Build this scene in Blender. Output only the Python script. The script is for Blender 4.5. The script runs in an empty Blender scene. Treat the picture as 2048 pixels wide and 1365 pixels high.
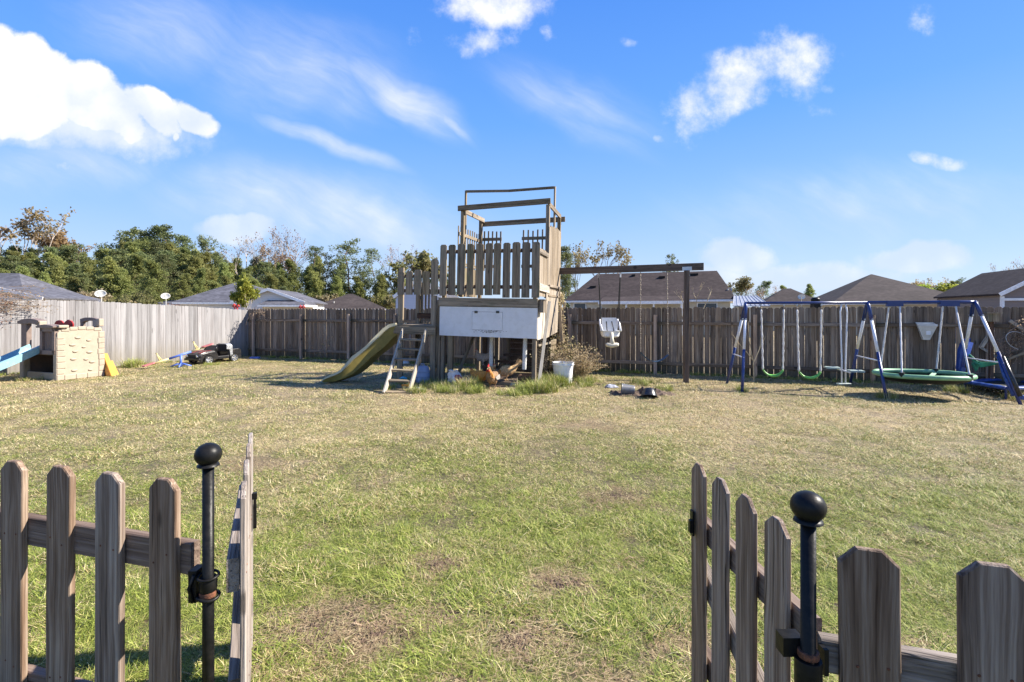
import bpy, bmesh, math, random
import numpy as np
from mathutils import Vector, Matrix, Euler, noise as mnoise
R = math.radians
random.seed(7)
rnd = random.random
def ru(a, b): return a + (b - a) * rnd()
scene = bpy.context.scene
C = scene.collection

# ------------------------------------------------------------------ camera
H = 1.7
cam = bpy.data.objects.new('camera', bpy.data.cameras.new('camera'))
C.objects.link(cam)
cam.location = (0, 0, H)
cam.rotation_euler = (R(90), 0, 0)
cam.data.sensor_width = 36
cam.data.lens = 1000 / 2048 * 36
cam.data.shift_y = -57.5 / 2048
cam.data.clip_start = 0.05
cam.data.clip_end = 3000
scene.camera = cam

# ------------------------------------------------------------------ light
SUN_EL, SUN_AZ = 38.0, 5.0            # azimuth counted from +X towards +Y
sun = bpy.data.objects.new('sun', bpy.data.lights.new('sun', 'SUN'))
C.objects.link(sun)
sun.data.energy = 4.4
sun.data.angle = R(0.55)
sun.data.color = (1.0, 0.93, 0.82)
sdir = Vector((math.cos(R(SUN_EL)) * math.cos(R(SUN_AZ)), math.cos(R(SUN_EL)) * math.sin(R(SUN_AZ)), math.sin(R(SUN_EL))))
sun.rotation_euler = sdir.to_track_quat('Z', 'Y').to_euler()
scene.view_settings.view_transform = 'Standard'
scene.view_settings.look = 'None'
scene.view_settings.exposure = 1.47
scene.view_settings.gamma = 1
scene.view_settings.use_curve_mapping = False
scene.render.engine = 'CYCLES'
scene.cycles.max_bounces = 6
scene.cycles.diffuse_bounces = 3
scene.cycles.transparent_max_bounces = 12
scene.cycles.use_denoising = True

# ------------------------------------------------------------------ node helpers
class NT:
    """small wrapper to write node graphs tersely"""
    def __init__(s, tree): s.t = tree; s.n = tree.nodes; s.l = tree.links
    def new(s, typ, **kw):
        n = s.n.new(typ)
        for k, v in kw.items(): setattr(n, k, v)
        return n
    def put(s, sock, v):
        if isinstance(v, bpy.types.NodeSocket): s.l.new(v, sock)
        elif isinstance(v, (tuple, list, Vector)):
            v = tuple(v)
            if len(sock.default_value) == 4 and len(v) == 3: v = v + (1,)
            sock.default_value = v
        else: sock.default_value = v
    def math(s, op, a, b=0.0, c=0.0, clamp=False):
        n = s.new('ShaderNodeMath', operation=op, use_clamp=clamp)
        s.put(n.inputs[0], a); s.put(n.inputs[1], b); s.put(n.inputs[2], c)
        return n.outputs[0]
    def vmath(s, op, a, b=(0, 0, 0)):
        n = s.new('ShaderNodeVectorMath', operation=op)
        s.put(n.inputs[0], a)
        if op == 'SCALE': s.put(n.inputs['Scale'], b)
        else: s.put(n.inputs[1], b)
        return n.outputs['Value'] if op in ('LENGTH', 'DOT_PRODUCT') else n.outputs[0]
    def xyz(s, x, y, z):
        n = s.new('ShaderNodeCombineXYZ')
        for i, v in enumerate((x, y, z)): s.put(n.inputs[i], v)
        return n.outputs[0]
    def sep(s, v):
        n = s.new('ShaderNodeSeparateXYZ'); s.put(n.inputs[0], v); return n.outputs
    def noise(s, vec, scale=5, detail=4, rough=.55, dist=0):
        n = s.new('ShaderNodeTexNoise')
        s.put(n.inputs['Vector'], vec); s.put(n.inputs['Scale'], scale); s.put(n.inputs['Detail'], detail)
        s.put(n.inputs['Roughness'], rough); s.put(n.inputs['Distortion'], dist)
        return n.outputs[0]
    def ramp(s, fac, stops, interp='LINEAR'):
        n = s.new('ShaderNodeValToRGB'); cr = n.color_ramp; cr.interpolation = interp
        while len(cr.elements) < len(stops): cr.elements.new(.5)
        for e, (p, c) in zip(cr.elements, stops):
            e.position = p; e.color = (tuple(c) + (1,))[:4] if not isinstance(c, (int, float)) else (c, c, c, 1)
        s.put(n.inputs[0], fac)
        return n.outputs[0]
    def mr(s, v, a, b, c=0.0, d=1.0, smooth=True):
        n = s.new('ShaderNodeMapRange', interpolation_type='SMOOTHSTEP' if smooth else 'LINEAR')
        for i, x in enumerate((v, a, b, c, d)): s.put(n.inputs[i], x)
        return n.outputs[0]
    def mix(s, f, a, b, mode='MIX'):
        n = s.new('ShaderNodeMix', data_type='RGBA', blend_type=mode)
        s.put(n.inputs[0], f); s.put(n.inputs[6], a); s.put(n.inputs[7], b)
        return n.outputs[2]

# ------------------------------------------------------------------ sky
world = bpy.data.worlds.new('World'); scene.world = world; world.use_nodes = True
w = NT(world.node_tree)
for n in list(w.n): w.n.remove(n)
sky = w.new('ShaderNodeTexSky', sky_type='NISHITA')
sky.sun_disc = False
sky.sun_elevation = R(SUN_EL)
sky.sun_rotation = R(90 - SUN_AZ)
sky.altitude = 50
sky.air_density = 1.0
sky.dust_density = 0.35
sky.ozone_density = 2.6
hs = w.new('ShaderNodeHueSaturation')
w.put(hs.inputs['Saturation'], 1.18); w.put(hs.inputs['Value'], .8); w.put(hs.inputs['Hue'], .505)
w.l.new(sky.outputs[0], hs.inputs['Color'])
d = w.new('ShaderNodeTexCoord').outputs['Generated']
dx, dy, dz = w.sep(d)
front = w.mr(dy, .12, .3)
iy = w.math('DIVIDE', 1.0, w.math('MAXIMUM', dy, .12))
U = w.math('MULTIPLY', dx, iy); V = w.math('MULTIPLY', dz, iy)
uv = w.xyz(U, V, 0.0)
warp = w.new('ShaderNodeTexNoise'); w.put(warp.inputs['Vector'], uv); w.put(warp.inputs['Scale'], 5.0); w.put(warp.inputs['Detail'], 4.0)
uvw = w.vmath('ADD', uv, w.vmath('SCALE', w.vmath('SUBTRACT', warp.outputs['Color'], (.5, .5, .5)), .085))
def blob(px, py, hw, hh, ang=0, src=None, power=1.0):
    """soft ellipse of sky around one bearing; hw, hh in thousandths of the tangent"""
    q = w.vmath('SUBTRACT', src or uvw, ((px - 1024) / 1000, (625 - py) / 1000, 0))
    if ang:
        r_ = w.new('ShaderNodeVectorRotate', rotation_type='Z_AXIS'); w.put(r_.inputs['Vector'], q); w.put(r_.inputs['Angle'], R(ang)); q = r_.outputs[0]
    q = w.vmath('MULTIPLY', q, (1000 / hw, 1000 / hh, 0))
    return w.math('MULTIPLY', w.mr(w.vmath('LENGTH', q), 0.0, 1.0, 1.0, 0.0), power)
def mx(lst):
    o = lst[0]
    for b in lst[1:]: o = w.math('MAXIMUM', o, b)
    return o
nz = w.noise(uv, 8, 11, .64)
nz_low = w.noise(uv, 3.2, 5, .5)
cum = mx([blob(20, 150, 300, 160, 16, power=1.35), blob(170, 190, 260, 120, 22, power=1.3), blob(300, 215, 170, 70, 32, power=1.15), blob(385, 232, 105, 62, 25, power=1.2), blob(350, 265, 26, 35, power=.8), blob(60, 245, 260, 80, power=.8)])
puff = mx([blob(985, 0, 200, 90, power=1.25), blob(970, 82, 130, 65, power=1.0), blob(1100, 60, 30, 28, power=.7), blob(832, 60, 40, 50, power=.52),
           blob(1480, 160, 250, 95, -14, power=1.05), blob(1585, 130, 150, 130, power=1.05), blob(1375, 205, 140, 115, -20, power=1.0), blob(1315, 272, 30, 20, power=.75),
           blob(1660, 190, 50, 25, power=.6), blob(1640, 235, 60, 28, power=.55), blob(1870, 318, 85, 32, 10, power=.62), blob(2000, 250, 50, 22, power=.5), blob(1265, 75, 40, 20, power=.5), blob(1840, 40, 60, 60, power=.42), blob(140, 335, 90, 20, power=.75), blob(560, 560, 1, 1)])
low = mx([blob(475, 452, 135, 42, power=1.1), blob(1470, 510, 130, 62, power=1.0), blob(1620, 550, 330, 50, power=.9), blob(1840, 520, 190, 50, power=.95), blob(1420, 560, 190, 50, power=.8)])
nc = w.mr(nz, .34, .66, smooth=False)
def wisp(b, amp, lo, hi, k=1.0):
    return w.mr(w.math('ADD', w.math('MULTIPLY', b, k), w.math('MULTIPLY', w.math('SUBTRACT', nc, .52), w.math('MULTIPLY', w.mr(b, 0.0, .3), amp))), lo, hi)
def edge(b, amp, lo, hi):
    t = w.math('ADD', b, w.math('MULTIPLY', w.math('SUBTRACT', nz, .5), amp))
    return w.mr(t, lo, hi)
vor = w.new('ShaderNodeTexVoronoi', feature='SMOOTH_F1'); w.put(vor.inputs['Vector'], uvw); w.put(vor.inputs['Scale'], 13.0); w.put(vor.inputs['Smoothness'], .35)
lobes = w.math('MULTIPLY', w.math('SUBTRACT', .42, vor.outputs['Distance']), .55)
a_cum = w.mr(w.math('ADD', w.math('ADD', cum, lobes), w.math('MULTIPLY', w.math('SUBTRACT', nz, .5), .9)), .38, .62)
a_puff = w.math('MULTIPLY', wisp(puff, 1.15, .16, 1.5), 1.0)
a_low = w.math('MULTIPLY', wisp(low, .35, .18, .62), .62)
a_soft = w.math('MULTIPLY', wisp(mx([blob(150, 245, 400, 105, 8), blob(30, 215, 300, 110)]), .5, .05, .8), .8)
# fibrous high cloud
r1 = w.new('ShaderNodeVectorRotate', rotation_type='Z_AXIS'); w.put(r1.inputs['Vector'], uvw); w.put(r1.inputs['Angle'], R(28))
fib = w.noise(w.vmath('MULTIPLY', r1.outputs[0], (2.2, 11, 1)), 1.6, 7, .6)
cir = mx([blob(655, 285, 260, 34, 25, power=.85), blob(800, 190, 250, 72, 34, power=.9), blob(560, 190, 330, 130, 15, power=.36), blob(900, 250, 110, 22, 42, power=.7), blob(1180, 260, 260, 60, 24, power=.42), blob(640, 420, 600, 130, 10, power=.75), blob(1700, 420, 700, 160, -4, power=.5), blob(330, 60, 400, 160, 10, power=.5), blob(600, 130, 420, 200, 12, power=.55), blob(1150, 200, 330, 110, 18, power=.5), blob(120, 330, 420, 100, 0, power=.6)])
a_cir = w.math('MULTIPLY', w.mr(w.math('MULTIPLY', cir, w.math('ADD', w.math('MULTIPLY', fib, 1.3), .12)), .05, .9), .8)
# plain scattered cloud round the rest of the sky, outside the part in view
gen = w.noise(w.vmath('MULTIPLY', d, (1, 1, 2.5)), 2.2, 8, .6)
a_gen = w.math('MULTIPLY', w.mr(gen, .56, .72), .7)
a_front = w.math('MAXIMUM', w.math('MAXIMUM', w.math('MAXIMUM', a_cum, a_soft), a_puff), w.math('MAXIMUM', a_low, a_cir))
alpha = w.math('ADD', w.math('MULTIPLY', a_front, front), w.math('MULTIPLY', a_gen, w.math('SUBTRACT', 1.0, front)))
shade = w.mr(w.math('ADD', w.math('ADD', w.math('MULTIPLY', nz_low, .35), w.math('MULTIPLY', nz, .4)), w.math('ADD', w.math('MULTIPLY', V, .45), w.math('MULTIPLY', lobes, .5))), .36, .66)
ccol = w.mix(shade, (2.75, 3.1, 3.7), (4.0, 4.0, 4.05))
grad = w.ramp(w.math('MAXIMUM', dz, 0.0), [(0.0, (.22, .275, .36)), (.07, (.195, .262, .375)), (.2, (.118, .214, .385)), (.35, (.062, .162, .378)), (.55, (.034, .115, .355)), (1.0, (.014, .05, .23))])
grad = w.vmath('SCALE', grad, 10.0)
skyb = w.mix(.9, hs.outputs[0], grad)
skyc = w.mix(alpha, skyb, ccol)
bg = w.new('ShaderNodeBackground'); w.put(bg.inputs['Color'], skyc); w.put(bg.inputs['Strength'], .1)
wo = w.new('ShaderNodeOutputWorld'); w.l.new(bg.outputs[0], wo.inputs[0])
world.cycles.sampling_method = 'MANUAL'; world.cycles.sample_map_resolution = 512

# ------------------------------------------------------------------ materials
MATS = {}
def newmat(name):
    m = bpy.data.materials.new(name); m.use_nodes = True
    t = NT(m.node_tree)
    b = t.n['Principled BSDF']
    MATS[name] = m
    return m, t, b
def bump(t, b, h, strength=.3, dist=.01):
    n = t.new('ShaderNodeBump'); t.put(n.inputs['Height'], h); n.inputs['Strength'].default_value = strength; n.inputs['Distance'].default_value = dist
    t.l.new(n.outputs[0], b.inputs['Normal'])
def randoff(t, vec, k=13.0):
    r = t.new('ShaderNodeObjectInfo').outputs['Random']
    return t.vmath('ADD', vec, t.xyz(t.math('MULTIPLY', r, k), t.math('MULTIPLY', r, k * 1.7), t.math('MULTIPLY', r, k * 2.3))), r
def wood(name, dark, mid, light, g=1.0, contrast=1.0, bmp=.5, var=.35, stain=None, sheen=.75, knots=True, blot=.6, low=None):
    """weathered timber; the grain runs along local Z"""
    m, t, b = newmat(name)
    oc = t.new('ShaderNodeTexCoord').outputs['Object']
    p, r = randoff(t, oc)
    bend = t.noise(t.vmath('MULTIPLY', p, (6, 6, 1.6)), 1, 2)
    pw = t.vmath('ADD', p, t.xyz(t.math('MULTIPLY', t.math('SUBTRACT', bend, .5), .05 / g), t.math('MULTIPLY', t.math('SUBTRACT', bend, .5), .02), 0.0))
    fine = t.noise(t.vmath('MULTIPLY', pw, (150 * g, 150 * g, 3 * g)), 1, 4, .6)
    ring = t.noise(t.vmath('MULTIPLY', pw, (42 * g, 42 * g, .9 * g)), 1, 3, .5)
    broad = t.noise(t.vmath('MULTIPLY', p, (9, 9, 1.1)), 1, 3, .5)
    f = t.math('ADD', t.math('MULTIPLY', fine, .40), t.math('ADD', t.math('MULTIPLY', ring, .42), t.math('MULTIPLY', broad, .18 * 1)))
    f = t.mr(f, .5 - .17 / contrast, .5 + .17 / contrast, smooth=False)
    col = t.ramp(f, [(0.0, dark), (.45, mid), (1.0, light)])
    crack = t.mr(t.noise(t.vmath('MULTIPLY', pw, (95 * g, 95 * g, 1.4 * g)), 1, 2, .4), .66, .71)
    col = t.mix(t.math('MULTIPLY', crack, .75), col, tuple(c * .35 for c in dark))
    bl = t.mr(t.noise(t.vmath('MULTIPLY', p, (5, 5, 1.8)), 1, 4, .6), .48, .75)
    col = t.mix(t.math('MULTIPLY', bl, blot), col, stain or tuple(c * .55 for c in mid))
    if knots:
        vo = t.new('ShaderNodeTexVoronoi'); t.put(vo.inputs['Vector'], t.vmath('MULTIPLY', p, (7, 2, 2.2))); t.put(vo.inputs['Scale'], 1.0)
        k = t.mr(vo.outputs['Distance'], .07, .13, 1.0, 0.0)
        col = t.mix(t.math('MULTIPLY', k, .7), col, tuple(c * .5 for c in dark))
    if low:      # green and brown growth near the ground
        z = t.sep(oc)[2]
        lf = t.math('MULTIPLY', t.mr(t.math('ADD', z, t.math('MULTIPLY', broad, -.35)), -.15, .28, 1.0, 0.0), .75)
        col = t.mix(lf, col, low)
    hsn = t.new('ShaderNodeHueSaturation'); t.put(hsn.inputs['Color'], col)
    t.put(hsn.inputs['Value'], t.math('ADD', 1 - var / 2, t.math('MULTIPLY', r, var)))
    t.put(hsn.inputs['Saturation'], t.math('ADD', .85, t.math('MULTIPLY', t.math('FRACT', t.math('MULTIPLY', r, 7.3)), .35)))
    t.l.new(hsn.outputs[0], b.inputs['Base Color'])
    b.inputs['Roughness'].default_value = sheen
    b.inputs['Specular IOR Level'].default_value = .25
    bump(t, b, t.math('SUBTRACT', f, t.math('MULTIPLY', crack, 1.2)), bmp, .004)
    return m
def plain(name, col, rough=.5, metal=0.0, var=.12, nscale=6, bmp=0.0, dirt=None, dirtamt=.4, spec=.5, fine=0):
    m, t, b = newmat(name)
    oc = t.new('ShaderNodeTexCoord').outputs['Object']
    p, r = randoff(t, oc)
    n = t.noise(p, nscale, 5, .6)
    c = t.mix(t.mr(n, .3, .7), tuple(x * (1 - var) for x in col), tuple(min(1, x * (1 + var)) for x in col))
    if dirt:
        n2 = t.noise(t.vmath('ADD', p, (3.1, 9, 2)), nscale * 1.7, 6, .65)
        c = t.mix(t.math('MULTIPLY', t.mr(n2, .45, .75), dirtamt), c, dirt)
    if fine:
        n3 = t.noise(p, fine, 3, .6)
        c = t.mix(t.mr(n3, .35, .7, 0.0, .5), c, tuple(x * .45 for x in col))
    t.l.new(c, b.inputs['Base Color'])
    t.l.new(t.math('ADD', rough - .06, t.math('MULTIPLY', n, .12)), b.inputs['Roughness'])
    b.inputs['Metallic'].default_value = metal
    b.inputs['Specular IOR Level'].default_value = spec
    if bmp: bump(t, b, n, bmp, .01)
    return m
wood('picket_wood', (.062, .037, .024), (.20, .138, .098), (.40, .32, .25), g=1.0, contrast=1.12, bmp=.8, blot=.5)
wood('picket_wood_pale', (.10, .08, .065), (.24, .20, .17), (.40, .35, .31), g=1.0, contrast=1.2, bmp=.8, blot=.45)
wood('rail_wood', (.045, .028, .022), (.15, .105, .08), (.27, .21, .17), g=.8, bmp=.7)
wood('fence_back_wood', (.065, .045, .030), (.195, .145, .105), (.33, .265, .20), g=.55, contrast=1.25, bmp=.5, var=.6, low=(.05, .05, .03))
wood('fence_left_wood', (.15, .138, .132), (.275, .26, .255), (.375, .36, .355), g=.5, contrast=1.3, bmp=.5, var=.42, blot=.3, low=(.22, .195, .155))
wood('fence_post_wood', (.15, .095, .065), (.38, .27, .19), (.52, .40, .30), g=.6, bmp=.4)
wood('tower_wood', (.066, .048, .031), (.21, .163, .112), (.37, .305, .22), g=.6, bmp=.5, var=.45, stain=(.10, .11, .06))
wood('tower_wood_warm', (.09, .068, .047), (.25, .20, .145), (.40, .335, .26), g=.6, bmp=.5, var=.6)
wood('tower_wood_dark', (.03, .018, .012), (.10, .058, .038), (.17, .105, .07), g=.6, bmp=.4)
wood('beam_wood', (.05, .035, .028), (.13, .098, .078), (.21, .165, .135), g=.6, bmp=.4)
wood('ladder_wood', (.16, .13, .10), (.38, .33, .26), (.56, .50, .41), g=.6, bmp=.4)
plain('painted_panel', (.70, .70, .72), .6, 0, var=.04, nscale=5, dirt=(.5, .48, .44), dirtamt=.3, bmp=.15)
wood('painted_worn', (.22, .19, .16), (.46, .42, .36), (.62, .58, .52), g=.35, contrast=1.2, bmp=.3, var=.1, blot=.5, stain=(.25, .19, .13))
plain('hinge_metal', (.06, .06, .055), .6, .4)
plain('galvanised', (.55, .56, .58), .45, .7, dirt=(.35, .33, .3))
plain('black_metal', (.009, .009, .009), .4, .0, var=.3, nscale=30, dirt=(.035, .028, .022), dirtamt=.35, bmp=.15, spec=.18)
plain('rust_metal', (.16, .06, .03), .8, .2, var=.5, nscale=60, dirt=(.03, .02, .018), dirtamt=.8, bmp=.5)
plain('blue_metal', (.010, .030, .145), .32, 0, var=.1, nscale=8, dirt=(.05, .07, .16), dirtamt=.35, spec=.6)
plain('white_metal', (.72, .72, .74), .4, 0, var=.06, nscale=12, dirt=(.45, .42, .38), dirtamt=.35)
plain('white_plastic', (.80, .80, .80), .4, 0, var=.04, nscale=8, dirt=(.55, .52, .45), dirtamt=.35)
plain('ivory_plastic', (.62, .57, .45), .45, 0, var=.1, nscale=9, dirt=(.4, .35, .25))
plain('grey_plastic', (.30, .31, .35), .5, 0, var=.1, nscale=7)
plain('rope_white', (.66, .64, .62), .8, 0, var=.15, nscale=40, dirt=(.35, .30, .25), dirtamt=.7)
plain('chain_metal', (.30, .26, .22), .5, .6, var=.4, nscale=50)
plain('blue_strap', (.04, .08, .13), .5)
plain('pot_grey', (.13, .135, .15), .4, 0, dirt=(.07, .06, .05), dirtamt=.7)
plain('rope_black', (.015, .015, .015), .8)
plain('green_plastic', (.16, .46, .08), .4, 0, var=.1, nscale=9, dirt=(.1, .3, .07))
plain('green_pad', (.17, .36, .20), .5, 0, var=.18, nscale=7, dirt=(.30, .42, .26), dirtamt=.5)
plain('green_cloth', (.02, .20, .11), .55, 0, var=.3, nscale=7)
plain('black_net', (.012, .014, .012), .8)
plain('grey_green_seat', (.38, .46, .42), .5, 0, nscale=7)
plain('blue_pad', (.010, .045, .21), .4, 0, var=.25, nscale=9, dirt=(.08, .16, .4), dirtamt=.5)
plain('blue_pad_pale', (.16, .25, .68), .4, 0, var=.2, nscale=9)
plain('slide_cream', (.62, .56, .38), .42, 0, var=.06, nscale=5, dirt=(.5, .45, .28), dirtamt=.4)
plain('slide_yellow', (.25, .19, .045), .5, 0, var=.15, nscale=5, dirt=(.14, .11, .02), dirtamt=.6)
plain('pvc', (.74, .73, .71), .4, dirt=(.5, .47, .42))
plain('wire', (.16, .14, .12), .6, .3)
plain('playhouse_stone', (.36, .30, .225), .65, 0, var=.07, nscale=7, bmp=.25, dirt=(.44, .36, .26), dirtamt=.35)
plain('playhouse_brown', (.20, .145, .12), .6, 0, var=.1, nscale=8, dirt=(.3, .24, .2), dirtamt=.3)
plain('playhouse_dark', (.09, .055, .035), .7, 0, var=.3, nscale=5)
plain('playhouse_blue', (.23, .42, .46), .38, 0, var=.05, nscale=6, dirt=(.45, .62, .66), dirtamt=.4)
plain('red_plastic', (.30, .02, .02), .45)
plain('faded_red', (.50, .16, .16), .55, 0, var=.15, nscale=9)
plain('seesaw_yellow', (.66, .55, .24), .5)
plain('seesaw_blue', (.10, .18, .60), .45, 0, dirt=(.3, .36, .6), dirtamt=.4)
plain('orange_plastic', (.72, .32, .05), .45, 0, dirt=(.5, .22, .05))
plain('car_black', (.014, .014, .016), .3, 0, var=.2, nscale=9, dirt=(.09, .075, .06), dirtamt=.45)
plain('car_red', (.20, .02, .025), .35)
plain('chrome', (.62, .62, .63), .25, .8, var=.2, nscale=20)
plain('tyre', (.02, .02, .02), .8)
plain('silver_vinyl', (.45, .46, .48), .3, .5, var=.4, nscale=18, bmp=.5)
plain('tote_blue', (.24, .29, .42), .45, 0, var=.08)
plain('bag_white', (.62, .58, .56), .3, 0, var=.1, nscale=14)
plain('bag_red', (.33, .07, .07), .35, 0, var=.3, nscale=14)
plain('toy_blue', (.05, .38, .62), .4)
plain('bowl_black', (.02, .022, .026), .28, 0, dirt=(.1, .09, .08), dirtamt=.5)
plain('hen_buff', (.72, .46, .22), .8, 0, var=.3, nscale=16, bmp=.6, fine=60)
plain('hen_orange', (.62, .25, .04), .75, 0, var=.25, nscale=26, bmp=.6, fine=70)
plain('hen_pale', (.56, .46, .40), .8, 0, var=.25, nscale=16, bmp=.6, fine=60)
plain('hen_grey', (.34, .31, .28), .8, 0, var=.3, nscale=20, bmp=.5, fine=60)
plain('hen_brown', (.24, .14, .07), .8, 0, var=.4, nscale=20, bmp=.6, fine=60)
plain('hen_dark', (.05, .04, .03), .7, 0, var=.3, nscale=26)
plain('comb_red', (.45, .02, .02), .5)
plain('leg_yellow', (.50, .36, .12), .6)
plain('soil', (.085, .055, .038), .95, 0, var=.5, nscale=14, bmp=.9, dirt=(.20, .14, .10), dirtamt=.7)
plain('eye_black', (.01, .01, .01), .2)
# houses
def shingle(name, a, b_, rowz=.10):
    m, t, b = newmat(name)
    oc = t.new('ShaderNodeTexCoord').outputs['Object']
    x, y, z = t.sep(oc)
    row = t.math('FRACT', t.math('MULTIPLY', z, 1 / rowz))
    rid = t.math('FLOOR', t.math('MULTIPLY', z, 1 / rowz))
    cell = t.noise(t.xyz(t.math('MULTIPLY', x, 3.2), t.math('MULTIPLY', y, 3.2), t.math('MULTIPLY', rid, 5.3)), 1, 1)
    big = t.noise(t.vmath('MULTIPLY', oc, (.5, .5, 2.5)), 1, 4, .6)
    c = t.mix(t.mr(cell, .3, .7), a, b_)
    c = t.mix(t.mr(big, .35, .7, 0.0, .55), c, tuple(q * .6 for q in a))
    c = t.mix(t.mr(row, .0, .22, .55, 0.0), c, tuple(q * .3 for q in a))
    t.l.new(c, b.inputs['Base Color']); b.inputs['Roughness'].default_value = .9
    b.inputs['Specular IOR Level'].default_value = .2
    bump(t, b, row, .5, .02)
shingle('shingle_brown', (.048, .036, .034), (.076, .058, .053))
shingle('shingle_grey', (.085, .085, .10), (.14, .14, .165))
shingle('shingle_taupe', (.05, .04, .038), (.077, .062, .058))
def siding(name, c0, pitch=.15):
    m, t, b = newmat(name)
    z = t.sep(t.new('ShaderNodeTexCoord').outputs['Object'])[2]
    row = t.math('FRACT', t.math('MULTIPLY', z, 1 / pitch))
    c = t.mix(t.mr(row, .0, .14, .45, 0.0), c0, tuple(q * .5 for q in c0))
    t.l.new(c, b.inputs['Base Color']); b.inputs['Roughness'].default_value = .7
    bump(t, b, row, .4, .02)
siding('siding_cream', (.62, .56, .44)); siding('siding_white', (.72, .70, .68)); siding('siding_grey', (.22, .18, .165)); siding('siding_tan', (.56, .49, .37)); siding('siding_blue', (.50, .54, .66))
plain('trim_white', (.80, .80, .80), .5)
plain('window_glass', (.05, .06, .07), .1)
plain('roof_metal', (.42, .43, .45), .45, .4, nscale=3)
plain('dish_grey', (.60, .58, .52), .4)
plain('bark', (.17, .115, .085), .95, 0, var=.4, nscale=9, bmp=.6)
plain('bark_pale', (.36, .30, .25), .9, 0, var=.3, nscale=9, bmp=.4)
plain('twig', (.22, .16, .12), .9, 0, var=.3)
plain('twig_pale', (.46, .38, .24), .9, 0, var=.3)
plain('straw_stem', (.46, .37, .22), .9, 0, var=.35, nscale=9)
plain('ribbon_red', (.60, .03, .02), .6)
def leafmat(name, a, b_, c_, trans=.48, hue=.02):
    m, t, b = newmat(name)
    at = t.new('ShaderNodeAttribute'); at.attribute_name = 'rnd'
    rr = t.new('ShaderNodeObjectInfo').outputs['Random']
    pos = t.new('ShaderNodeNewGeometry').outputs['Position']
    n = t.noise(pos, .7, 3, .6)
    f = t.math('ADD', t.math('MULTIPLY', at.outputs['Fac'], .6), t.math('MULTIPLY', n, .4))
    c = t.ramp(f, [(0.1, a), (.5, b_), (.9, c_)])
    h = t.new('ShaderNodeHueSaturation'); t.put(h.inputs['Color'], c)
    t.put(h.inputs['Hue'], t.math('ADD', .5 - hue, t.math('MULTIPLY', rr, 2 * hue)))
    t.put(h.inputs['Value'], t.math('ADD', .75, t.math('MULTIPLY', t.math('FRACT', t.math('MULTIPLY', rr, 5.1)), .5)))
    t.l.new(h.outputs[0], b.inputs['Base Color']); b.inputs['Roughness'].default_value = .6
    b.inputs['Specular IOR Level'].default_value = .25
    tr = t.new('ShaderNodeBsdfTranslucent'); t.l.new(h.outputs[0], tr.inputs['Color'])
    mx_ = t.new('ShaderNodeMixShader'); mx_.inputs[0].default_value = trans
    t.l.new(b.outputs[0], mx_.inputs[1]); t.l.new(tr.outputs[0], mx_.inputs[2])
    out = [x for x in t.n if x.type == 'OUTPUT_MATERIAL'][0]
    t.l.new(mx_.outputs[0], out.inputs['Surface'])
leafmat('pine_needles', (.17, .19, .06), (.26, .28, .09), (.38, .385, .14))
leafmat('pine_needles_dark', (.11, .14, .055), (.17, .20, .08), (.25, .275, .12))
leafmat('leaves_rust', (.19, .11, .06), (.32, .20, .11), (.42, .30, .18), hue=.03)
leafmat('leaves_tan', (.22, .15, .075), (.34, .25, .12), (.45, .36, .20))
leafmat('leaves_olive', (.13, .13, .05), (.21, .20, .08), (.32, .27, .12))
leafmat('leaves_bright', (.13, .17, .03), (.27, .31, .05), (.52, .50, .09))
leafmat('leaves_yellowgreen', (.18, .22, .03), (.28, .32, .05), (.40, .42, .08))
leafmat('litter', (.17, .11, .06), (.34, .25, .14), (.58, .46, .28), trans=.1)
leafmat('brush_dry', (.26, .19, .12), (.44, .34, .21), (.62, .52, .35))
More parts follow.
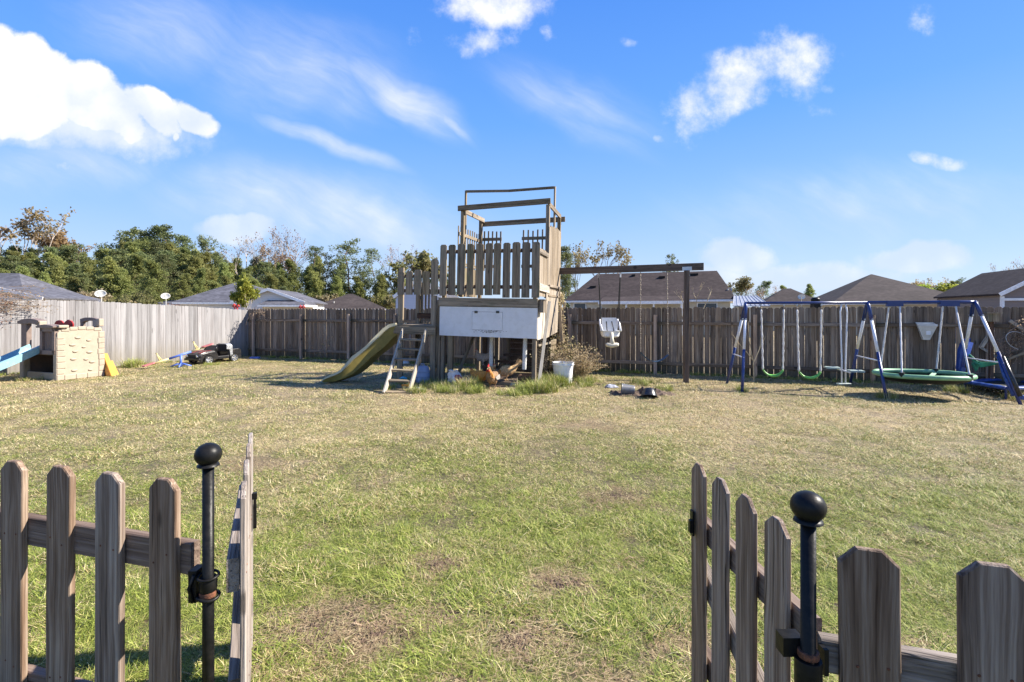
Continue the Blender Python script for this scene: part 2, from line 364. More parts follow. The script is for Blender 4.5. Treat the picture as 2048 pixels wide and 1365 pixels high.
# grass: living blades and straw, mixed by broad patches of the lawn
def grassmat(name, coarse=False, lush=0.0):
    m, t, b = newmat(name)
    pos = t.new('ShaderNodeNewGeometry').outputs['Position']
    x, y, z = t.sep(pos)
    flat = t.xyz(x, y, 0.0)
    n1 = t.noise(flat, .55, 4, .6); n2 = t.noise(flat, 2.6, 4, .6); n3 = t.noise(t.vmath('ADD', flat, (17, 5, 0)), .23, 3, .5)
    dry = t.mr(y, 2.8, 8.5, -.03, .60)
    dry = t.math('ADD', dry, t.mr(x, 1.0, 7.0, 0.0, .10))
    dry = t.math('SUBTRACT', dry, t.mr(y, 11.0, 14.0, 0.0, .10))
    dry = t.math('ADD', dry, t.math('MULTIPLY', t.math('SUBTRACT', n1, .5), 1.4))
    dry = t.math('ADD', dry, t.math('MULTIPLY', t.math('SUBTRACT', n2, .5), 1.2))
    dry = t.math('ADD', dry, t.math('MULTIPLY', t.math('SUBTRACT', n3, .5), .8))
    dry = t.math('SUBTRACT', dry, lush)
    if coarse:
        g = t.noise(pos, 90, 4, .7)
        f = t.math('ADD', dry, t.math('MULTIPLY', t.math('SUBTRACT', g, .5), .9))
        c = t.mix(t.mr(f, .05, .75), (.15, .155, .04), (.54, .42, .235))
        c = t.mix(t.mr(t.noise(pos, 35, 5, .7), .42, .66, .9, 0.0), c, (.085, .06, .036))
        bump(t, b, t.noise(pos, 45, 5, .7), .8, .03)
    else:
        at = t.new('ShaderNodeAttribute'); at.attribute_name = 'rnd'
        rr = t.new('ShaderNodeObjectInfo').outputs['Random']
        f = t.math('ADD', dry, t.math('MULTIPLY', t.math('SUBTRACT', at.outputs['Fac'], .5), 1.35))
        f = t.math('ADD', f, t.math('MULTIPLY', t.math('SUBTRACT', rr, .5), .35))
        green = t.ramp(at.outputs['Fac'], [(0, (.085, .13, .018)), (.45, (.25, .30, .05)), (1, (.49, .51, .13))])
        straw = t.ramp(t.math('FRACT', t.math('MULTIPLY', at.outputs['Fac'], 7.7)), [(0, (.40, .28, .13)), (.5, (.68, .54, .29)), (1, (.86, .74, .47))])
        c = t.mix(t.mr(f, .22, .62), green, straw)
    t.l.new(c, b.inputs['Base Color']); b.inputs['Roughness'].default_value = .6
    b.inputs['Specular IOR Level'].default_value = .3
    if not coarse:
        tr = t.new('ShaderNodeBsdfTranslucent'); t.l.new(c, tr.inputs['Color'])
        mx_ = t.new('ShaderNodeMixShader'); mx_.inputs[0].default_value = .16
        t.l.new(b.outputs[0], mx_.inputs[1]); t.l.new(tr.outputs[0], mx_.inputs[2])
        out = [q for q in t.n if q.type == 'OUTPUT_MATERIAL'][0]
        t.l.new(mx_.outputs[0], out.inputs['Surface'])
grassmat('grass_blades'); grassmat('ground_grass', True); grassmat('grass_lush', lush=.65)
M = MATS

# ------------------------------------------------------------------ object helpers
def thing(name, label, cat, loc=(0, 0, 0), rot=(0, 0, 0), group=None):
    o = bpy.data.objects.new(name, None); C.objects.link(o)
    o.location = loc; o.rotation_euler = rot; o.empty_display_size = .2
    o['label'] = label; o['category'] = cat
    if group: o['group'] = group
    return o
def tag(o, label=None, cat=None, group=None, kind=None):
    for k, v in (('label', label), ('category', cat), ('group', group), ('kind', kind)):
        if v: o[k] = v
    return o
class MB:
    def __init__(s): s.v = []; s.f = []; s.r = []; s.mi = []
    def add(s, vs, fs, r=None, mi=0):
        o = len(s.v); s.v += [tuple(v) for v in vs]; s.f += [tuple(i + o for i in f) for f in fs]
        if r is not None: s.r += [r] * len(fs)
        s.mi += [mi] * len(fs)
        return s
    def box(s, c, d, rz=0, mi=0):
        cx, cy, cz = c; a, b, h = d[0] / 2, d[1] / 2, d[2] / 2
        vs = []
        for z in (-h, h):
            for x, y in ((-a, -b), (a, -b), (a, b), (-a, b)):
                vs.append((cx + x * math.cos(rz) - y * math.sin(rz), cy + x * math.sin(rz) + y * math.cos(rz), cz + z))
        return s.add(vs, [(3, 2, 1, 0), (4, 5, 6, 7), (0, 1, 5, 4), (1, 2, 6, 5), (2, 3, 7, 6), (3, 0, 4, 7)], mi=mi)
    def tube(s, pts, rad, n=8, cap=True, r=None, mi=0, sx=1.0):
        pts = [Vector(p) for p in pts]; rads = rad if isinstance(rad, (list, tuple)) else [rad] * len(pts)
        up = Vector((0, 0, 1)); vs = []; fs = []; prev = None
        for i, p in enumerate(pts):
            t_ = (pts[min(i + 1, len(pts) - 1)] - pts[max(i - 1, 0)])
            if t_.length < 1e-9: t_ = Vector((0, 0, 1))
            t_.normalize()
            if prev is None: a = t_.cross(up if abs(t_.z) < .95 else Vector((1, 0, 0))).normalized()
            else:
                a = prev - t_ * prev.dot(t_)
                a = a.normalized() if a.length > 1e-6 else prev
            prev = a; b = t_.cross(a)
            for k in range(n):
                q = 2 * math.pi * k / n
                vs.append(p + (a * math.cos(q) * sx + b * math.sin(q)) * rads[i])
        for i in range(len(pts) - 1):
            for k in range(n):
                k2 = (k + 1) % n
                fs.append((i * n + k, i * n + k2, (i + 1) * n + k2, (i + 1) * n + k))
        if cap: fs.append(tuple(range(n))[::-1]); fs.append(tuple((len(pts) - 1) * n + k for k in range(n)))
        return s.add(vs, fs, r, mi)
    def lathe(s, prof, n=20, c=(0, 0, 0), mi=0):
        vs = []; fs = []
        for r_, z in prof:
            for k in range(n):
                q = 2 * math.pi * k / n; vs.append((c[0] + r_ * math.cos(q), c[1] + r_ * math.sin(q), c[2] + z))
        for i in range(len(prof) - 1):
            for k in range(n):
                k2 = (k + 1) % n; fs.append((i * n + k, i * n + k2, (i + 1) * n + k2, (i + 1) * n + k))
        return s.add(vs, fs, mi=mi)
    def prism(s, poly, y0, y1, mi=0):
        """polygon in XZ extruded along Y"""
        n = len(poly)
        vs = [(x, y0, z) for x, z in poly] + [(x, y1, z) for x, z in poly]
        fs = [tuple(range(n)), tuple(range(2 * n - 1, n - 1, -1))]
        fs += [((i + 1) % n, i, i + n, (i + 1) % n + n) for i in range(n)]
        return s.add(vs, fs, mi=mi)
    def mesh(s, name, smooth=False):
        me = bpy.data.meshes.new(name); me.from_pydata(s.v, [], s.f)
        if smooth: me.polygons.foreach_set('use_smooth', [True] * len(s.f))
        if any(s.mi): me.polygons.foreach_set('material_index', s.mi)
        if s.r and len(s.r) == len(s.f):
            at = me.attributes.new('rnd', 'FLOAT', 'FACE'); at.data.foreach_set('value', s.r)
        me.update()
        return me
    def build(s, name, mat, parent=None, smooth=False, loc=None, rot=None, world=False, fix=True):
        if world and parent is not None:      # vertices are world points: bring them into the parent's frame
            inv = (Matrix.LocRotScale(parent.location, parent.rotation_euler, None)).inverted()
            s.v = [tuple(inv @ Vector(v)) for v in s.v]
        me = s.mesh(name, smooth)
        for m_ in (mat if isinstance(mat, (list, tuple)) else [mat]): me.materials.append(MATS[m_])
        if fix and len(s.f) < 20000:
            bm = bmesh.new(); bm.from_mesh(me); bmesh.ops.recalc_face_normals(bm, faces=bm.faces); bm.to_mesh(me); bm.free()
        o = bpy.data.objects.new(name, me); C.objects.link(o)
        if parent is not None: o.parent = parent
        if loc is not None: o.location = loc
        if rot is not None: o.rotation_euler = rot
        if parent is None and world is False and loc is None:
            pass
        return o
def autosmooth(o, ang=40):
    bm = bmesh.new(); bm.from_mesh(o.data)
    for f in bm.faces: f.smooth = True
    for e in bm.edges:
        if len(e.link_faces) == 2 and e.calc_face_angle(0) > R(ang): e.smooth = False
        elif len(e.link_faces) != 2: e.smooth = False
    bm.to_mesh(o.data); bm.free(); return o
def recentre(o):
    """put a lone mesh's origin at its base"""
    vs = np.array([v.co[:] for v in o.data.vertices]); c = Vector(((vs[:, 0].min() + vs[:, 0].max()) / 2, (vs[:, 1].min() + vs[:, 1].max()) / 2, vs[:, 2].min()))
    o.data.transform(Matrix.Translation(-c)); o.location = c; return o
_lum = {}
def lumber_mesh(w, t, L, mat, ch=.004, jit=0):
    """sawn timber: local Z along its length, arris eased"""
    key = (round(w, 3), round(t, 3), round(L, 2), mat, ch) if not jit else None
    if key and key in _lum: return _lum[key]
    a, b = w / 2, t / 2; c = min(ch, a * .4, b * .4)
    ring = [(-a + c, -b), (a - c, -b), (a, -b + c), (a, b - c), (a - c, b), (-a + c, b), (-a, b - c), (-a, -b + c)]
    mb = MB(); n = 8; vs = []; fs = []
    k = 4 if jit else 2
    for i in range(k):
        z = L * i / (k - 1); ox, oy = (ru(-jit, jit), ru(-jit, jit)) if 0 < i < k - 1 else (0, 0)
        vs += [(x + ox, y + oy, z) for x, y in ring]
    for i in range(k - 1):
        for j in range(n): fs.append((i * n + j, i * n + (j + 1) % n, (i + 1) * n + (j + 1) % n, (i + 1) * n + j))
    fs.append(tuple(range(n))[::-1]); fs.append(tuple((k - 1) * n + j for j in range(n)))
    mb.add(vs, fs); me = mb.mesh('lumber'); me.materials.append(MATS[mat])
    if key: _lum[key] = me
    return me
def frame(p0, p1, side):
    z = (Vector(p1) - Vector(p0)); L = z.length; z.normalize()
    x = Vector(side); x = x - z * x.dot(z); x.normalize(); y = z.cross(x)
    m = Matrix((x, y, z)).transposed().to_4x4(); m.translation = Vector(p0)
    return m, L
def lumber(name, p0, p1, w, t, mat, parent, side=(1, 0, 0), jit=0.0, world=False, label=None):
    """w along `side`, t across it"""
    m, L = frame(p0, p1, side)
    o = bpy.data.objects.new(name, lumber_mesh(w, t, L, mat, jit=jit)); C.objects.link(o)
    if parent is not None:
        o.parent = parent
        if world: m = Matrix.LocRotScale(parent.location, parent.rotation_euler, None).inverted() @ m
    o.matrix_basis = m
    if label: o['label'] = label
    return o
def dogear_mesh(w, t, h, mat, c=.03, bev=.003, rough=0.0, cut=None):
    c2 = c if cut is None else cut
    out = [(-w / 2, 0), (w / 2, 0), (w / 2, h * .35), (w / 2, h * .7), (w / 2, h - c2), (w / 2 - c, h), (-w / 2 + c, h), (-w / 2, h - c2), (-w / 2, h * .7), (-w / 2, h * .35)]
    if rough: out = [(x + ru(-rough, rough), z + ru(-rough, rough) if z > 0 else z) for x, z in out]
    cx, cz = 0, h / 2
    ins = [(x - math.copysign(bev, x), z - (bev if z > h * .8 else 0)) for x, z in out]
    n = len(out); vs = []; fs = []
    for ring, y in ((ins, -t / 2), (out, -t / 2 + bev), (out, t / 2 - bev), (ins, t / 2)):
        vs += [(x, y, z) for x, z in ring]
    fs.append(tuple(range(n))); fs.append(tuple(3 * n + i for i in range(n))[::-1])
    for k in range(3):
        for i in range(n): fs.append((k * n + (i + 1) % n, k * n + i, (k + 1) * n + i, (k + 1) * n + (i + 1) % n))
    mb = MB(); mb.add(vs, fs); me = mb.mesh('board'); me.materials.append(MATS[mat])
    bm = bmesh.new(); bm.from_mesh(me); bmesh.ops.recalc_face_normals(bm, faces=bm.faces); bm.to_mesh(me); bm.free()
    return me
def link(name, me, parent, mat4=None, loc=None, rot=None):
    o = bpy.data.objects.new(name, me); C.objects.link(o)
    if parent is not None: o.parent = parent
    if mat4 is not None: o.matrix_basis = mat4
    if loc is not None: o.location = loc
    if rot is not None: o.rotation_euler = rot
    return o
# bearings read off the photograph, turned into points of the yard
def G(px, py, z=0.0):
    D = (H - z) * 1000 / (py - 625); return Vector(((px - 1024) / 1000 * D, D, z))
def P(px, py, D): return Vector(((px - 1024) / 1000 * D, D, H - (py - 625) / 1000 * D))
# ================================================================== GROUND
FA = Vector((-10.2, 19.3, 0)); FE = Vector((.935, -.355, 0)).normalized()      # back fence line
LA = Vector((-10.28, 19.17, 0)); LE = Vector((-2.3, -3.6, 0)).normalized()     # left fence line, running towards the camera
TX = Vector((-1.747, 12.13, 0))                                               # play tower's near left foot
def gz(x, y):
    if y > 30 or abs(x) > 40 or y < -20: return 0.0
    n = mnoise.noise((x * .55, y * .55, 0)) * .022 + mnoise.noise((x * 1.9, y * 1.9, 4)) * .010
    return n
gx = sorted(set([round(v, 3) for v in list(np.arange(-19, 16, .3))] + [-900, -400, -200, -100, -60, -40, -28, 24, 40, 60, 100, 200, 400, 900]))
gy = sorted(set([round(v, 3) for v in list(np.arange(-1.5, 24, .3))] + [-60, -20, -6, 30, 45, 60, 80, 120, 200, 400, 900]))
vs = [(x, y, gz(x, y) - .004) for y in gy for x in gx]
nx = len(gx)
fs = [(j * nx + i, j * nx + i + 1, (j + 1) * nx + i + 1, (j + 1) * nx + i) for j in range(len(gy) - 1) for i in range(nx - 1)]
tag(MB().add(vs, fs).build('ground', 'ground_grass', smooth=True, fix=False), kind='structure')

# bare soil where the lawn is worn through: low uneven mounds of earth
BARE = [(-1.02, 2.68, .42, .2), (-.72, 2.62, .25, .2), (.03, 2.58, .22, .16), (-.35, 2.8, .2, .1), (1.95, 2.5, .2, .1), (.30, 3.1, .22, .10), (-.5, 3.35, .2, .1), (1.0, 4.6, .3, .1), (.55, 2.15, .2, .14), (-.25, 2.2, .22, .1), (.95, 2.45, .25, .12),
        (5.9, 10.5, .9, .25), (-5.2, 10.6, .9, .16), (-3.6, 11.9, .7, .2), (1.25, 7.5, .5, .14), (-2.9, 5.6, .35, .1)]
def bareness(x, y):
    b = 0
    for cx, cy, r, s in BARE:
        q = ((x - cx) / r) ** 2 + ((y - cy) / (r * .75)) ** 2
        if q < 4: b = max(b, math.exp(-q) * (.9 if r < .6 else .6))
    return b
# inside the tower's run: see play tower

# ------------------------------------------------------------------ grass
def blade(mb, x, y, L, wd, lean, az, curl, r):
    pts = []; a = lean; px_, pz = 0.0, 0.0; n = 3
    for i in range(n + 1):
        pts.append((px_, pz)); px_ += math.sin(a) * L / n; pz += math.cos(a) * L / n; a = min(a + curl, 1.75)
    ca, sa = math.cos(az), math.sin(az); vs = []
    tw = ru(-.6, .6)
    for i, (q, z) in enumerate(pts):
        wv = wd * (1 - (i / n) ** 1.6) * .5
        c2, s2 = math.cos(az + math.pi / 2 + tw), math.sin(az + math.pi / 2 + tw)
        if i < n: vs += [(x + ca * q - c2 * wv, y + sa * q - s2 * wv, max(z, .004)), (x + ca * q + c2 * wv, y + sa * q + s2 * wv, max(z, .004))]
        else: vs.append((x + ca * q, y + sa * q, max(z, .002)))
    mb.add(vs, [(0, 1, 3, 2), (2, 3, 5, 4), (4, 5, 6)], r)
def tuft_obj(nb, rad, lmin, lmax, wd, lean0, lean1, mat, curl=.35, comb=0.0):
    mb = MB()
    ca = ru(0, 6.28)
    for _ in range(nb):
        q = ru(0, 6.28); rr = rad * math.sqrt(rnd())
        az = ca + random.gauss(0, .8) if rnd() < comb else ru(0, 6.28)
        blade(mb, rr * math.cos(q), rr * math.sin(q), ru(lmin, lmax), wd * ru(.6, 1.25), ru(lean0, lean1), az, ru(0, curl), rnd())
    me = mb.mesh('tuft'); me.materials.append(MATS[mat])
    return bpy.data.objects.new('tuft', me)
def scatter(name, pts, scl, tufts, parent=None, kind='stuff', tilt=.1, label=None, cat=None):
    coll = bpy.data.collections.new(name + '_kinds')
    for t_ in tufts: coll.objects.link(t_)
    me = bpy.data.meshes.new(name); me.from_pydata([tuple(p) for p in pts], [], [])
    n = len(pts)
    a = me.attributes.new('scl', 'FLOAT', 'POINT'); a.data.foreach_set('value', scl)
    a = me.attributes.new('idx', 'INT', 'POINT'); a.data.foreach_set('value', [random.randrange(len(tufts)) for _ in range(n)])
    a = me.attributes.new('rot', 'FLOAT_VECTOR', 'POINT'); a.data.foreach_set('vector', [c for _ in range(n) for c in (ru(-tilt, tilt), ru(-tilt, tilt), ru(0, 6.283))])
    o = bpy.data.objects.new(name, me); C.objects.link(o)
    ng = bpy.data.node_groups.new(name + '_gn', 'GeometryNodeTree')
    ng.interface.new_socket('Geometry', in_out='INPUT', socket_type='NodeSocketGeometry'); ng.interface.new_socket('Geometry', in_out='OUTPUT', socket_type='NodeSocketGeometry')
    N = ng.nodes; L = ng.links
    gi = N.new('NodeGroupInput'); go = N.new('NodeGroupOutput'); ip = N.new('GeometryNodeInstanceOnPoints'); ci = N.new('GeometryNodeCollectionInfo')
    ci.inputs['Collection'].default_value = coll; ci.inputs['Separate Children'].default_value = True; ci.inputs['Reset Children'].default_value = True
    def attr(nm, typ):
        q = N.new('GeometryNodeInputNamedAttribute'); q.data_type = typ; q.inputs[0].default_value = nm; return q.outputs[0]
    L.new(gi.outputs[0], ip.inputs['Points']); L.new(ci.outputs[0], ip.inputs['Instance']); ip.inputs['Pick Instance'].default_value = True
    L.new(attr('idx', 'INT'), ip.inputs['Instance Index']); L.new(attr('scl', 'FLOAT'), ip.inputs['Scale'])
    e = N.new('FunctionNodeEulerToRotation'); L.new(attr('rot', 'FLOAT_VECTOR'), e.inputs[0]); L.new(e.outputs[0], ip.inputs['Rotation'])
    L.new(ip.outputs[0], go.inputs[0])
    md = o.modifiers.new('scatter', 'NODES'); md.node_group = ng
    if kind: o['kind'] = kind
    return tag(o, label, cat)
def inyard(x, y, m=0.0):
    v = Vector((x, y, 0)) - FA
    if FE.x * v.y - FE.y * v.x > -m: return False           # past the back fence
    v = Vector((x, y, 0)) - LA
    return LE.x * v.y - LE.y * v.x > m                        # right of the left fence
def run_area(x, y):
    """inside the coop under the tower (bare earth)"""
    v = Vector((x, y, 0)) - TX; a = v.dot(Vector((.952, -.305, 0))); b = v.dot(Vector((.305, .952, 0)))
    return .35 < a < 2.6 and -.35 < b < 2.6 and a > .9 - b
kinds_near = [tuft_obj(46, .085, .02, .06, .0026, .7, 1.62, 'grass_blades', .3, .6) for _ in range(7)] + [tuft_obj(30, .05, .04, .10, .0034, .5, 1.4, 'grass_blades', .45, .7) for _ in range(3)]
kinds_mid = [tuft_obj(40, .10, .02, .055, .0038, .7, 1.55, 'grass_blades', .3, .5) for _ in range(6)]
kinds_far = [tuft_obj(36, .15, .02, .05, .0065, .6, 1.5, 'grass_blades', .3, .3) for _ in range(6)]
def spread(y0, y1, dens, f0=0.0, f1=0.0):
    pts = []; sc = []
    x0, x1 = -1.25 * y1 - 1.2, 1.25 * y1 + 1.2
    n = int((x1 - x0) * (y1 - y0) * dens)
    for _ in range(n):
        x, y = ru(x0, x1), ru(y0, y1)
        if abs(x) > 1.18 * y + 1.0: continue
        if f0 and rnd() > (y - y0) / f0: continue
        if f1 and rnd() > (y1 - y) / f1: continue
        if not inyard(x, y, .0) or run_area(x, y): continue
        th = .55 + .9 * mnoise.noise((x * .9, y * .9, 8)) + .5 * mnoise.noise((x * 3.1, y * 3.1, 2))
        if rnd() > th + .5: continue
        if rnd() < bareness(x, y) * 1.15: continue
        pts.append((x, y, gz(x, y) - .004)); sc.append(ru(.6, 1.3) * (1 + .7 * mnoise.noise((x * 1.9, y * 1.9, 31)) + .5 * mnoise.noise((x * 5, y * 5, 3))))
    return pts, sc
p_, s_ = spread(.3, 5.2, 1050, 0, 2.0); scatter('lawn', p_, s_, kinds_near)
p_, s_ = spread(3.2, 10.0, 330, 2.0, 2.5); scatter('lawn', p_, s_, kinds_mid)
p_, s_ = spread(7.5, 20.0, 115, 2.5); scatter('lawn', p_, s_, kinds_far)
kinds_litter = [tuft_obj(30, .10, .02, .075, .0030, 1.35, 1.6, 'litter', .1, .2) for _ in range(6)]
pts = []; sc = []
for _ in range(9000):
    y = ru(.5, 6.5); x = ru(-1.18 * y - .8, 1.18 * y + .8)
    if not inyard(x, y): continue
    b_ = bareness(x, y)
    if rnd() < .22 + .6 * max(0, mnoise.noise((x * 2.2, y * 2.2, 77))) or (b_ > .25 and rnd() < .9): pts.append((x, y, gz(x, y) + .002)); sc.append(ru(.6, 1.2))
for cx, cy, r, s_ in BARE:
    for _ in range(int(110 * r / .4) if r < .6 else 30):
        a = ru(0, 6.28); q = r * 1.15 * math.sqrt(rnd()); x, y = cx + q * math.cos(a), cy + q * .8 * math.sin(a); pts.append((x, y, gz(x, y) + .0)); sc.append(ru(.5, 1.1))
scatter('dead_grass', pts, sc, kinds_litter)
# crumbs of earth in the bare spots
mb = MB()
for cx, cy, r, s_ in BARE[:9]:
    for _ in range(260):
        a = ru(0, 6.28); q = r * abs(random.gauss(0, .5)); x, y = cx + q * math.cos(a), cy + q * .7 * math.sin(a); s = ru(.003, .012)
        z = gz(x, y) + s * .2; vs = [(x + s * ru(.7, 1.3) * ux, y + s * ru(.7, 1.3) * uy, z + s * .8 * uz) for ux, uy, uz in ((1, 0, 0), (-1, 0, 0), (0, 1, 0), (0, -1, 0), (0, 0, 1))]
        mb.add(vs, [(0, 2, 4), (2, 1, 4), (1, 3, 4), (3, 0, 4)])
tag(mb.build('soil_crumbs', 'soil', fix=False), kind='stuff')
# unmown growth along the fence feet and round the tower's posts
kinds_tall = [tuft_obj(40, .10, .14, .34, .008, .05, .75, 'grass_lush', .5) for _ in range(4)]
kinds_weed = [tuft_obj(34, .09, .08, .18, .010, .1, .9, 'grass_lush', .4) for _ in range(4)]
pts = []; sc = []
for i in range(520):
    t_ = ru(.2, 23.5); o_ = -abs(random.gauss(.05, .07)) - .05
    if mnoise.noise((t_ * .8, 3, 3)) < -.15 and rnd() < .7: continue
    p = FA + FE * t_ + Vector((-FE.y, FE.x, 0)) * o_; pts.append((p.x, p.y, 0)); sc.append(ru(.4, .95))
for i in range(150):
    t_ = ru(.1, 8.5); p = LA + LE * t_ + Vector((-LE.y, LE.x, 0)) * (abs(random.gauss(.04, .08)) + .05)
    if mnoise.noise((t_ * .9, 9, 3)) < -.1: continue
    pts.append((p.x, p.y, 0)); sc.append(ru(.35, .8))
scatter('fence_weeds', pts, sc, kinds_weed)
TE = Vector((.952, -.305, 0)); TD = Vector((.305, .952, 0))
def clump(cx, cy, r, n, s0, s1, out):
    for _ in range(n):
        q = ru(0, 6.28); k = r * math.sqrt(rnd()); out.append(((cx + k * math.cos(q), cy + k * math.sin(q), 0), ru(s0, s1)))
tall = []
for (px, py, r, n, s0, s1) in [(870, 776, .28, 26, .5, .9), (900, 784, .3, 26, .5, .85), (938, 778, .26, 40, .7, 1.25), (950, 786, .2, 16, .5, .9), (1010, 790, .25, 16, .3, .5), (1040, 789, .3, 30, .4, .8), (1062, 783, .26, 34, .6, 1.1), (1085, 783, .28, 46, .8, 1.35), (1100, 770, .25, 30, .8, 1.3),
                               (1122, 772, .16, 18, .8, 1.2), (780, 778, .2, 12, .4, .7), (835, 785, .2, 20, .5, .85), (815, 768, .2, 12, .4, .8), (1290, 768, .35, 20, .4, .8), (1330, 780, .22, 12, .4, .7), (1484, 783, .12, 10, .4, .8), (1774, 797, .14, 16, .5, .9), (1915, 785, .2, 24, .5, .9), (2035, 800, .3, 20, .5, .9),
                               (265, 735, .28, 26, .9, 1.3), (1690, 765, .1, 8, .3, .6), (1180, 765, .3, 30, .4, .8), (1160, 772, .3, 24, .3, .6), (430, 730, .3, 20, .3, .5), (60, 762, .2, 12, .4, .6), (850, 766, .2, 20, .5, .9)]:
    g = G(px, py); clump(g.x, g.y, r, n, s0, s1, tall)
scatter('tall_grass', [q[0] for q in tall], [q[1] for q in tall], kinds_tall)

# ================================================================== FENCES
def variants(n, w, t, h, mat, c=.03, dh=.012):
    return [dogear_mesh(w + ru(-.005, .005), t, h + ru(-dh, dh), mat, c, .002, .0015) for _ in range(n)]
back_kinds = variants(14, .134, .018, 1.83, 'fence_back_wood', .034)
back = thing('back_fence', 'dark brown dog-ear board fence with posts and rails, behind the tower and swings', 'fence', FA, (0, 0, math.atan2(FE.y, FE.x)))
x = -.06; i = 0
while x < 26.5:
    o = link('board', random.choice(back_kinds), back, loc=(x + ru(-.003, .003), .03 + ru(-.003, .003), ru(-.015, .012)), rot=(0, ru(-.006, .006), ru(-.02, .02) + (math.pi if rnd() < .5 else 0)))
    x += .1375 + (ru(.003, .009) if rnd() < .3 else 0); i += 1
fd = Vector((-FE.y, FE.x, 0))
def fence_t(px):
    u = (px - 1024) / 1000; return (FA.x - u * FA.y) / (u * FE.y - FE.x)
posts = [fence_t(q) for q in (510, 605, 700, 793, 890, 985, 1141, 1311, 1510, 1743, 1975)] + [fence_t(1975) + 2.4]
for q in posts:
    lumber('post', (q, -.075, -.1), (q + ru(-.01, .01), -.075, 1.63 + ru(-.02, .02)), .088, .088, 'fence_post_wood', back, jit=.003)
for z_ in (1.40, .285):
    for a_, b_ in zip([0] + posts, posts + [26.5]):
        if b_ - a_ > .2: lumber('rail', (a_ + .003, -.003, z_ + ru(-.012, .012)), (b_ - .003, -.003, z_ + ru(-.012, .012)), .036, .088, 'fence_back_wood', back, side=(0, 1, 0))
leftk = [dogear_mesh(.1408 + ru(-.0006, .0006), .018, 1.0 / 1.0, 'fence_left_wood', .02, .0015, 0.0, cut=.012) for _ in range(14)]
left = thing('left_fence', 'pale grey sunlit board fence along the left side of the yard', 'fence', LA, (0, 0, math.atan2(LE.y, LE.x)))
x = -.10
while x < 12.5:
    hgt = 1.79 + .26 * min(1, max(0, x) / 5.0) ** .8 + ru(-.012, .012)
    o = link('board', random.choice(leftk), left, loc=(x, ru(-.003, .003), -.02), rot=(0, ru(-.0012, .0012), ru(-.02, .02) + (math.pi if rnd() < .5 else 0)))
    o.scale = (1, 1, hgt + .02)
    x += .1415
for q in np.arange(.3, 12.5, 2.4): lumber('post', (q, -.06, -.1), (q, -.06, 1.7), .088, .088, 'fence_post_wood', left)
for z_ in (.3, 1.0, 1.55): lumber('rail', (0, -.031, z_), (12.5, -.031, z_), .036, .088, 'fence_post_wood', left, side=(0, 1, 0))

# ================================================================== HOUSES
def axes(dirv):
    e = Vector((dirv[0], dirv[1], 0)).normalized(); return e, Vector((-e.y, e.x, 0))
def roof_solid(parent, name, mat, corners, ridge, th=.16, world=True):
    """hip/gable roof: four eave corners (counter-clockwise from front left) and the two ridge ends"""
    c = [Vector(q) for q in corners]; r = [Vector(q) for q in ridge]
    mb = MB(); top = c + r; bot = [q - Vector((0, 0, th)) for q in c]
    mb.add(top + bot, [(0, 1, 5, 4), (1, 2, 5), (2, 3, 4, 5), (3, 0, 4), (1, 0, 6, 7), (2, 1, 7, 8), (3, 2, 8, 9), (0, 3, 9, 6), (6, 9, 8, 7)])
    return mb.build(name, mat, parent, world=True)
def hip_house(h, FL, dirv, w_, dep, ez, rz, rl, rr, roofmat, wallmat, over=.4, fascia=True, wall=True, wins=(), rname='roof'):
    e, d_ = axes(dirv); FL = Vector((FL[0], FL[1], 0)); Z = Vector((0, 0, 1))
    c = [FL + Z * ez, FL + e * w_ + Z * ez, FL + e * w_ + d_ * dep + Z * ez, FL + d_ * dep + Z * ez]
    rd = [FL + e * rl + d_ * (dep / 2) + Z * rz, FL + e * (w_ - rr) + d_ * (dep / 2) + Z * rz]
    roof_solid(h, rname, roofmat, c, rd, .05)
    rot = math.atan2(e.y, e.x)
    if fascia:
        for a_, b_, s_ in ((c[0], c[1], d_), (c[3], c[2], d_), (c[0], c[3], e), (c[1], c[2], e)):
            k = Vector((0, 0, .115)); 
            lumber('fascia', a_ - k, b_ - k, .04, .15, 'trim_white', h, side=s_, world=True)
    if wall:
        cc = FL + e * (w_ / 2) + d_ * (dep / 2)
        MB().box((cc.x, cc.y, (ez - .06) / 2 - .15), (w_ - 2 * over, dep - 2 * over, ez - .06 + .3), rot).build('wall', wallmat, h, world=True)
        mb = MB().box((cc.x, cc.y, ez - .12), (w_ - .06, dep - .06, .03), rot); mb.build('soffit', 'trim_white', h, world=True)
    for (t_, wz, ww, wh) in wins:
        q = FL + e * t_ + d_ * (over - .02)
        f_ = MB().box((q.x, q.y, wz), (ww + .16, .05, wh + .16), rot).build('window', 'trim_white', h, world=True)
        q2 = FL + e * t_ + d_ * (over - .05)
        MB().box((q2.x, q2.y, wz), (ww, .03, wh), rot).build('pane', 'window_glass', h, world=True)
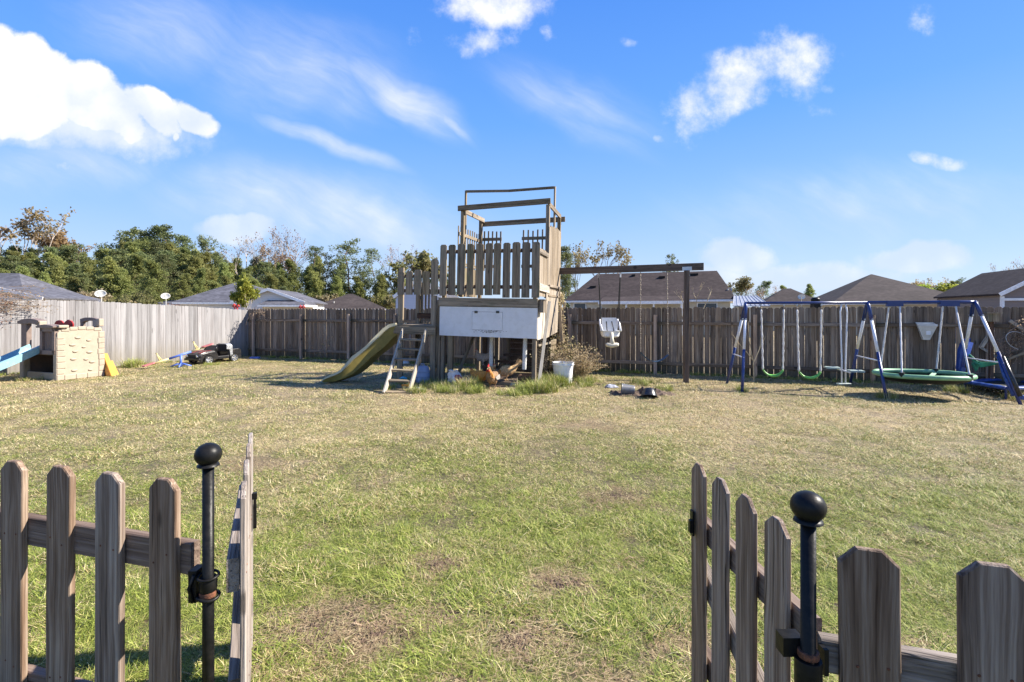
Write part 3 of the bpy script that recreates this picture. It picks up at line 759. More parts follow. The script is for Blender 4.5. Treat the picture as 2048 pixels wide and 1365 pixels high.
def gable_front(h, FL, dirv, w_, dep, ez, az, roofmat, wallmat, over=.35, apex=.5, rname='gable_roof', th=.1):
    """roof whose ridge runs away from us, with a boarded gable facing the yard"""
    e, d_ = axes(dirv); FL = Vector((FL[0], FL[1], 0)); Z = Vector((0, 0, 1)); rot = math.atan2(e.y, e.x)
    A = FL + Z * ez; B = FL + e * w_ + Z * ez; T = FL + e * (w_ * apex) + Z * az
    for p, q in ((A, T), (T, B)):
        mb = MB(); k = Z * th
        vs = [p, q, q + d_ * dep, p + d_ * dep]; vs += [v + k for v in vs]
        mb.add(vs, [(0, 1, 2, 3), (7, 6, 5, 4), (0, 4, 5, 1), (1, 5, 6, 2), (2, 6, 7, 3), (3, 7, 4, 0)]); mb.build(rname, roofmat, h, world=True)
        lumber('rake_board', p - d_ * .03 + Z * (th / 2 - .02), q - d_ * .03 + Z * (th / 2 - .02), .05, .2, 'trim_white', h, side=d_, world=True)
    mb = MB(); o_ = d_ * over; vs = [A + o_ + e * over - Z * (ez + .2), B + o_ - e * over - Z * (ez + .2), B + o_ - e * over + Z * .0, T + o_ - Z * .02, A + o_ + e * over]
    vs += [v + d_ * (dep - over) for v in vs]; n = 5
    mb.add(vs, [tuple(range(n)), tuple(range(2 * n - 1, n - 1, -1))] + [((i + 1) % n, i, i + n, (i + 1) % n + n) for i in range(n)])
    mb.build('gable_wall', wallmat, h, world=True)
def dish(label, p, az, tilt, size=.45):
    t_ = thing('satellite_dish', label, 'satellite dish', p, (0, 0, az))
    mb = MB().lathe([(0, 0), (size * .3, .012), (size * .6, .045), (size * .85, .09), (size, .13), (size * 1.0, .14), (size * .84, .10), (size * .3, .025), (0, .012)], 20)
    o = mb.build('reflector', 'dish_grey', t_, smooth=True); o.rotation_euler = (tilt, 0, 0); o.location = (0, -.1, .30); o.scale = (1, .85, 1)
    n = Euler((tilt, 0, 0)).to_matrix() @ Vector((0, 0, 1)); dn = Euler((tilt, 0, 0)).to_matrix() @ Vector((0, -1, 0))
    c_ = Vector((0, -.1, .30))
    MB().tube([c_ + dn * size * .8, c_ + dn * size * .7 + n * .5], .02, 6).build('arm', 'dish_grey', t_)
    q = c_ + dn * size * .7 + n * .5
    MB().box(q, (.12, .12, .14)).build('receiver', 'dish_grey', t_)
    MB().tube([(0, 0, -.35), (0, .02, .12), (0, -.08, .30)], .025, 6).build('mast', 'dish_grey', t_)
    return t_
FD = (.935, -.355)
# long brown roof behind the swing beam
hb = thing('house', 'cream house under a long dark brown shingle roof, behind the fence at the swing beam', 'house', (10, 40, 0))
hip_house(hb, (4.3, 41), FD, 12.9, 10, 2.68, 5.15, 1.7, 1.2, 'shingle_brown', 'siding_cream', wins=((1.2, 1.95, .9, .9), (10.9, 1.9, 1.3, .9)))
e_, d2 = axes(FD)
q = Vector((4.3, 41, 0)) + e_ * 3.1 - d2 * 1.6
for a_, b_ in (((q + Vector((0, 0, 2.42))), (q + e_ * 6.2 + Vector((0, 0, 2.42)))),):
    mb = MB(); k = d2 * 2.3 + Vector((0, 0, .5)); vs = [a_, b_, b_ + k, a_ + k]; vs += [v + Vector((0, 0, .06)) for v in vs]
    mb.add(vs, [(0, 1, 2, 3), (7, 6, 5, 4), (0, 4, 5, 1), (1, 5, 6, 2), (2, 6, 7, 3), (3, 7, 4, 0)]).build('porch_roof', 'shingle_brown', hb, world=True)
    lumber('fascia', a_ - d2 * .03, b_ - d2 * .03, .04, .22, 'trim_white', hb, side=d2, world=True)
for t_ in (.15, 2.1, 4.1, 6.05):
    qq = q + e_ * t_ + d2 * .12; lumber('porch_post', qq, qq + Vector((0, 0, 2.3)), .12, .12, 'trim_white', hb, side=e_, world=True)
for (t_, s_, wd_) in ((1.9, 2.3, .5), (7.4, 3.9, .5), (9.9, 4.3, .7), (5.0, 4.4, .3)):     # vents on the slope
    f_ = s_ / 5; qq = Vector((4.3, 41, 0)) + e_ * t_ + d2 * s_ + Vector((0, 0, 2.68 + (5.15 - 2.68) * f_ + .04))
    MB().box(qq, (wd_, .3, .16), math.atan2(e_.y, e_.x)).build('roof_vent', 'black_metal', hb, world=True)
dish('grey satellite dish on the right end of the brown roof, beside the swing beam post', P(1458, 590, 38.5), R(-30), R(62), .26)
# corrugated little roof
hm = thing('shed', 'small shed under a pale grey metal roof, right of the long brown roof', 'shed', (17, 37, 0))
e2, d3 = axes((.935, -.355)); s0 = P(1466, 610, 34.5); s0.z = 0
mb = MB()
for i in range(9):
    a_ = s0 + e2 * (i * .3); b_ = s0 + e2 * (i * .3 + .15)
a_ = s0 + Vector((0, 0, 2.1)); vs = [a_, a_ + e2 * 2.3, a_ + e2 * 1.7 + d3 * 2.6 + Vector((0, 0, .75)), a_ + e2 * .2 + d3 * 2.6 + Vector((0, 0, .75))]
vs += [v + Vector((0, 0, .06)) for v in vs]
mb.add(vs, [(0, 1, 2, 3), (7, 6, 5, 4), (0, 4, 5, 1), (1, 5, 6, 2), (2, 6, 7, 3), (3, 7, 4, 0)]).build('roof', 'roof_metal', hm, world=True)
for i in range(9):
    k_ = i / 8; lumber('roof_rib', a_ + e2 * (2.3 * k_) + Vector((0, 0, .07)), a_ + e2 * (.2 + 1.5 * k_) + d3 * 2.6 + Vector((0, 0, .82)), .04, .04, 'roof_metal', hm, side=e2, world=True)
cc = s0 + e2 * 1.15 + d3 * 1.3; MB().box((cc.x, cc.y, 1.0), (2.0, 2.2, 2.1), math.atan2(e2.y, e2.x)).build('wall', 'siding_cream', hm, world=True)
# large brown hip roof on the right
hr = thing('house', 'house under a broad brown hip roof, behind the fence above the blue swing set', 'house', (28, 40, 0))
hip_house(hr, (24.4, 38), FD, 8.9, 15, 2.47, 5.0, 4.4, 4.4, 'shingle_taupe', 'siding_cream')
hip_house(hr, (23.6, 47), FD, 5, 7, 2.6, 4.05, 2.2, 2.2, 'shingle_taupe', 'siding_cream', rname='rear_roof')
dish('grey satellite dish at the left foot of the broad brown hip roof', P(1603, 604, 37.2), R(-30), R(62), .25)
# far right brown roof and the grey-sided gable
hf = thing('house', 'house with a low brown roof and cream wall at the right frame edge', 'house', (36, 42, 0))
f0 = P(1900, 598, 47); hip_house(hf, (f0.x, 47), FD, 16, 9, 2.95, 4.6, 6.0, 3, 'shingle_brown', 'siding_cream')
for px_ in (1938, 1975):
    q = P(px_, 588, 47.5); q.z = 3.65; MB().tube([q, q + Vector((0, 0, .5))], .06, 8).build('vent_pipe', 'dish_grey', hf, world=True)
hg = thing('house', 'grey-sided gable end with white trim at the right frame edge', 'house', (31, 28, 0))
g0 = P(1999, 600, 28); gable_front(hg, (g0.x, 28), (.96, -.28), 5.5, 7, 2.65, 4.25, 'shingle_brown', 'siding_grey', over=.2)
lumber('corner_board', (g0.x + .25, 28.1, 0), (g0.x + .25, 28.1, 2.6), .14, .14, 'trim_white', hg, world=True)
lumber('gable_band', (g0.x + .2, 28.1, 2.42), (g0.x + 5.1, 26.7, 2.42), .06, .14, 'trim_white', hg, side=(0, 1, 0), world=True)
# left: grey roof with white gable
h1 = thing('house', 'house with a long grey shingle roof and small white gable at the left frame edge', 'house', (-38, 34, 0))
LD = (.985, .17)
hip_house(h1, (-46, 31), (.99, .1), 14.5, 7.5, 2.42, 4.5, 3.5, 3.4, 'shingle_grey', 'siding_white')
g0 = P(-150, 596, 29.5); gable_front(h1, (g0.x, 29.5), (.99, .1), 6.4, 5, 2.5, 3.25, 'shingle_grey', 'siding_white', over=.25, apex=.5)
dish('pale satellite dish at the right end of the grey roof, farthest left of all dishes', P(203, 600, 30.0), R(25), R(60), .29)
# second grey roof, with gabled wing
h2 = thing('house', 'cream house with a grey hip roof and white front gable, behind the pale fence', 'house', (-24, 40, 0))
hip_house(h2, (-27.2, 40), (.99, .12), 9, 9, 2.54, 4.35, 2.9, 5.3, 'shingle_grey', 'siding_white')
hip_house(h2, (-33.4, 46), (.99, .12), 9, 8, 2.5, 3.9, 6.2, 1.5, 'shingle_grey', 'siding_cream', rname='rear_roof')
g0 = P(462, 604, 36.5); gable_front(h2, (g0.x, 36.5), (.99, .12), 5.15, 7, 2.38, 3.36, 'shingle_grey', 'siding_white', over=.3)
hip_house(h2, (g0.x + 2.2, 36.0), (.99, .12), 3.25, 3.4, 2.28, 2.78, .5, .6, 'shingle_grey', 'siding_tan', rname='porch_roof', over=.25)
dish('pale satellite dish at the left end of the second grey roof', P(332, 602, 39), R(25), R(60), .32)
# brown pyramid roof
h3 = thing('house', 'small house under a brown pyramid roof, between the grey roofs and the play tower', 'house', (-18, 55, 0))
hip_house(h3, (-21.4, 52), (.97, .24), 8.1, 8, 2.1, 3.8, 3.9, 3.7, 'shingle_taupe', 'siding_cream')
for px_, py_ in ((655, 607), (668, 603)):
    q = P(px_, py_, 54); MB().tube([q - Vector((0, 0, .4)), q], .05, 6).build('vent_pipe', 'dish_grey', h3, world=True)
# pale blue-white building seen through the balcony
h4 = thing('shed', 'pale blue-white gabled building seen through the tower balcony', 'shed', (-6, 31, 0))
g0 = P(787, 597, 31); gable_front(h4, (g0.x, 31), (.97, -.24), 3.2, 3, 2.6, 3.5, 'shingle_grey', 'siding_blue', over=.1, apex=.42)

# ================================================================== TREES
def cards(mb, c, n, rad, size, asp=.3, flat=.7):
    for _ in range(n):
        q = Vector((random.gauss(0, 1), random.gauss(0, 1), random.gauss(0, flat))); q = q.normalized() * rad * rnd() ** .45
        p = c + Vector((q.x, q.y, q.z * flat))
        a = Vector((random.gauss(0, 1), random.gauss(0, 1), random.gauss(.25, .8))).normalized() * size * ru(.6, 1.2)
        b = a.cross(Vector((random.gauss(0, 1), random.gauss(0, 1), random.gauss(0, 1)))).normalized() * size * asp * ru(.7, 1.3)
        mb.add([p - b, p + b, p + a], [(0, 1, 2)], rnd())
def pine(seed, h=12.0, cone=False, start=.28, rad=2.5, whorls=15, dens=15, top=.35, leafm='pine_needles', openness=.0, size=.36):
    random.seed(seed); tr = MB(); cr = MB()
    sway = [Vector((ru(-.15, .15) * i, ru(-.15, .15) * i, h * i / 6)) for i in range(7)]
    tr.tube(sway, [.16 * (1 - .85 * i / 6) + .01 for i in range(7)], 7)
    def ax(z):
        k = min(5.999, z / h * 6); i = int(k); return sway[i].lerp(sway[i + 1], k - i)
    for wv in range(whorls):
        f = wv / (whorls - 1); z = h * (start + (1 - start) * f * .97)
        prof = math.sin(math.pi * min(1, (.18 + .82 * f) ** 1.1)) ** .6 if f > .4 else .62 + .9 * f
        if cone: prof = .16 + .95 * (1 - f) ** .8
        prof = max(.1 if cone else top if f > .85 else .3, min(1, prof))
        nb = random.choice((4, 5, 6)); a0 = ru(0, 6.28)
        for k in range(nb):
            if rnd() < openness + .06: continue
            a = a0 + k * 6.283 / nb + ru(-.3, .3); L = rad * prof * ru(.65, 1.15)
            base = ax(z); tip = base + Vector((math.cos(a) * L, math.sin(a) * L, L * ru(.1, .42)))
            tr.tube([base, base.lerp(tip, .5) - Vector((0, 0, .05)), tip], [.035, .02, .008], 4, cap=False)
            for s in (.42, .7, .97):
                if rnd() < openness: continue
                cards(cr, base.lerp(tip, s) + Vector((ru(-.2, .2), ru(-.2, .2), ru(-.1, .45))), int(dens * ru(1.6, 2.6)), .38 + .22 * L * .35, size * .74, flat=.95)
    cards(cr, sway[-1], dens * 3, .42, size * .74)
    a = tr.mesh('pine_trunk'); a.materials.append(MATS['bark']); b = cr.mesh('pine_crown'); b.materials.append(MATS[leafm])
    return a, b
def broadleaf(seed, h=10, rad=3, levels=4, leafn=6, lsize=.22, leafm='leaves_rust', barkm='bark_pale', spreadv=.55, leafprob=.9, first=.3, upw=.35, crad=.35, r0=.16):
    random.seed(seed); tr = MB(); cr = MB()
    def grow(p, d_, L, r, lev):
        n = 3; pts = [p]; dd = d_.copy()
        for i in range(n):
            dd = (dd + Vector((ru(-.2, .2), ru(-.2, .2), ru(-.05, .15)))).normalized(); pts.append(pts[-1] + dd * L / n)
        tr.tube(pts, [r * (1 - .4 * i / n) for i in range(n + 1)], 5 if lev < 2 else 3, cap=False)
        if lev >= levels:
            if rnd() < leafprob:
                for q in pts[1:]: cards(cr, q, leafn, crad, lsize, .55, .9)
            return
        k = random.choice((2, 3, 3)) + (1 if lev == 0 else 0)
        for i in range(k):
            a = ru(0, 6.28); s = spreadv * ru(.6, 1.3)
            nd = (dd + Vector((math.cos(a) * s, math.sin(a) * s, upw * ru(0, 1)))).normalized()
            grow(pts[-1] if i < k - 1 or lev == 0 else pts[-2], nd, L * ru(.62, .82), r * .55, lev + 1)
    lp, leafprob = leafprob, 0.0; grow(Vector((0, 0, 0)), Vector((0, 0, 1)), h * first, r0, 0); k0 = h / max(v[2] for v in tr.v)
    leafprob = lp; tr = MB(); cr = MB(); random.seed(seed); grow(Vector((0, 0, 0)), Vector((0, 0, 1)), h * first * k0, r0, 0)
    a = tr.mesh('trunk'); a.materials.append(MATS[barkm]); b = cr.mesh('crown'); b.materials.append(MATS[leafm])
    zmax = max([v[2] for v in tr.v]); s = h / zmax
    if not .5 < s < 2: s = 1
    for m_ in (a, b): m_.transform(Matrix.Scale(s, 4))
    return a, b
def plant(kind, name, label, x, y, s=1.0, sz=None, group=None, rz=None, z=0.0, cat='tree', names=('trunk', 'crown')):
    t_ = thing(name, label, cat, (x, y, z), (0, 0, ru(0, 6.28) if rz is None else rz), group)
    t_.scale = (s, s, sz or s)
    link(names[0], kind[0], t_)
    if len(kind[1].polygons): link(names[1], kind[1], t_)
    return t_
st = random.getstate()
PK = [pine(100 + i, cone=True, rad=ru(2.2, 3.0), start=random.choice((.12, .2, .28)), dens=20, whorls=16) for i in range(5)]
PD = [pine(200 + i, rad=2.3, start=.35, whorls=13, dens=17, leafm='pine_needles_dark', openness=.16) for i in range(3)]
PS = [pine(300 + i, rad=2.3, start=.42, whorls=10, dens=15, leafm='pine_needles_dark', openness=.3, top=.5) for i in range(3)]
BR = [broadleaf(400 + i, 10, leafm='leaves_rust', leafn=7, lsize=.26) for i in range(2)]
BT = [broadleaf(410 + i, 10, leafm='leaves_tan', leafn=5, lsize=.22, leafprob=.8) for i in range(2)]
BO = [broadleaf(420 + i, 9, leafm='leaves_olive', leafn=9, lsize=.3, crad=.5) for i in range(2)]
BB = [broadleaf(430 + i, 9, leafm='leaves_rust', leafn=2, lsize=.12, leafprob=.5, levels=5) for i in range(2)]
BY = [broadleaf(440, 7, leafm='leaves_yellowgreen', leafn=11, lsize=.3, crad=.5)]
BG = [broadleaf(450, 3, leafm='leaves_bright', leafn=10, lsize=.10, crad=.16, levels=5, r0=.04, spreadv=.5, upw=.6, first=.42)]
BU = [broadleaf(460 + i, 3, leafm=('brush_dry', 'leaves_olive', 'leaves_rust')[i], leafn=6, lsize=.16, crad=.28, first=.12, spreadv=.9, r0=.05) for i in range(3)]
random.setstate(st)
def topz(py, D): return H + (625 - py) / 1000 * D
def tp(kind, name, label, px, py, D, base=12.0, wid=1.0, group=None):
    s = topz(py, D) / (12.9 if base == 12 else base); x = (px - 1024) / 1000 * D
    t_ = plant(kind, name, label, x, D, s * wid, s, group); return t_
# the wood's skyline (photo bearing, crown-top bearing)
sky_l = [(-250, 470), (0, 474), (60, 478), (110, 470), (165, 492), (200, 482), (250, 462), (335, 458), (375, 475), (420, 480), (480, 505), (560, 503), (620, 502), (660, 512), (720, 525), (760, 530), (800, 535), (900, 530)]
def prof(px):
    for (a, b), (c, d_) in zip(sky_l, sky_l[1:]):
        if a <= px <= c: return b + (d_ - b) * (px - a) / (c - a)
    return sky_l[-1][1] if px > 0 else sky_l[0][1]
G1 = 'pines of the dense wood beyond the left fence'; GL = 'green pine in the dense wood beyond the left fence'
for D, off, step in ((70, -4, 38), (66, 12, 46), (63, 28, 50), (58, 24, 54), (53, 42, 60), (49, 64, 68)):
    px = -160 + ru(0, 40)
    while px < 905:
        py = prof(px) + 12 + off * .8 + ru(-7, 12)
        if 575 < px < 800 and D < 60: px += step * .9; continue
        if not (px > 760 and off > 35 and rnd() < .3):
            tp(random.choice(PK if rnd() < .8 else PD), 'pine_tree', GL, px, py, D + ru(-2.5, 2.5), 12, ru(.95, 1.35), G1)
        px += step * ru(.75, 1.25)
for px, py, k, lab, wd_ in [(45, 412, BT[0], 'tall airy tree with tan autumn leaves above the pines at far left', 1.0), (10, 436, BR[0], 'rust-leaved tree at the left frame edge above the pines', 1.2), (112, 458, BR[1], 'low leaning tree with orange leaves right of the tall tan tree', .9),
                       (72, 452, BR[0], 'rust-leaved tree just behind the tall tan tree', .9),
                       (250, 450, PD[0], 'dark round-topped pine rising at the left of the wood', 1.2), (290, 456, PD[1], 'dark pine between the two highest round-topped pines', 1.0), (336, 446, PD[2], 'highest dark pine of the wood, above the second grey roof', 1.2), (372, 466, PD[0], 'dark pine on the right shoulder of the highest pine', .9),
                       (420, 466, PS[0], 'lone tufted pine crown standing free right of the highest pines', .95), (150, 482, PS[1], 'small dark pine crown in the dip of the skyline', .9),
                       (502, 472, BB[0], 'nearly bare grey-twigged tree above the wood', 1.1), (535, 492, BR[0], 'small orange-brown tree in front of the nearly bare one', .8), (583, 458, BB[1], 'tall bare tree with leaf tufts at its tip', .95), (620, 488, PS[2], 'low dark pine right of the tall bare tree', .9),
                       (700, 472, PS[0], 'lone open pine on a clear stem, above the brown pyramid roof', 1.15), (655, 500, PS[1], 'small pine left of the lone open pine', .8), (752, 494, PS[2], 'slender dark pine left of the play tower', .85), (790, 490, BB[0], 'bare twiggy tree just left of the play tower', .8),
                       (835, 507, BO[0], 'round olive-green tree directly behind the tower balcony', 1.25), (868, 512, BO[1], 'olive and brown tree against the left edge of the tower', 1.0)]:
    tp(k, 'pine_tree' if k in PD + PS else 'broadleaf_tree', lab, px, py, 72 if k not in PS else 66, 12 if k in PD + PS else (9 if k in BO + BB else 10), wd_)
tp(PD[1], 'pine_tree', 'dark pine close beside the right edge of the tower', 1128, 488, 60, 12, .85)
tp(PD[0], 'pine_tree', 'bushy dark pine below the swing beam beside the tower', 1135, 535, 52, 12, .9)
tp(BT[1], 'broadleaf_tree', 'tan autumn tree behind the swing beam', 1190, 480, 62, 10, 1.0)
tp(BT[0], 'broadleaf_tree', 'lower tan tree left of the swing beam autumn tree', 1160, 500, 64, 10, .8)
tp(PS[1], 'pine_tree', 'flat-topped lone pine above the brown roof by the beam post', 1345, 503, 75, 12, .8)
for px, py, k, lab, D, wd_ in [(1478, 558, PD[0], 'low dark pine right of the long brown roof', 80, 1.1), (1500, 556, BO[0], 'olive bushy tree right of the long brown roof', 75, 1.3), (1530, 560, PD[2], 'low dark pine in the gap between the brown roofs', 85, 1.3), (1515, 575, BB[1], 'bare brown tree in the gap between the brown roofs', 60, 1.3), (1555, 572, BB[0], 'bare twiggy tree left of the broad brown hip roof', 58, 1.2), (1570, 568, PK[1], 'far green pine behind the broad brown hip roof', 100, 1.2), (1620, 566, PK[2], 'distant pine peeking over the left slope of the broad hip roof', 120, 1.1),
                          (1845, 572, BY[0], 'yellow-green tree between the right-hand roofs', 62, 1.2), (1885, 568, BY[0], 'brighter yellow-green tree beside the far right roof', 64, 1.2), (1868, 558, BT[1], 'tan tree behind the yellow-green trees', 85, 1.1), (1828, 568, BO[1], 'olive tree at the right slope of the broad hip roof', 88, 1.2), (1925, 553, PS[0], 'dark pine behind the far right roof', 85, .9), (1905, 560, PK[0], 'green pine left of the dark pine at far right', 95, 1.0),
                          (2000, 528, BB[0], 'bare tree above the far right roof', 70, .9), (2040, 520, BB[1], 'bare autumn tree at the right frame edge', 66, 1.0)]:
    tp(k, 'pine_tree' if k in PD + PS + PK else 'broadleaf_tree', lab, px, py, D, 12 if k in PD + PS + PK else (9 if k in BO + BB else (7 if k in BY else 10)), wd_)
# undergrowth at the foot of the wood
for i in range(34):
    D = ru(43, 47); px = -120 + i * 31 + ru(-8, 8)
    if 560 < px < 810: D = ru(60, 63)
    plant(random.choice(BU), 'shrub', 'brown and olive shrub at the foot of the pine wood', (px - 1024) / 1000 * D, D, ru(.7, 1.3), None, 'undergrowth at the foot of the pine wood', cat='shrub', names=('stems', 'leaves'))
# small bright tree by the gabled house
t_ = plant(BG[0], 'young_tree', 'bright yellow-green young tree in front of the white gable', P(527, 600, 23.5).x, 23.5, .95, 1.13, rz=1.0)
# bare sapling standing up beyond the fence by the beam post
mb = MB()
def twig(mb, p, d_, L, r, lev, sp=.5):
    d_ = d_.normalized(); m_ = p + d_ * L * .5 + Vector((ru(-.04, .04), 0, ru(-.02, .04))) * L; e_ = p + d_ * L + Vector((ru(-.08, .08), ru(-.05, .05), 0)) * L
    mb.tube([p, m_, e_], [r, r * .8, r * .55], 5, cap=False)
    if lev: 
        for _ in range(random.choice((2, 2, 3))): twig(mb, m_.lerp(e_, ru(.2, 1)), d_ + Vector((ru(-sp, sp), ru(-sp, sp), ru(-.05, .35))), L * ru(.5, .75), r * .55, lev - 1, sp)
for px_, dx_ in ((1385, -.55), (1390, .1), (1396, .55)):
    p = P(px_, 625, 15.2); twig(mb, p - Vector((0, 0, 1.6)), Vector((dx_ * .3, 0, 1)), 1.75, .02, 0); twig(mb, p + Vector((dx_ * .25, 0, .05)), Vector((dx_, 0, 1)), .42, .013, 3, .6)
tag(recentre(mb.build('bare_sapling', 'twig_pale', fix=False)), 'bare pale sapling sticking up beyond the fence at the beam post', 'sapling')
mb = MB(); p = G(1508, 764); twig(mb, p, Vector((-.02, 0, 1)), .55, .018, 0)
twig(mb, p + Vector((0, 0, .5)), Vector((-.7, 0, .8)), .55, .012, 1); twig(mb, p + Vector((0, 0, .5)), Vector((.5, 0, 1)), .4, .012, 2); twig(mb, p + Vector((0, 0, .4)), Vector((-.2, .1, 1)), .6, .01, 2)
tag(recentre(mb.build('bare_sapling', 'twig_pale', fix=False)), 'small forked bare sapling in the grass before the fence, left of the first green swing', 'sapling')
# ================================================================== PLAY TOWER
TH = math.atan2(-.305, .952)
PSM = Matrix.LocRotScale(TX, Euler((0, .02, TH)), None); PSI = PSM.inverted()
def _ray(px, py):
    return PSI @ Vector((0, 0, H)), PSI.to_3x3() @ Vector(((px - 1024) / 1000, 1, (625 - py) / 1000))
def LB(px, py, b):
    o, d_ = _ray(px, py); return o + d_ * ((b - o.y) / d_.y)
def LAx(px, py, a):
    o, d_ = _ray(px, py); return o + d_ * ((a - o.x) / d_.x)
tw = thing('play_tower', 'tall weathered wooden play tower with white coop panel, ladder, yellow slide and swing beam', 'play tower', TX, (0, .02, TH))
W_ = 2.385; DP = 2.44
def L_(name, p0, p1, w_=.09, t_=.09, mat='tower_wood', side=(1, 0, 0), parent=tw, jit=0.0, label=None): return lumber(name, p0, p1, w_, t_, mat, parent, side=side, jit=jit, label=label)
# posts
L_('post', (.045, .045, -.1), (.045, .045, 3.2), mat='tower_wood', jit=.004)
L_('post', (W_ - .045, .045, -.1), (W_ - .045, .045, 3.2), mat='tower_wood_warm', jit=.004)
L_('post', (-.07, .05, -.1), (-.07, .05, 2.0), .10, .09, jit=.004)
L_('post', (.24, .06, -.1), (.24, .06, 1.15), .13, .09, jit=.004)
L_('post', (.045, DP - .045, -.1), (.045, DP - .045, 4.36))
L_('post', (W_ - .045, DP - .045, -.1), (W_ - .045, DP - .045, 4.30))
L_('post', (.045, 1.1, 2.1), (.045, 1.1, 4.40), mat='tower_wood')
L_('post', (W_ - .045, 1.1, 2.1), (W_ - .045, 1.1, 4.42), mat='tower_wood_warm')
for a_ in (.62, .95): L_('post', (a_, DP - .05, -.1), (a_, DP - .05, 2.0), mat='tower_wood_warm')
L_('post', (.66, 1.3, -.1), (.66, 1.3, 1.2), .1, .1, mat='tower_wood_dark')
# upper frame
L_('beam', (-.07, 1.03, 4.42), (W_ + .03, 1.03, 4.50), .04, .14, side=(0, 1, 0), mat='tower_wood')
L_('beam', (.02, DP + .03, 4.24), (W_ + .10, DP + .03, 4.30), .04, .14, side=(0, 1, 0), mat='tower_wood')
L_('beam', (.12, 1.06, 4.34), (.12, DP, 4.34), .04, .12, mat='tower_wood_warm')
L_('beam', (W_ - .02, 1.06, 4.44), (W_ - .02, DP, 4.36), .04, .12, mat='tower_wood_warm')
h0 = LB(932, 384, 1.9); h1_ = LB(1110, 376, 1.9)
L_('hoop_post', (h0.x, 1.9, 2.2), (h0.x, 1.9, h0.z + .03), .045, .07, mat='tower_wood')
L_('hoop_post', (h1_.x, 1.9, 2.2), (h1_.x, 1.9, h1_.z + .03), .045, .07, mat='tower_wood_warm')
hm_ = (Vector((h0.x + .02, 1.9, h0.z)) + Vector((h1_.x - .02, 1.9, h1_.z))) / 2 - Vector((0, 0, .035))
L_('hoop_rail', (h0.x + .02, 1.87, h0.z), (hm_.x, 1.87, hm_.z), .05, .065, side=(0, 1, 0)); L_('hoop_rail', (hm_.x, 1.87, hm_.z), (h1_.x - .02, 1.87, h1_.z), .05, .065, side=(0, 1, 0))
# platform, joists, floor boards
L_('beam', (-.06, -.02, 1.955), (W_ + .03, -.02, 1.955), .038, .20, side=(0, 1, 0))
L_('beam', (-.02, DP + .02, 1.95), (W_ + .02, DP + .02, 1.95), .038, .19, side=(0, 1, 0), mat='tower_wood_dark')
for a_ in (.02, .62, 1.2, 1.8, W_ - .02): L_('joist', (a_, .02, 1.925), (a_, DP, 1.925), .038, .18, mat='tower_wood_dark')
for i in range(17): L_('floor_board', (.01, .13 + i * .144, 2.03), (W_ - .01, .13 + i * .144, 2.03), .138, .025, side=(0, 1, 0))
# front pickets
fr = [(879.7, 892.5, 490, 592), (897, 911, 490, 591), (914.3, 929.5, 488.5, 590), (933.5, 947, 488.5, 590), (951.5, 966.8, 488, 591), (970, 984.5, 487, 591), (986.2, 1001, 487, 590), (1005.3, 1019.6, 486, 596), (1024, 1040, 485, 596), (1043, 1059, 485, 596), (1063.6, 1079, 484.5, 596)]
for x0, x1, y0, y1 in fr:
    p = LB((x0 + x1) / 2, y1, -.035); q = LB((x0 + x1) / 2, y0, -.035); wd = LB(x1, y1, -.035).x - LB(x0, y1, -.035).x
    link('picket', dogear_mesh(wd, .022, q.z - p.z, 'tower_wood', .034, .003, .002), tw, loc=(p.x, -.055, p.z), rot=(0, ru(-.006, .006), 0))
for z_ in (2.32, 3.16): L_('rail', (.02, -.012, z_), (W_ - .02, -.012, z_), .06, .085, side=(0, 1, 0), mat='tower_wood_dark')
# right side: boards of the lower then the taller bay
b = .07; k = 0
while b < 2.42:
    tall_ = b > 1.08
    z1 = (3.90 + ru(-.03, .03) + .05 * (b - 1.1)) if tall_ else 3.22 + ru(-.02, .02)
    z0 = 2.12
    m4 = Matrix.Translation((W_ + .012, b, z0)) @ Matrix.Rotation(math.pi / 2, 4, 'Z')
    link('side_board', dogear_mesh(.138, .02, z1 - z0, 'tower_wood_warm', .02, .002, .002), tw, m4)
    b += .146 if not tall_ else .150; k += 1
L_('rail', (W_ + .045, -.03, 3.14), (W_ + .045, .82, 3.12), .09, .04, side=(0, 0, 1), mat='tower_wood_warm')
L_('rail', (W_ + .045, .0, 2.33), (W_ + .045, .95, 2.30), .17, .045, side=(0, 0, 1), mat='painted_worn')
L_('rail', (W_ + .05, 1.0, 2.40), (W_ + .05, 2.3, 2.40), .06, .04, side=(0, 0, 1), mat='tower_wood_warm')
L_('rail', (W_ + .05, .9, 2.16), (W_ + .05, 2.35, 2.16), .05, .04, side=(0, 0, 1), mat='tower_wood_warm')
L_('beam', (W_ + .02, -.02, 1.95), (W_ + .02, DP, 1.95), .19, .038, side=(0, 0, 1), mat='tower_wood_warm')
bx = L_('nest_box', (W_ + .11, .12, 1.74), (W_ + .11, .12, 2.02), .10, .22, mat='tower_wood_warm')
L_('lid', (W_ + .12, .0, 2.035), (W_ + .12, .26, 2.035), .13, .02, mat='tower_wood_warm')
# plywood round the coop
def panel(name, c, d_, mat, parent=tw, label=None):
    o = MB().box((0, 0, 0), d_).build(name, mat, parent, loc=c)
    if label: o['label'] = label
    return o
pl = LB(880, 613, -.01); pr = LB(1075, 617, -.01); zb = LB(880, 671, -.01).z
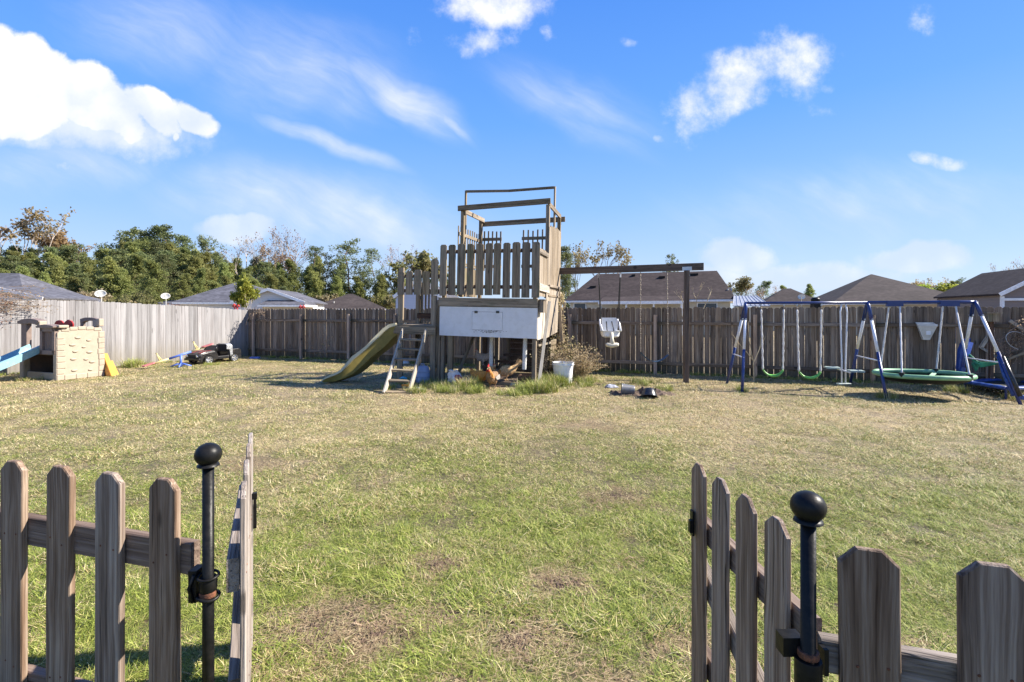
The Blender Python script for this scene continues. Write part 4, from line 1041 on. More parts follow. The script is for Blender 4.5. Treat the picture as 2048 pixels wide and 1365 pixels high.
# white front panel with the opening for its hatch
f0_ = LB(944.5, 623.5, -.01); f1_ = LB(1005, 662, -.01)
zt, z_b = 1.845, zb + .0
panel('front_panel', ((pl.x + f0_.x) / 2, -.012, (zt + z_b) / 2), (f0_.x - pl.x, .016, zt - z_b), 'painted_panel', label='white painted plywood across the front')
panel('front_panel', ((pr.x + f1_.x) / 2, -.012, (zt + z_b) / 2), (pr.x - f1_.x, .016, zt - z_b), 'painted_panel')
panel('front_panel', ((f0_.x + f1_.x) / 2, -.012, (zt + f0_.z) / 2), (f1_.x - f0_.x, .016, zt - f0_.z), 'painted_panel')
panel('front_panel', ((f0_.x + f1_.x) / 2, -.012, (z_b + f1_.z) / 2), (f1_.x - f0_.x, .016, f1_.z - z_b), 'painted_panel')
hat = panel('hatch', ((f0_.x + f1_.x) / 2, -.014, (f0_.z + f1_.z) / 2), (f1_.x - f0_.x - .012, .014, f0_.z - f1_.z - .012), 'painted_panel', label='white hatch door with two black hinges')
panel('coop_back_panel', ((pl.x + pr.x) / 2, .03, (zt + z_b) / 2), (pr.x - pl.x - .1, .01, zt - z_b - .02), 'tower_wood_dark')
for px_ in (952, 995):
    q = LB(px_, 624.5, -.03); panel('hinge', (q.x, -.026, q.z), (.078, .012, .055), 'hinge_metal')
# grime under the hatch: splashes of soil standing on the paint
mb = MB()
for _ in range(90):
    a_ = random.gauss((f0_.x + f1_.x) / 2 + .05, .17); z_ = f1_.z - abs(random.gauss(.02, .02)) - .004
    s_ = ru(.004, .016); mb.box((a_, -.0215, z_), (s_ * ru(1, 3), .003, s_ * .5), 0)
tag(mb.build('mud_splash', 'soil', tw), kind='stuff')
# coop floor and the other walls of the box
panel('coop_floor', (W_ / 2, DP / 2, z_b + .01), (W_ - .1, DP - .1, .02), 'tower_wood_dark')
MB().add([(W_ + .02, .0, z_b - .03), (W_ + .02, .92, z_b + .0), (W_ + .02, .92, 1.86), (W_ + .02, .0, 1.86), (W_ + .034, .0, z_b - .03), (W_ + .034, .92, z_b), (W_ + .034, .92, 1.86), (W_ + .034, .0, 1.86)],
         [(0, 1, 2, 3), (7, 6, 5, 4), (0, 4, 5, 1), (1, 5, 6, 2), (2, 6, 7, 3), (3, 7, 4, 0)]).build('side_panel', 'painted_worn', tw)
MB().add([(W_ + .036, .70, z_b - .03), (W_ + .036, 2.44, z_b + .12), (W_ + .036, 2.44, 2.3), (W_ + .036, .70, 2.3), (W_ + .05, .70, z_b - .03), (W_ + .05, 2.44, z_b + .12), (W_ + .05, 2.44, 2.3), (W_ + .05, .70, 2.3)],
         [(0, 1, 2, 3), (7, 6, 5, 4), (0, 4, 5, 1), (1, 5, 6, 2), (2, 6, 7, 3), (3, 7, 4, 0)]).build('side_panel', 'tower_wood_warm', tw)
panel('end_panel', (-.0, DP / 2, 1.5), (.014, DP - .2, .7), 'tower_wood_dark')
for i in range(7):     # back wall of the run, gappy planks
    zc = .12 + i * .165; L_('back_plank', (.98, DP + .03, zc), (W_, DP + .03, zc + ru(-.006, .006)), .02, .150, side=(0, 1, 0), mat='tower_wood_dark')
for i in range(6): 
    zc = .14 + i * .165; L_('side_plank', (W_ + .02, 1.35, zc), (W_ + .02, DP, zc), .15, .02, side=(0, 0, 1), mat='tower_wood')
L_('rail', (W_ + .03, .1, .98), (W_ + .03, 1.3, .98), .05, .03, side=(0, 0, 1))
L_('rail', (.95, DP - .02, 1.05), (W_, DP - .02, 1.05), .04, .14, side=(0, 1, 0), mat='tower_wood_dark')
L_('brace', (.30, .2, .0), (.52, .9, 1.15), .07, .04, mat='tower_wood')
L_('sill_board', (.85, -.12, .06), (2.3, -.02, .06), .035, .13, side=(0, 1, 0), mat='tower_wood')
L_('sill_board', (1.1, .55, .05), (2.34, .45, .05), .035, .1, side=(0, 1, 0), mat='tower_wood_warm')
L_('perch', (.9, 1.5, .42), (1.6, 1.5, .42), .05, .07, side=(0, 1, 0), mat='tower_wood_dark')
L_('perch', (.9, 2.1, .55), (2.3, 2.1, .55), .05, .07, side=(0, 1, 0), mat='tower_wood_dark')
# feeder pipes
for px_, py_, b_ in ((981.5, 736, .40), (1048.5, 739, .16)):
    q = LB(px_, py_, b_); MB().tube([(q.x, b_, q.z), (q.x + .01, b_, z_b + .02)], .050, 16).build('feeder_pipe', 'pvc', tw, smooth=False)
    autosmooth(C.objects[-1] if False else bpy.context.scene.collection.objects[-1])
# chicken wire across the front and the right side
mb = MB()
def wire(mb, p, q, r=.0013):
    p = Vector(p); q = Vector(q); d_ = (q - p); s_ = d_.cross(Vector((0, 1, 0)) if abs(d_.normalized().y) < .9 else Vector((0, 0, 1))).normalized() * r; u_ = d_.cross(s_).normalized() * r
    mb.add([p + s_, p - s_ * .5 + u_, p - s_ * .5 - u_, q + s_, q - s_ * .5 + u_, q - s_ * .5 - u_], [(0, 1, 4, 3), (1, 2, 5, 4), (2, 0, 3, 5)])
a_ = .80; cw, chh = .045, .04
row = 0; z_ = .2
while z_ < z_b - .01:
    a_ = .72 + (cw / 2 if row % 2 else 0)
    while a_ < W_ - .1:
        wire(mb, (a_, .012, z_), (a_ + cw / 2, .012, z_ + chh * .55)); wire(mb, (a_ + cw, .012, z_), (a_ + cw / 2, .012, z_ + chh * .55)); wire(mb, (a_ + cw / 2, .012, z_ + chh * .55), (a_ + cw / 2, .012, z_ + chh))
        a_ += cw
    z_ += chh; row += 1
row = 0; z_ = .1
while z_ < z_b - .05:
    a_ = .08 + (cw / 2 if row % 2 else 0)
    while a_ < 1.25:
        wire(mb, (W_ - .01, a_, z_), (W_ - .01, a_ + cw / 2, z_ + chh * .55)); wire(mb, (W_ - .01, a_ + cw, z_), (W_ - .01, a_ + cw / 2, z_ + chh * .55)); wire(mb, (W_ - .01, a_ + cw / 2, z_ + chh * .55), (W_ - .01, a_ + cw / 2, z_ + chh))
        a_ += cw
    z_ += chh; row += 1
tag(mb.build('chicken_wire', 'wire', tw, fix=False), kind='stuff')
# slatted railings round the upper bay
def slats(a0, a1, b0, b1, n, z0, z1, wd=.045):
    for i in range(n):
        f_ = i / (n - 1); a_ = a0 + (a1 - a0) * f_; b_ = b0 + (b1 - b0) * f_
        L_('slat', (a_, b_, z0), (a_, b_, z1 + ru(-.02, .02)), wd, .022, side=(a1 - a0, b1 - b0, 0))
slats(.0, .62, DP + .055, DP + .055, 6, 2.9, 4.03)
slats(-.02, -.02, .98, DP - .02, 10, 2.9, 3.95)
slats(1.30, W_ - .12, DP + .055, DP + .055, 8, 2.9, 4.03)
for z_ in (3.02, 3.80):
    L_('rail', (.0, DP + .025, z_), (.66, DP + .025, z_), .03, .09, side=(0, 1, 0)); L_('rail', (1.26, DP + .025, z_), (W_, DP + .025, z_), .03, .09, side=(0, 1, 0))
    L_('rail', (.01, .95, z_ - .05), (.01, DP, z_ - .05), .03, .09, side=(1, 0, 0))
for i in range(9): L_('side_board', (-.02, 1.02 + i * .155, 2.12), (-.02, 1.02 + i * .155, 2.9), .14, .02, side=(0, 1, 0))
# left balcony
dk = 1.36
def at(px, py, b_): return LB(px, py, b_)
dl = at(791, 652, .1).x; dr_ = -.13
for i in range(7): L_('deck_board', (dl + .02, -.02 + i * .135, dk), (dr_ + .02, -.02 + i * .135, dk), .13, .035, side=(0, 1, 0))
L_('rim_beam', (dl + .0, -.11, dk - .115), (dr_ + .03, -.11, dk - .115), .038, .19, side=(0, 1, 0))
L_('rim_beam', (dl + .02, -.09, dk - .115), (dl + .02, .9, dk - .115), .038, .19, side=(1, 0, 0), mat='tower_wood_dark')
L_('rim_beam', (dl, .92, dk - .115), (dr_, .92, dk - .115), .038, .19, side=(0, 1, 0), mat='tower_wood_dark')
pa = at(800.5, 650, -.02).x; pb = at(836.5, 650, .86).x; pc = at(868, 650, -.02).x
L_('post', (pa, .0, -.1), (pa, .0, at(800, 536, 0).z), .14, .06, label='left balcony post with a sunlit cap')
L_('post', (pb, .86, -.1), (pb, .86, at(836, 540, .86).z), .13, .09)
L_('post', (pc - .02, -.0, -.1), (pc - .02, .0, 2.1), .12, .09)
L_('post', (pa + .02, .86, -.1), (pa + .02, .86, dk), .1, .09, mat='tower_wood_dark')
for x0, x1, y0, y1 in ((795, 808, 543.5, 590), (811.5, 825, 543, 590), (828, 842.5, 540, 590), (844.5, 859, 543, 590), (861.5, 875.8, 519, 590)):
    p = at((x0 + x1) / 2, y1, -.07); q = at((x0 + x1) / 2, y0, -.07); wd = at(x1, y1, -.07).x - at(x0, y1, -.07).x
    link('picket', dogear_mesh(wd, .022, q.z - p.z, 'tower_wood', .034, .003, .002), tw, loc=(p.x, -.075, p.z))
for z_ in (at(800, 582, -.04).z, at(800, 553, -.04).z): L_('rail', (pa - .06, -.045, z_), (.0, -.045, z_), .036, .085, side=(0, 1, 0), mat='tower_wood_dark')
for x0 in (845, 851.5, 858, 864.5):
    p = at(x0, 592, .82); L_('slat', (p.x, .82, dk + .02), (p.x, .82, p.z + .35), .045, .022)
L_('rail', (pb, .80, at(850, 632, .8).z), (-.02, .80, at(850, 632, .8).z), .03, .14, side=(0, 1, 0), mat='tower_wood_dark'); L_('rail', (pb, .80, at(850, 600, .8).z + .2), (-.02, .80, at(850, 600, .8).z + .2), .03, .09, side=(0, 1, 0), mat='tower_wood_dark')
# ladder leaning on the balcony
lad = thing('ladder', '', '', (0, 0, 0)); del lad['label']; del lad['category']; lad.parent = tw
def wl(v): return PSI @ Vector(v)
t0 = wl(P(806, 661, 12.02)); t1 = wl(P(853, 661, 11.86)); b0_ = wl(G(768, 788)); b1_ = wl(G(819, 785))
for p, q in ((b0_, t0), (b1_, t1)): lumber('stringer', p, q, .038, .115, 'ladder_wood', lad, side=(1, 0, 0), jit=.002)
for py_ in (679, 698, 718.5, 740, 761, 784):
    f_ = (788 - py_) / (788 - 661)
    # perspective-correct fraction along the stringer
    zz = lambda p, q, yy: min((i / 200 for i in range(201)), key=lambda s: abs((lambda wv: 625 + (H - wv.z) * 1000 / wv.y)(PSM @ p.lerp(q, s)) - yy))
    p = b0_.lerp(t0, zz(b0_, t0, py_)); q = b1_.lerp(t1, zz(b1_, t1, py_ + 2)); e = (q - p).normalized()
    lumber('rung', p + e * .019, q - e * .019, .10, .036, 'tower_wood', lad, side=(0, 1, .12))
# slide
rim = [(792, 646.5, 12.35), (779, 649, 12.33), (767, 657, 12.3), (756, 668, 12.27), (744, 680, 12.23), (733, 692, 12.2), (719, 703, 12.15), (705, 713, 12.1), (693, 727, 12.06), (682, 740, 12.02), (672, 746.5, 11.98), (660, 751, 11.95), (650, 756, 11.93), (643, 763, 11.9)]
low_ = [(792, 672), (785, 677), (775, 688), (765, 698), (753, 707), (740, 717), (727, 730), (714, 742), (702, 751), (690, 757), (678, 761), (667, 765), (655, 768), (645, 769)]
mb = MB(); rings = []
acr = Vector((.27, .963, 0)).normalized()
for (px, py, D), (lx, ly) in zip(rim, low_):
    A = P(px, py, D); Bz = P(lx, ly, D + .02); Bz.z = max(Bz.z, .02)
    n0 = (Bz - A)
    out = A - acr * .03 + n0 * .03
    ring = [out + Vector((0, 0, -.02)), A - acr * .03, A + acr * .03, A + n0 * .16 + acr * .045, A + n0 * .72 + acr * .06, A + n0 * .80 + acr * .13, A + n0 * .80 + acr * .42, A + n0 * .72 + acr * .49, A + n0 * .16 + acr * .51, A + acr * .52, A + acr * .58, A + n0 * .05 + acr * .58,
            A + n0 * .2 + acr * .54, A + n0 * .95 + acr * .50, A + n0 * 1.0 + acr * .43, A + n0 * 1.0 + acr * .11, A + n0 * .95 + acr * .04, A + n0 * .24 + acr * .01, A + n0 * .22 - acr * .03]
    rings.append(ring)
n = len(rings[0])
for i in range(len(rings) - 1):
    for k in range(n):
        k2 = (k + 1) % n
        mb.add([rings[i][k], rings[i][k2], rings[i + 1][k2], rings[i + 1][k]], [(0, 1, 2, 3)], mi=0 if (k in (0, 1, 2, 17, 18) or 3 <= k <= 11) else 1)
mb.add(rings[0], [tuple(range(n))]); mb.add(rings[-1], [tuple(range(n))[::-1]], mi=0)
sl = mb.build('slide', ['slide_cream', 'slide_yellow'], tw, world=True, fix=False)
bm = bmesh.new(); bm.from_mesh(sl.data); bmesh.ops.remove_doubles(bm, verts=bm.verts, dist=.0005); bmesh.ops.recalc_face_normals(bm, faces=bm.faces); bm.to_mesh(sl.data); bm.free(); autosmooth(sl, 35)
sl['label'] = 'wavy cream-rimmed slide, yellow underneath'
# swing beam, its post and bracket
B0 = P(1117, 542.5, 13.55); B1 = P(1407.5, 532, 12.0)
B0.z = 2.82; B1.z = 2.80 + .02
beamdir = (B1 - B0).normalized(); side_ = Vector((beamdir.y, -beamdir.x, 0))
B0 = P(1112, 543, 13.6); B1 = P(1407.5, 533.5, 11.98)
lumber('swing_beam', B0, B1, .045, .178, 'beam_wood', tw, side=side_, world=True)
bm_t = lambda px: min((i / 400 for i in range(401)), key=lambda s: abs(1024 + 1000 * (B0.lerp(B1, s).x / B0.lerp(B1, s).y) - px))
Q = G(1372, 766); lumber('beam_post', Q - Vector((0, 0, .1)), Vector((Q.x + .02, Q.y, B0.lerp(B1, bm_t(1373)).z - .09)), .108, .108, 'beam_wood', tw, world=True, jit=.004)
qb = B0.lerp(B1, bm_t(1374)) + side_ * (.03 if side_.y < 0 else -.03)
mb = MB(); rz_ = math.atan2(beamdir.y, beamdir.x)
mb.box((qb.x, qb.y, qb.z - .04), (.22, .012, .09), rz_); mb.box((qb.x, qb.y - .01, qb.z - .15), (.12, .012, .16), rz_); mb.build('bracket', 'galvanised', tw, world=True)
L_('brace', wl(P(1116, 575, 13.4)), wl(P(1126, 722, 13.3)), .09, .05, mat='tower_wood_warm')

# ------------------------------------------------------------------ swings on the beam
def hang(px): q = B0.lerp(B1, bm_t(px)).copy(); q.z -= .09; return q
p0, p1 = hang(1197), hang(1241)
bs = thing('baby_swing', 'white plastic toddler bucket swing hanging on black ropes from the wooden beam', 'swing', G(1220, 760))
c0 = (p0 + p1) / 2; c0.z = 0
Dm = c0.y
def top_bottom(py): return H + (625 - py) / 1000 * Dm
zt_, zb_ = top_bottom(636), top_bottom(675)
ctr = Vector(((1220 - 1024) / 1000 * Dm, Dm, 0))
mb = MB(); prof = []
wS, dS = .25, .2
for k, (z_, sw, sd, y_) in enumerate([(zb_ + .0, .17, .13, -.02), (zb_ + .03, .215, .18, -.02), (zb_ + .10, .235, .2, .0), (zb_ + .16, .245, .21, .0), (zb_ + .17, .255, .22, 0), (zb_ + .165, .205, .17, 0), (zb_ + .06, .185, .14, 0), (zb_ + .04, .13, .1, 0)]):
    ring = []
    for j in range(20):
        q = 2 * math.pi * j / 20; cx_, sy_ = math.cos(q), math.sin(q)
        rx = math.copysign(abs(cx_) ** .6, cx_) * sw; ry = math.copysign(abs(sy_) ** .6, sy_) * sd
        ring.append(ctr + Vector((rx, ry + y_, z_)))
    prof.append(ring)
for i in range(len(prof) - 1):
    for j in range(20): mb.add([prof[i][j], prof[i][(j + 1) % 20], prof[i + 1][(j + 1) % 20], prof[i + 1][j]], [(0, 1, 2, 3)])
mb.add(prof[0], [tuple(range(20))[::-1]]); mb.add(prof[-1], [tuple(range(20))])
o = mb.build('seat', 'white_plastic', bs, world=True); bm = bmesh.new(); bm.from_mesh(o.data); bmesh.ops.remove_doubles(bm, verts=bm.verts, dist=.0005); bmesh.ops.recalc_face_normals(bm, faces=bm.faces); bm.to_mesh(o.data); bm.free(); autosmooth(o)
mb = MB()     # high back, rounded at the top
poly = [(-.20, zb_ + .06), (.20, zb_ + .06), (.235, zb_ + .3), (.22, zt_ - .06), (.19, zt_), (-.19, zt_), (-.22, zt_ - .06), (-.235, zb_ + .3)]
mb.prism(poly, .14, .20); mb.v = [(x + ctr.x, y + ctr.y, z) for x, y, z in mb.v]; mb.build('back', 'white_plastic', bs, world=True)
for s in (-1, 1):
    mb = MB().tube([ctr + Vector((s * .225, .17, zt_ - .05)), ctr + Vector((s * .25, .02, zb_ + .34)), ctr + Vector((s * .235, -.19, zb_ + .17))], .03, 8); mb.build('side_rim', 'white_plastic', bs, world=True, smooth=True)
    mb = MB().tube([ctr + Vector((s * .07, .13, zt_ - .10)), ctr + Vector((s * .085, -.02, zb_ + .22)), ctr + Vector((s * .08, -.10, zb_ + .13))], .014, 6); mb.build('harness', 'rope_black', bs, world=True)
mb = MB().tube([ctr + Vector((0, -.2, zb_ + .13)), ctr + Vector((0, -.24, zb_ - .02)), ctr + Vector((0, -.27, top_bottom(688)))], [.05, .045, .075], 10, sx=.8)
mb.tube([ctr + Vector((-.165, -.27, top_bottom(688.5))), ctr + Vector((-.12, -.27, top_bottom(688.5))), ctr + Vector((0, -.28, top_bottom(690))), ctr + Vector((.12, -.27, top_bottom(688.5))), ctr + Vector((.165, -.27, top_bottom(688.5)))], [.035, .055, .062, .055, .035], 12)
mb.build('t_bar', 'ivory_plastic', bs, world=True, smooth=True)
for p, s in ((p0, -1), (p1, 1)):
    for k in (0, 1): MB().tube([p, p.lerp(ctr + Vector((s * .22, .16 - .3 * k, zt_ - .03 - .1 * k)), .25), ctr + Vector((s * .225, .16 - .18 * k, zt_ - .05 - .12 * k))], .012, 6).build('rope', 'rope_black', bs, world=True)
    mb = MB(); mb.tube([p + Vector((0, 0, .03)), p - Vector((0, 0, .12))], .02, 6); mb.build('hook', 'galvanised', bs, world=True)
def chain(mb, p, q, link_=.06, r=.010, mi=0):
    """links alternately flat and edge-on"""
    p, q = Vector(p), Vector(q); L = (q - p).length; n = max(1, int(L / link_)); d_ = (q - p) / n; s = d_.cross(Vector((0, 1, 0))).normalized(); u = d_.cross(s).normalized()
    for i in range(n):
        a = p + d_ * i; k = (s if i % 2 else u) * .009
        mb.tube([a - k * .2, a + d_ * .25 + k, a + d_ * .85 + k, a + d_ * 1.1], r * .7, 4, cap=False, mi=mi); mb.tube([a - k * .2, a + d_ * .25 - k, a + d_ * .85 - k, a + d_ * 1.1], r * .7, 4, cap=False, mi=mi)
bw = thing('belt_swing', 'sagging blue strap swing on rusty chains from the wooden beam', 'swing', G(1307, 762))
p0, p1 = hang(1281), hang(1334)
e0 = Vector((p0.x, p0.y, H + (625 - 705) / 1000 * p0.y)); e1 = Vector((p1.x + .02, p1.y, H + (625 - 710) / 1000 * p1.y))
for p, e in ((p0, e0), (p1, e1)): mb = MB(); chain(mb, p, e); mb.build('chain', 'chain_metal', bw, world=True, fix=False)
mb = MB(); n = 12; vs = []
for i in range(n + 1):
    f_ = i / n; c_ = e0.lerp(e1, f_) - Vector((0, 0, .20 * (1 - (2 * f_ - 1) ** 2)))
    for y_ in (-.07, .07):
        for z_ in (-.008, .008): vs.append(c_ + Vector((0, y_, z_)))
for i in range(n):
    a = i * 4; b_ = a + 4; mb.f += []
    mb.add([vs[a], vs[a + 1], vs[a + 3], vs[a + 2], vs[b_], vs[b_ + 1], vs[b_ + 3], vs[b_ + 2]], [(0, 1, 5, 4), (1, 2, 6, 5), (2, 3, 7, 6), (3, 0, 4, 7)])
mb.build('strap_seat', 'blue_strap' if 'blue_strap' in MATS else 'blue_metal', bw, world=True)

# ================================================================== ANIMALS
def fowl(label, x, y, yaw, s=1.0, body='hen_buff', neck='hen_buff', wing='hen_buff', head_up=True, rooster=False, tail='hen_buff'):
    t_ = thing('rooster' if rooster else 'hen', label, 'chicken', (x, y, 0), (0, 0, yaw)); t_.scale = (s,) * 3
    mb = MB()
    if head_up: pts = [(-.27, 0, .37), (-.22, 0, .33), (-.16, 0, .275), (-.08, 0, .235), (.02, 0, .22), (.09, 0, .245), (.135, 0, .29), (.155, 0, .345), (.17, 0, .395), (.19, 0, .43), (.215, 0, .435), (.235, 0, .43)]
    else: pts = [(-.26, 0, .36), (-.22, 0, .325), (-.16, 0, .27), (-.08, 0, .235), (.02, 0, .22), (.10, 0, .225), (.16, 0, .25), (.205, 0, .285), (.24, 0, .315), (.265, 0, .33), (.29, 0, .325), (.305, 0, .315)]
    rads = [.028, .05, .082, .118, .135, .125, .094, .067, .048, .043, .034, .018]
    mb.tube(pts, rads, 14, sx=.82)
    for s_ in (-1, 1):
        mb.tube([(.0, s_ * .055, .18), (.0, s_ * .06, .11), (.005, s_ * .06, .075)], [.06, .034, .014], 8)
        mb.tube([(.005, s_ * .06, .085), (.0, s_ * .062, .015)], .010, 6)
        for a in (-.5, 0, .5, math.pi): mb.tube([(.0, s_ * .062, .012), (.055 * math.cos(a), s_ * .062 + .055 * math.sin(a), .006)], [.009, .005], 5)
    o = mb.build('body', body, t_, smooth=True, fix=False)
    md = o.modifiers.new('skin', 'REMESH'); md.mode = 'VOXEL'; md.voxel_size = .007; md.use_smooth_shade = True
    mb = MB(); hp = Vector(pts[9]); nb = Vector(pts[6])
    # neck hackles: layered drooping feathers
    for i in range(70):
        f_ = rnd(); c_ = Vector(pts[9]).lerp(Vector(pts[6]), f_); a = ru(0, 6.28); rr = .04 + .062 * f_
        q = c_ + Vector((math.cos(a) * rr * .5, math.sin(a) * rr * .85, math.sin(a + 1) * .0)); dn = Vector((.01 * math.cos(a), .02 * math.sin(a), -.055)); sd = Vector((-math.sin(a), math.cos(a), 0)) * .013
        mb.add([q - sd, q + sd, q + dn + sd * .6, q + dn * 1.3, q + dn - sd * .6], [(0, 1, 2, 3, 4)])
    mb.build('hackle', neck, t_)
    for s_ in (-1, 1):
        mb = MB(); n = 8
        mb.add([(.09, s_ * .112, .24), (.03, s_ * .132, .285), (-.08, s_ * .122, .29), (-.19, s_ * .085, .27), (-.14, s_ * .115, .21), (-.04, s_ * .132, .185), (.06, s_ * .128, .19), (-.04, s_ * .145, .24)], [(0, 1, 7), (1, 2, 7), (2, 3, 7), (3, 4, 7), (4, 5, 7), (5, 6, 7), (6, 0, 7)])
        mb.build('wing', wing, t_, smooth=True)
    mb = MB()
    for i in range(16 if rooster else 12):      # tail fan
        a = ru(-.45, .45); el = ru(.5, 1.35); L = ru(.12, .2) * (1.35 if rooster else 1)
        q = Vector((-.2, ru(-.03, .03), .31)); d_ = Vector((-math.cos(el), math.sin(a) * .5, math.sin(el))).normalized(); sd = Vector((0, 1, 0)).cross(d_).normalized() * .024
        dr = Vector((-.05, 0, -.05)) * (1.3 if rooster else .4)
        mb.add([q - sd, q + sd, q + d_ * L + sd * .9 + dr * .4, q + d_ * L * 1.15 + dr, q + d_ * L - sd * .9 + dr * .4], [(0, 1, 2, 3, 4)])
    mb.build('tail', tail, t_)
    up = Vector((0, 0, 1)); fw = (Vector(pts[11]) - Vector(pts[9])).normalized()
    mb = MB(); c_ = Vector(pts[11]); mb.tube([c_ - fw * .01, c_ + fw * .03 - up * .006], [.013, .002], 6); mb.build('beak', 'leg_yellow', t_)
    mb = MB(); c_ = Vector(pts[10]) + up * .03; k = 1.7 if rooster else .8
    mb.prism([(-.045, 0), (-.05, .028 * k), (-.035, .018 * k), (-.022, .036 * k), (-.01, .02 * k), (.004, .034 * k), (.014, .016 * k), (.026, .02 * k), (.03, 0)], -.004, .004); mb.v = [(x_ + c_.x, y_ + c_.y, z_ + c_.z) for x_, y_, z_ in mb.v]; mb.build('comb', 'comb_red', t_)
    mb = MB()
    for s_ in (-1, 1): mb.tube([Vector(pts[10]) + Vector((.008, s_ * .018, -.015)), Vector(pts[10]) + Vector((.010, s_ * .020, -.035 * k - .01))], [.008, .012 * k ** .5], 6)
    mb.build('wattle', 'comb_red', t_, smooth=True)
    for s_ in (-1, 1): MB().lathe([(0, -.005), (.005, 0), (0, .005)], 6, (pts[10][0] - .004, s_ * .030, pts[10][2] + .012)).build('eye', 'eye_black', t_)
    return t_
q = G(985, 777); fowl('rooster with orange neck and pale grey wing, walking out of the coop towards the lawn', q.x, q.y, R(-112), 1.08, 'hen_brown', 'hen_orange', 'hen_grey', rooster=True, tail='hen_dark')
q = Vector((-.13, 12.08, 0)); fh = fowl('plump buff hen with raised tail, standing in sun inside the coop', q.x, q.y, R(186), 1.05, 'hen_buff', 'hen_orange', 'hen_buff', head_up=False); fh.location.z = .055
q = G(962, 771); fowl('orange-brown hen in half shade, left of the rooster', q.x, q.y, R(150), .98, 'hen_orange', 'hen_orange', 'hen_orange', head_up=False)
q = LB(966, 731, .9); qq = PSM @ Vector((q.x, .9, 0)); L_('perch', (.75, .9, q.z - .035), (1.35, .9, q.z - .035), .05, .07, side=(0, 1, 0), mat='tower_wood_dark'); f_ = fowl('pale hen perched in the shade at the back of the coop', qq.x, qq.y, R(200), .85, 'hen_pale', 'hen_pale', 'hen_pale'); f_.location.z = q.z - .01

# soil under the coop: low ragged mound
mb = MB(); vs = []; nn = 16
for j in range(nn):
    for i in range(nn):
        a_, b_ = .6 + 1.95 * i / (nn - 1), -.55 + 2.9 * j / (nn - 1)
        p = PSM @ Vector((a_, b_, 0)); ed = min(i, nn - 1 - i, j, nn - 1 - j) / 3
        vs.append((p.x, p.y, (-.02 + min(1, ed) * (.045 + .03 * mnoise.noise((p.x * 4, p.y * 4, 1))))))
mb.add(vs, [(j * nn + i, j * nn + i + 1, (j + 1) * nn + i + 1, (j + 1) * nn + i) for j in range(nn - 1) for i in range(nn - 1)])
tag(mb.build('bare_soil', 'soil', fix=False, smooth=True), kind='structure')
q = PSM @ Vector((2.12, .35, 0)); t_ = thing('feed_tray', 'dark wooden feed tray under the right-hand feeder pipe', 'feed tray', (q.x, q.y, 0), (0, 0, TH))
for p_, s_ in (((0, -.14, .12), (.42, .02, .2)), ((0, .14, .12), (.42, .02, .2)), ((-.2, 0, .12), (.02, .28, .2)), ((.2, 0, .12), (.02, .28, .2)), ((0, 0, .04), (.4, .27, .02))): MB().box(p_, s_).build('side' if p_[2] > .1 else 'bottom', 'tower_wood_dark', t_)
q = PSM @ Vector((1.85, -.2, 0)); mb = MB(); mb.add([(0, 0, .03), (.16, .02, .03), (.2, .12, .06), (.03, .14, .1), (.0, .0, .07), (.15, .0, .09), (.18, .11, .12), (.04, .13, .14)], [(3, 2, 1, 0), (4, 5, 6, 7), (0, 1, 5, 4), (1, 2, 6, 5), (2, 3, 7, 6), (3, 0, 4, 7)])
o = mb.build('stone', 'playhouse_stone'); o.location = (q.x, q.y, 0); o.scale = (.7, .7, .6); tag(o, 'pale broken stone on the coop soil beside the sill board', 'stone')
# ================================================================== THINGS ROUND THE TOWER
def lone(mb, name, mat, label, cat, smooth=False, auto=None, group=None, kind=None):
    o = mb.build(name, mat, smooth=smooth); recentre(o)
    if auto: autosmooth(o, auto)
    return tag(o, label, cat, group, kind)
# leaning pale plank
o = lumber('leaning_plank', G(1077, 772), P(1099, 603, 11.9), .075, .03, 'painted_worn', None, side=(1, .2, 0)); tag(o, 'long pale worn plank leaning against the right side of the coop', 'plank')
# white bucket
q = G(1126, 766); t_ = thing('bucket', 'large white plastic bucket standing right of the coop', 'bucket', q)
r0 = .255; hB = .50
o = MB().lathe([(0, .01), (.20, .01), (.205, 0), (.215, .02), (r0 - .01, hB * .86), (r0 + .012, hB * .87), (r0 + .012, hB * .91), (r0, hB * .92), (r0 + .003, hB - .02), (r0 + .014, hB), (r0 - .005, hB), (r0 - .01, hB * .8), (.2, .04), (0, .03)], 32).build('tub', 'white_plastic', t_); autosmooth(o)
MB().tube([(r0 * math.cos(a), -.03 - r0 * .35 * math.sin(a * 1), hB - .02 + .10 * math.sin(a) * 1) for a in np.linspace(0, math.pi, 12)], .004, 5).build('handle', 'wire', t_)
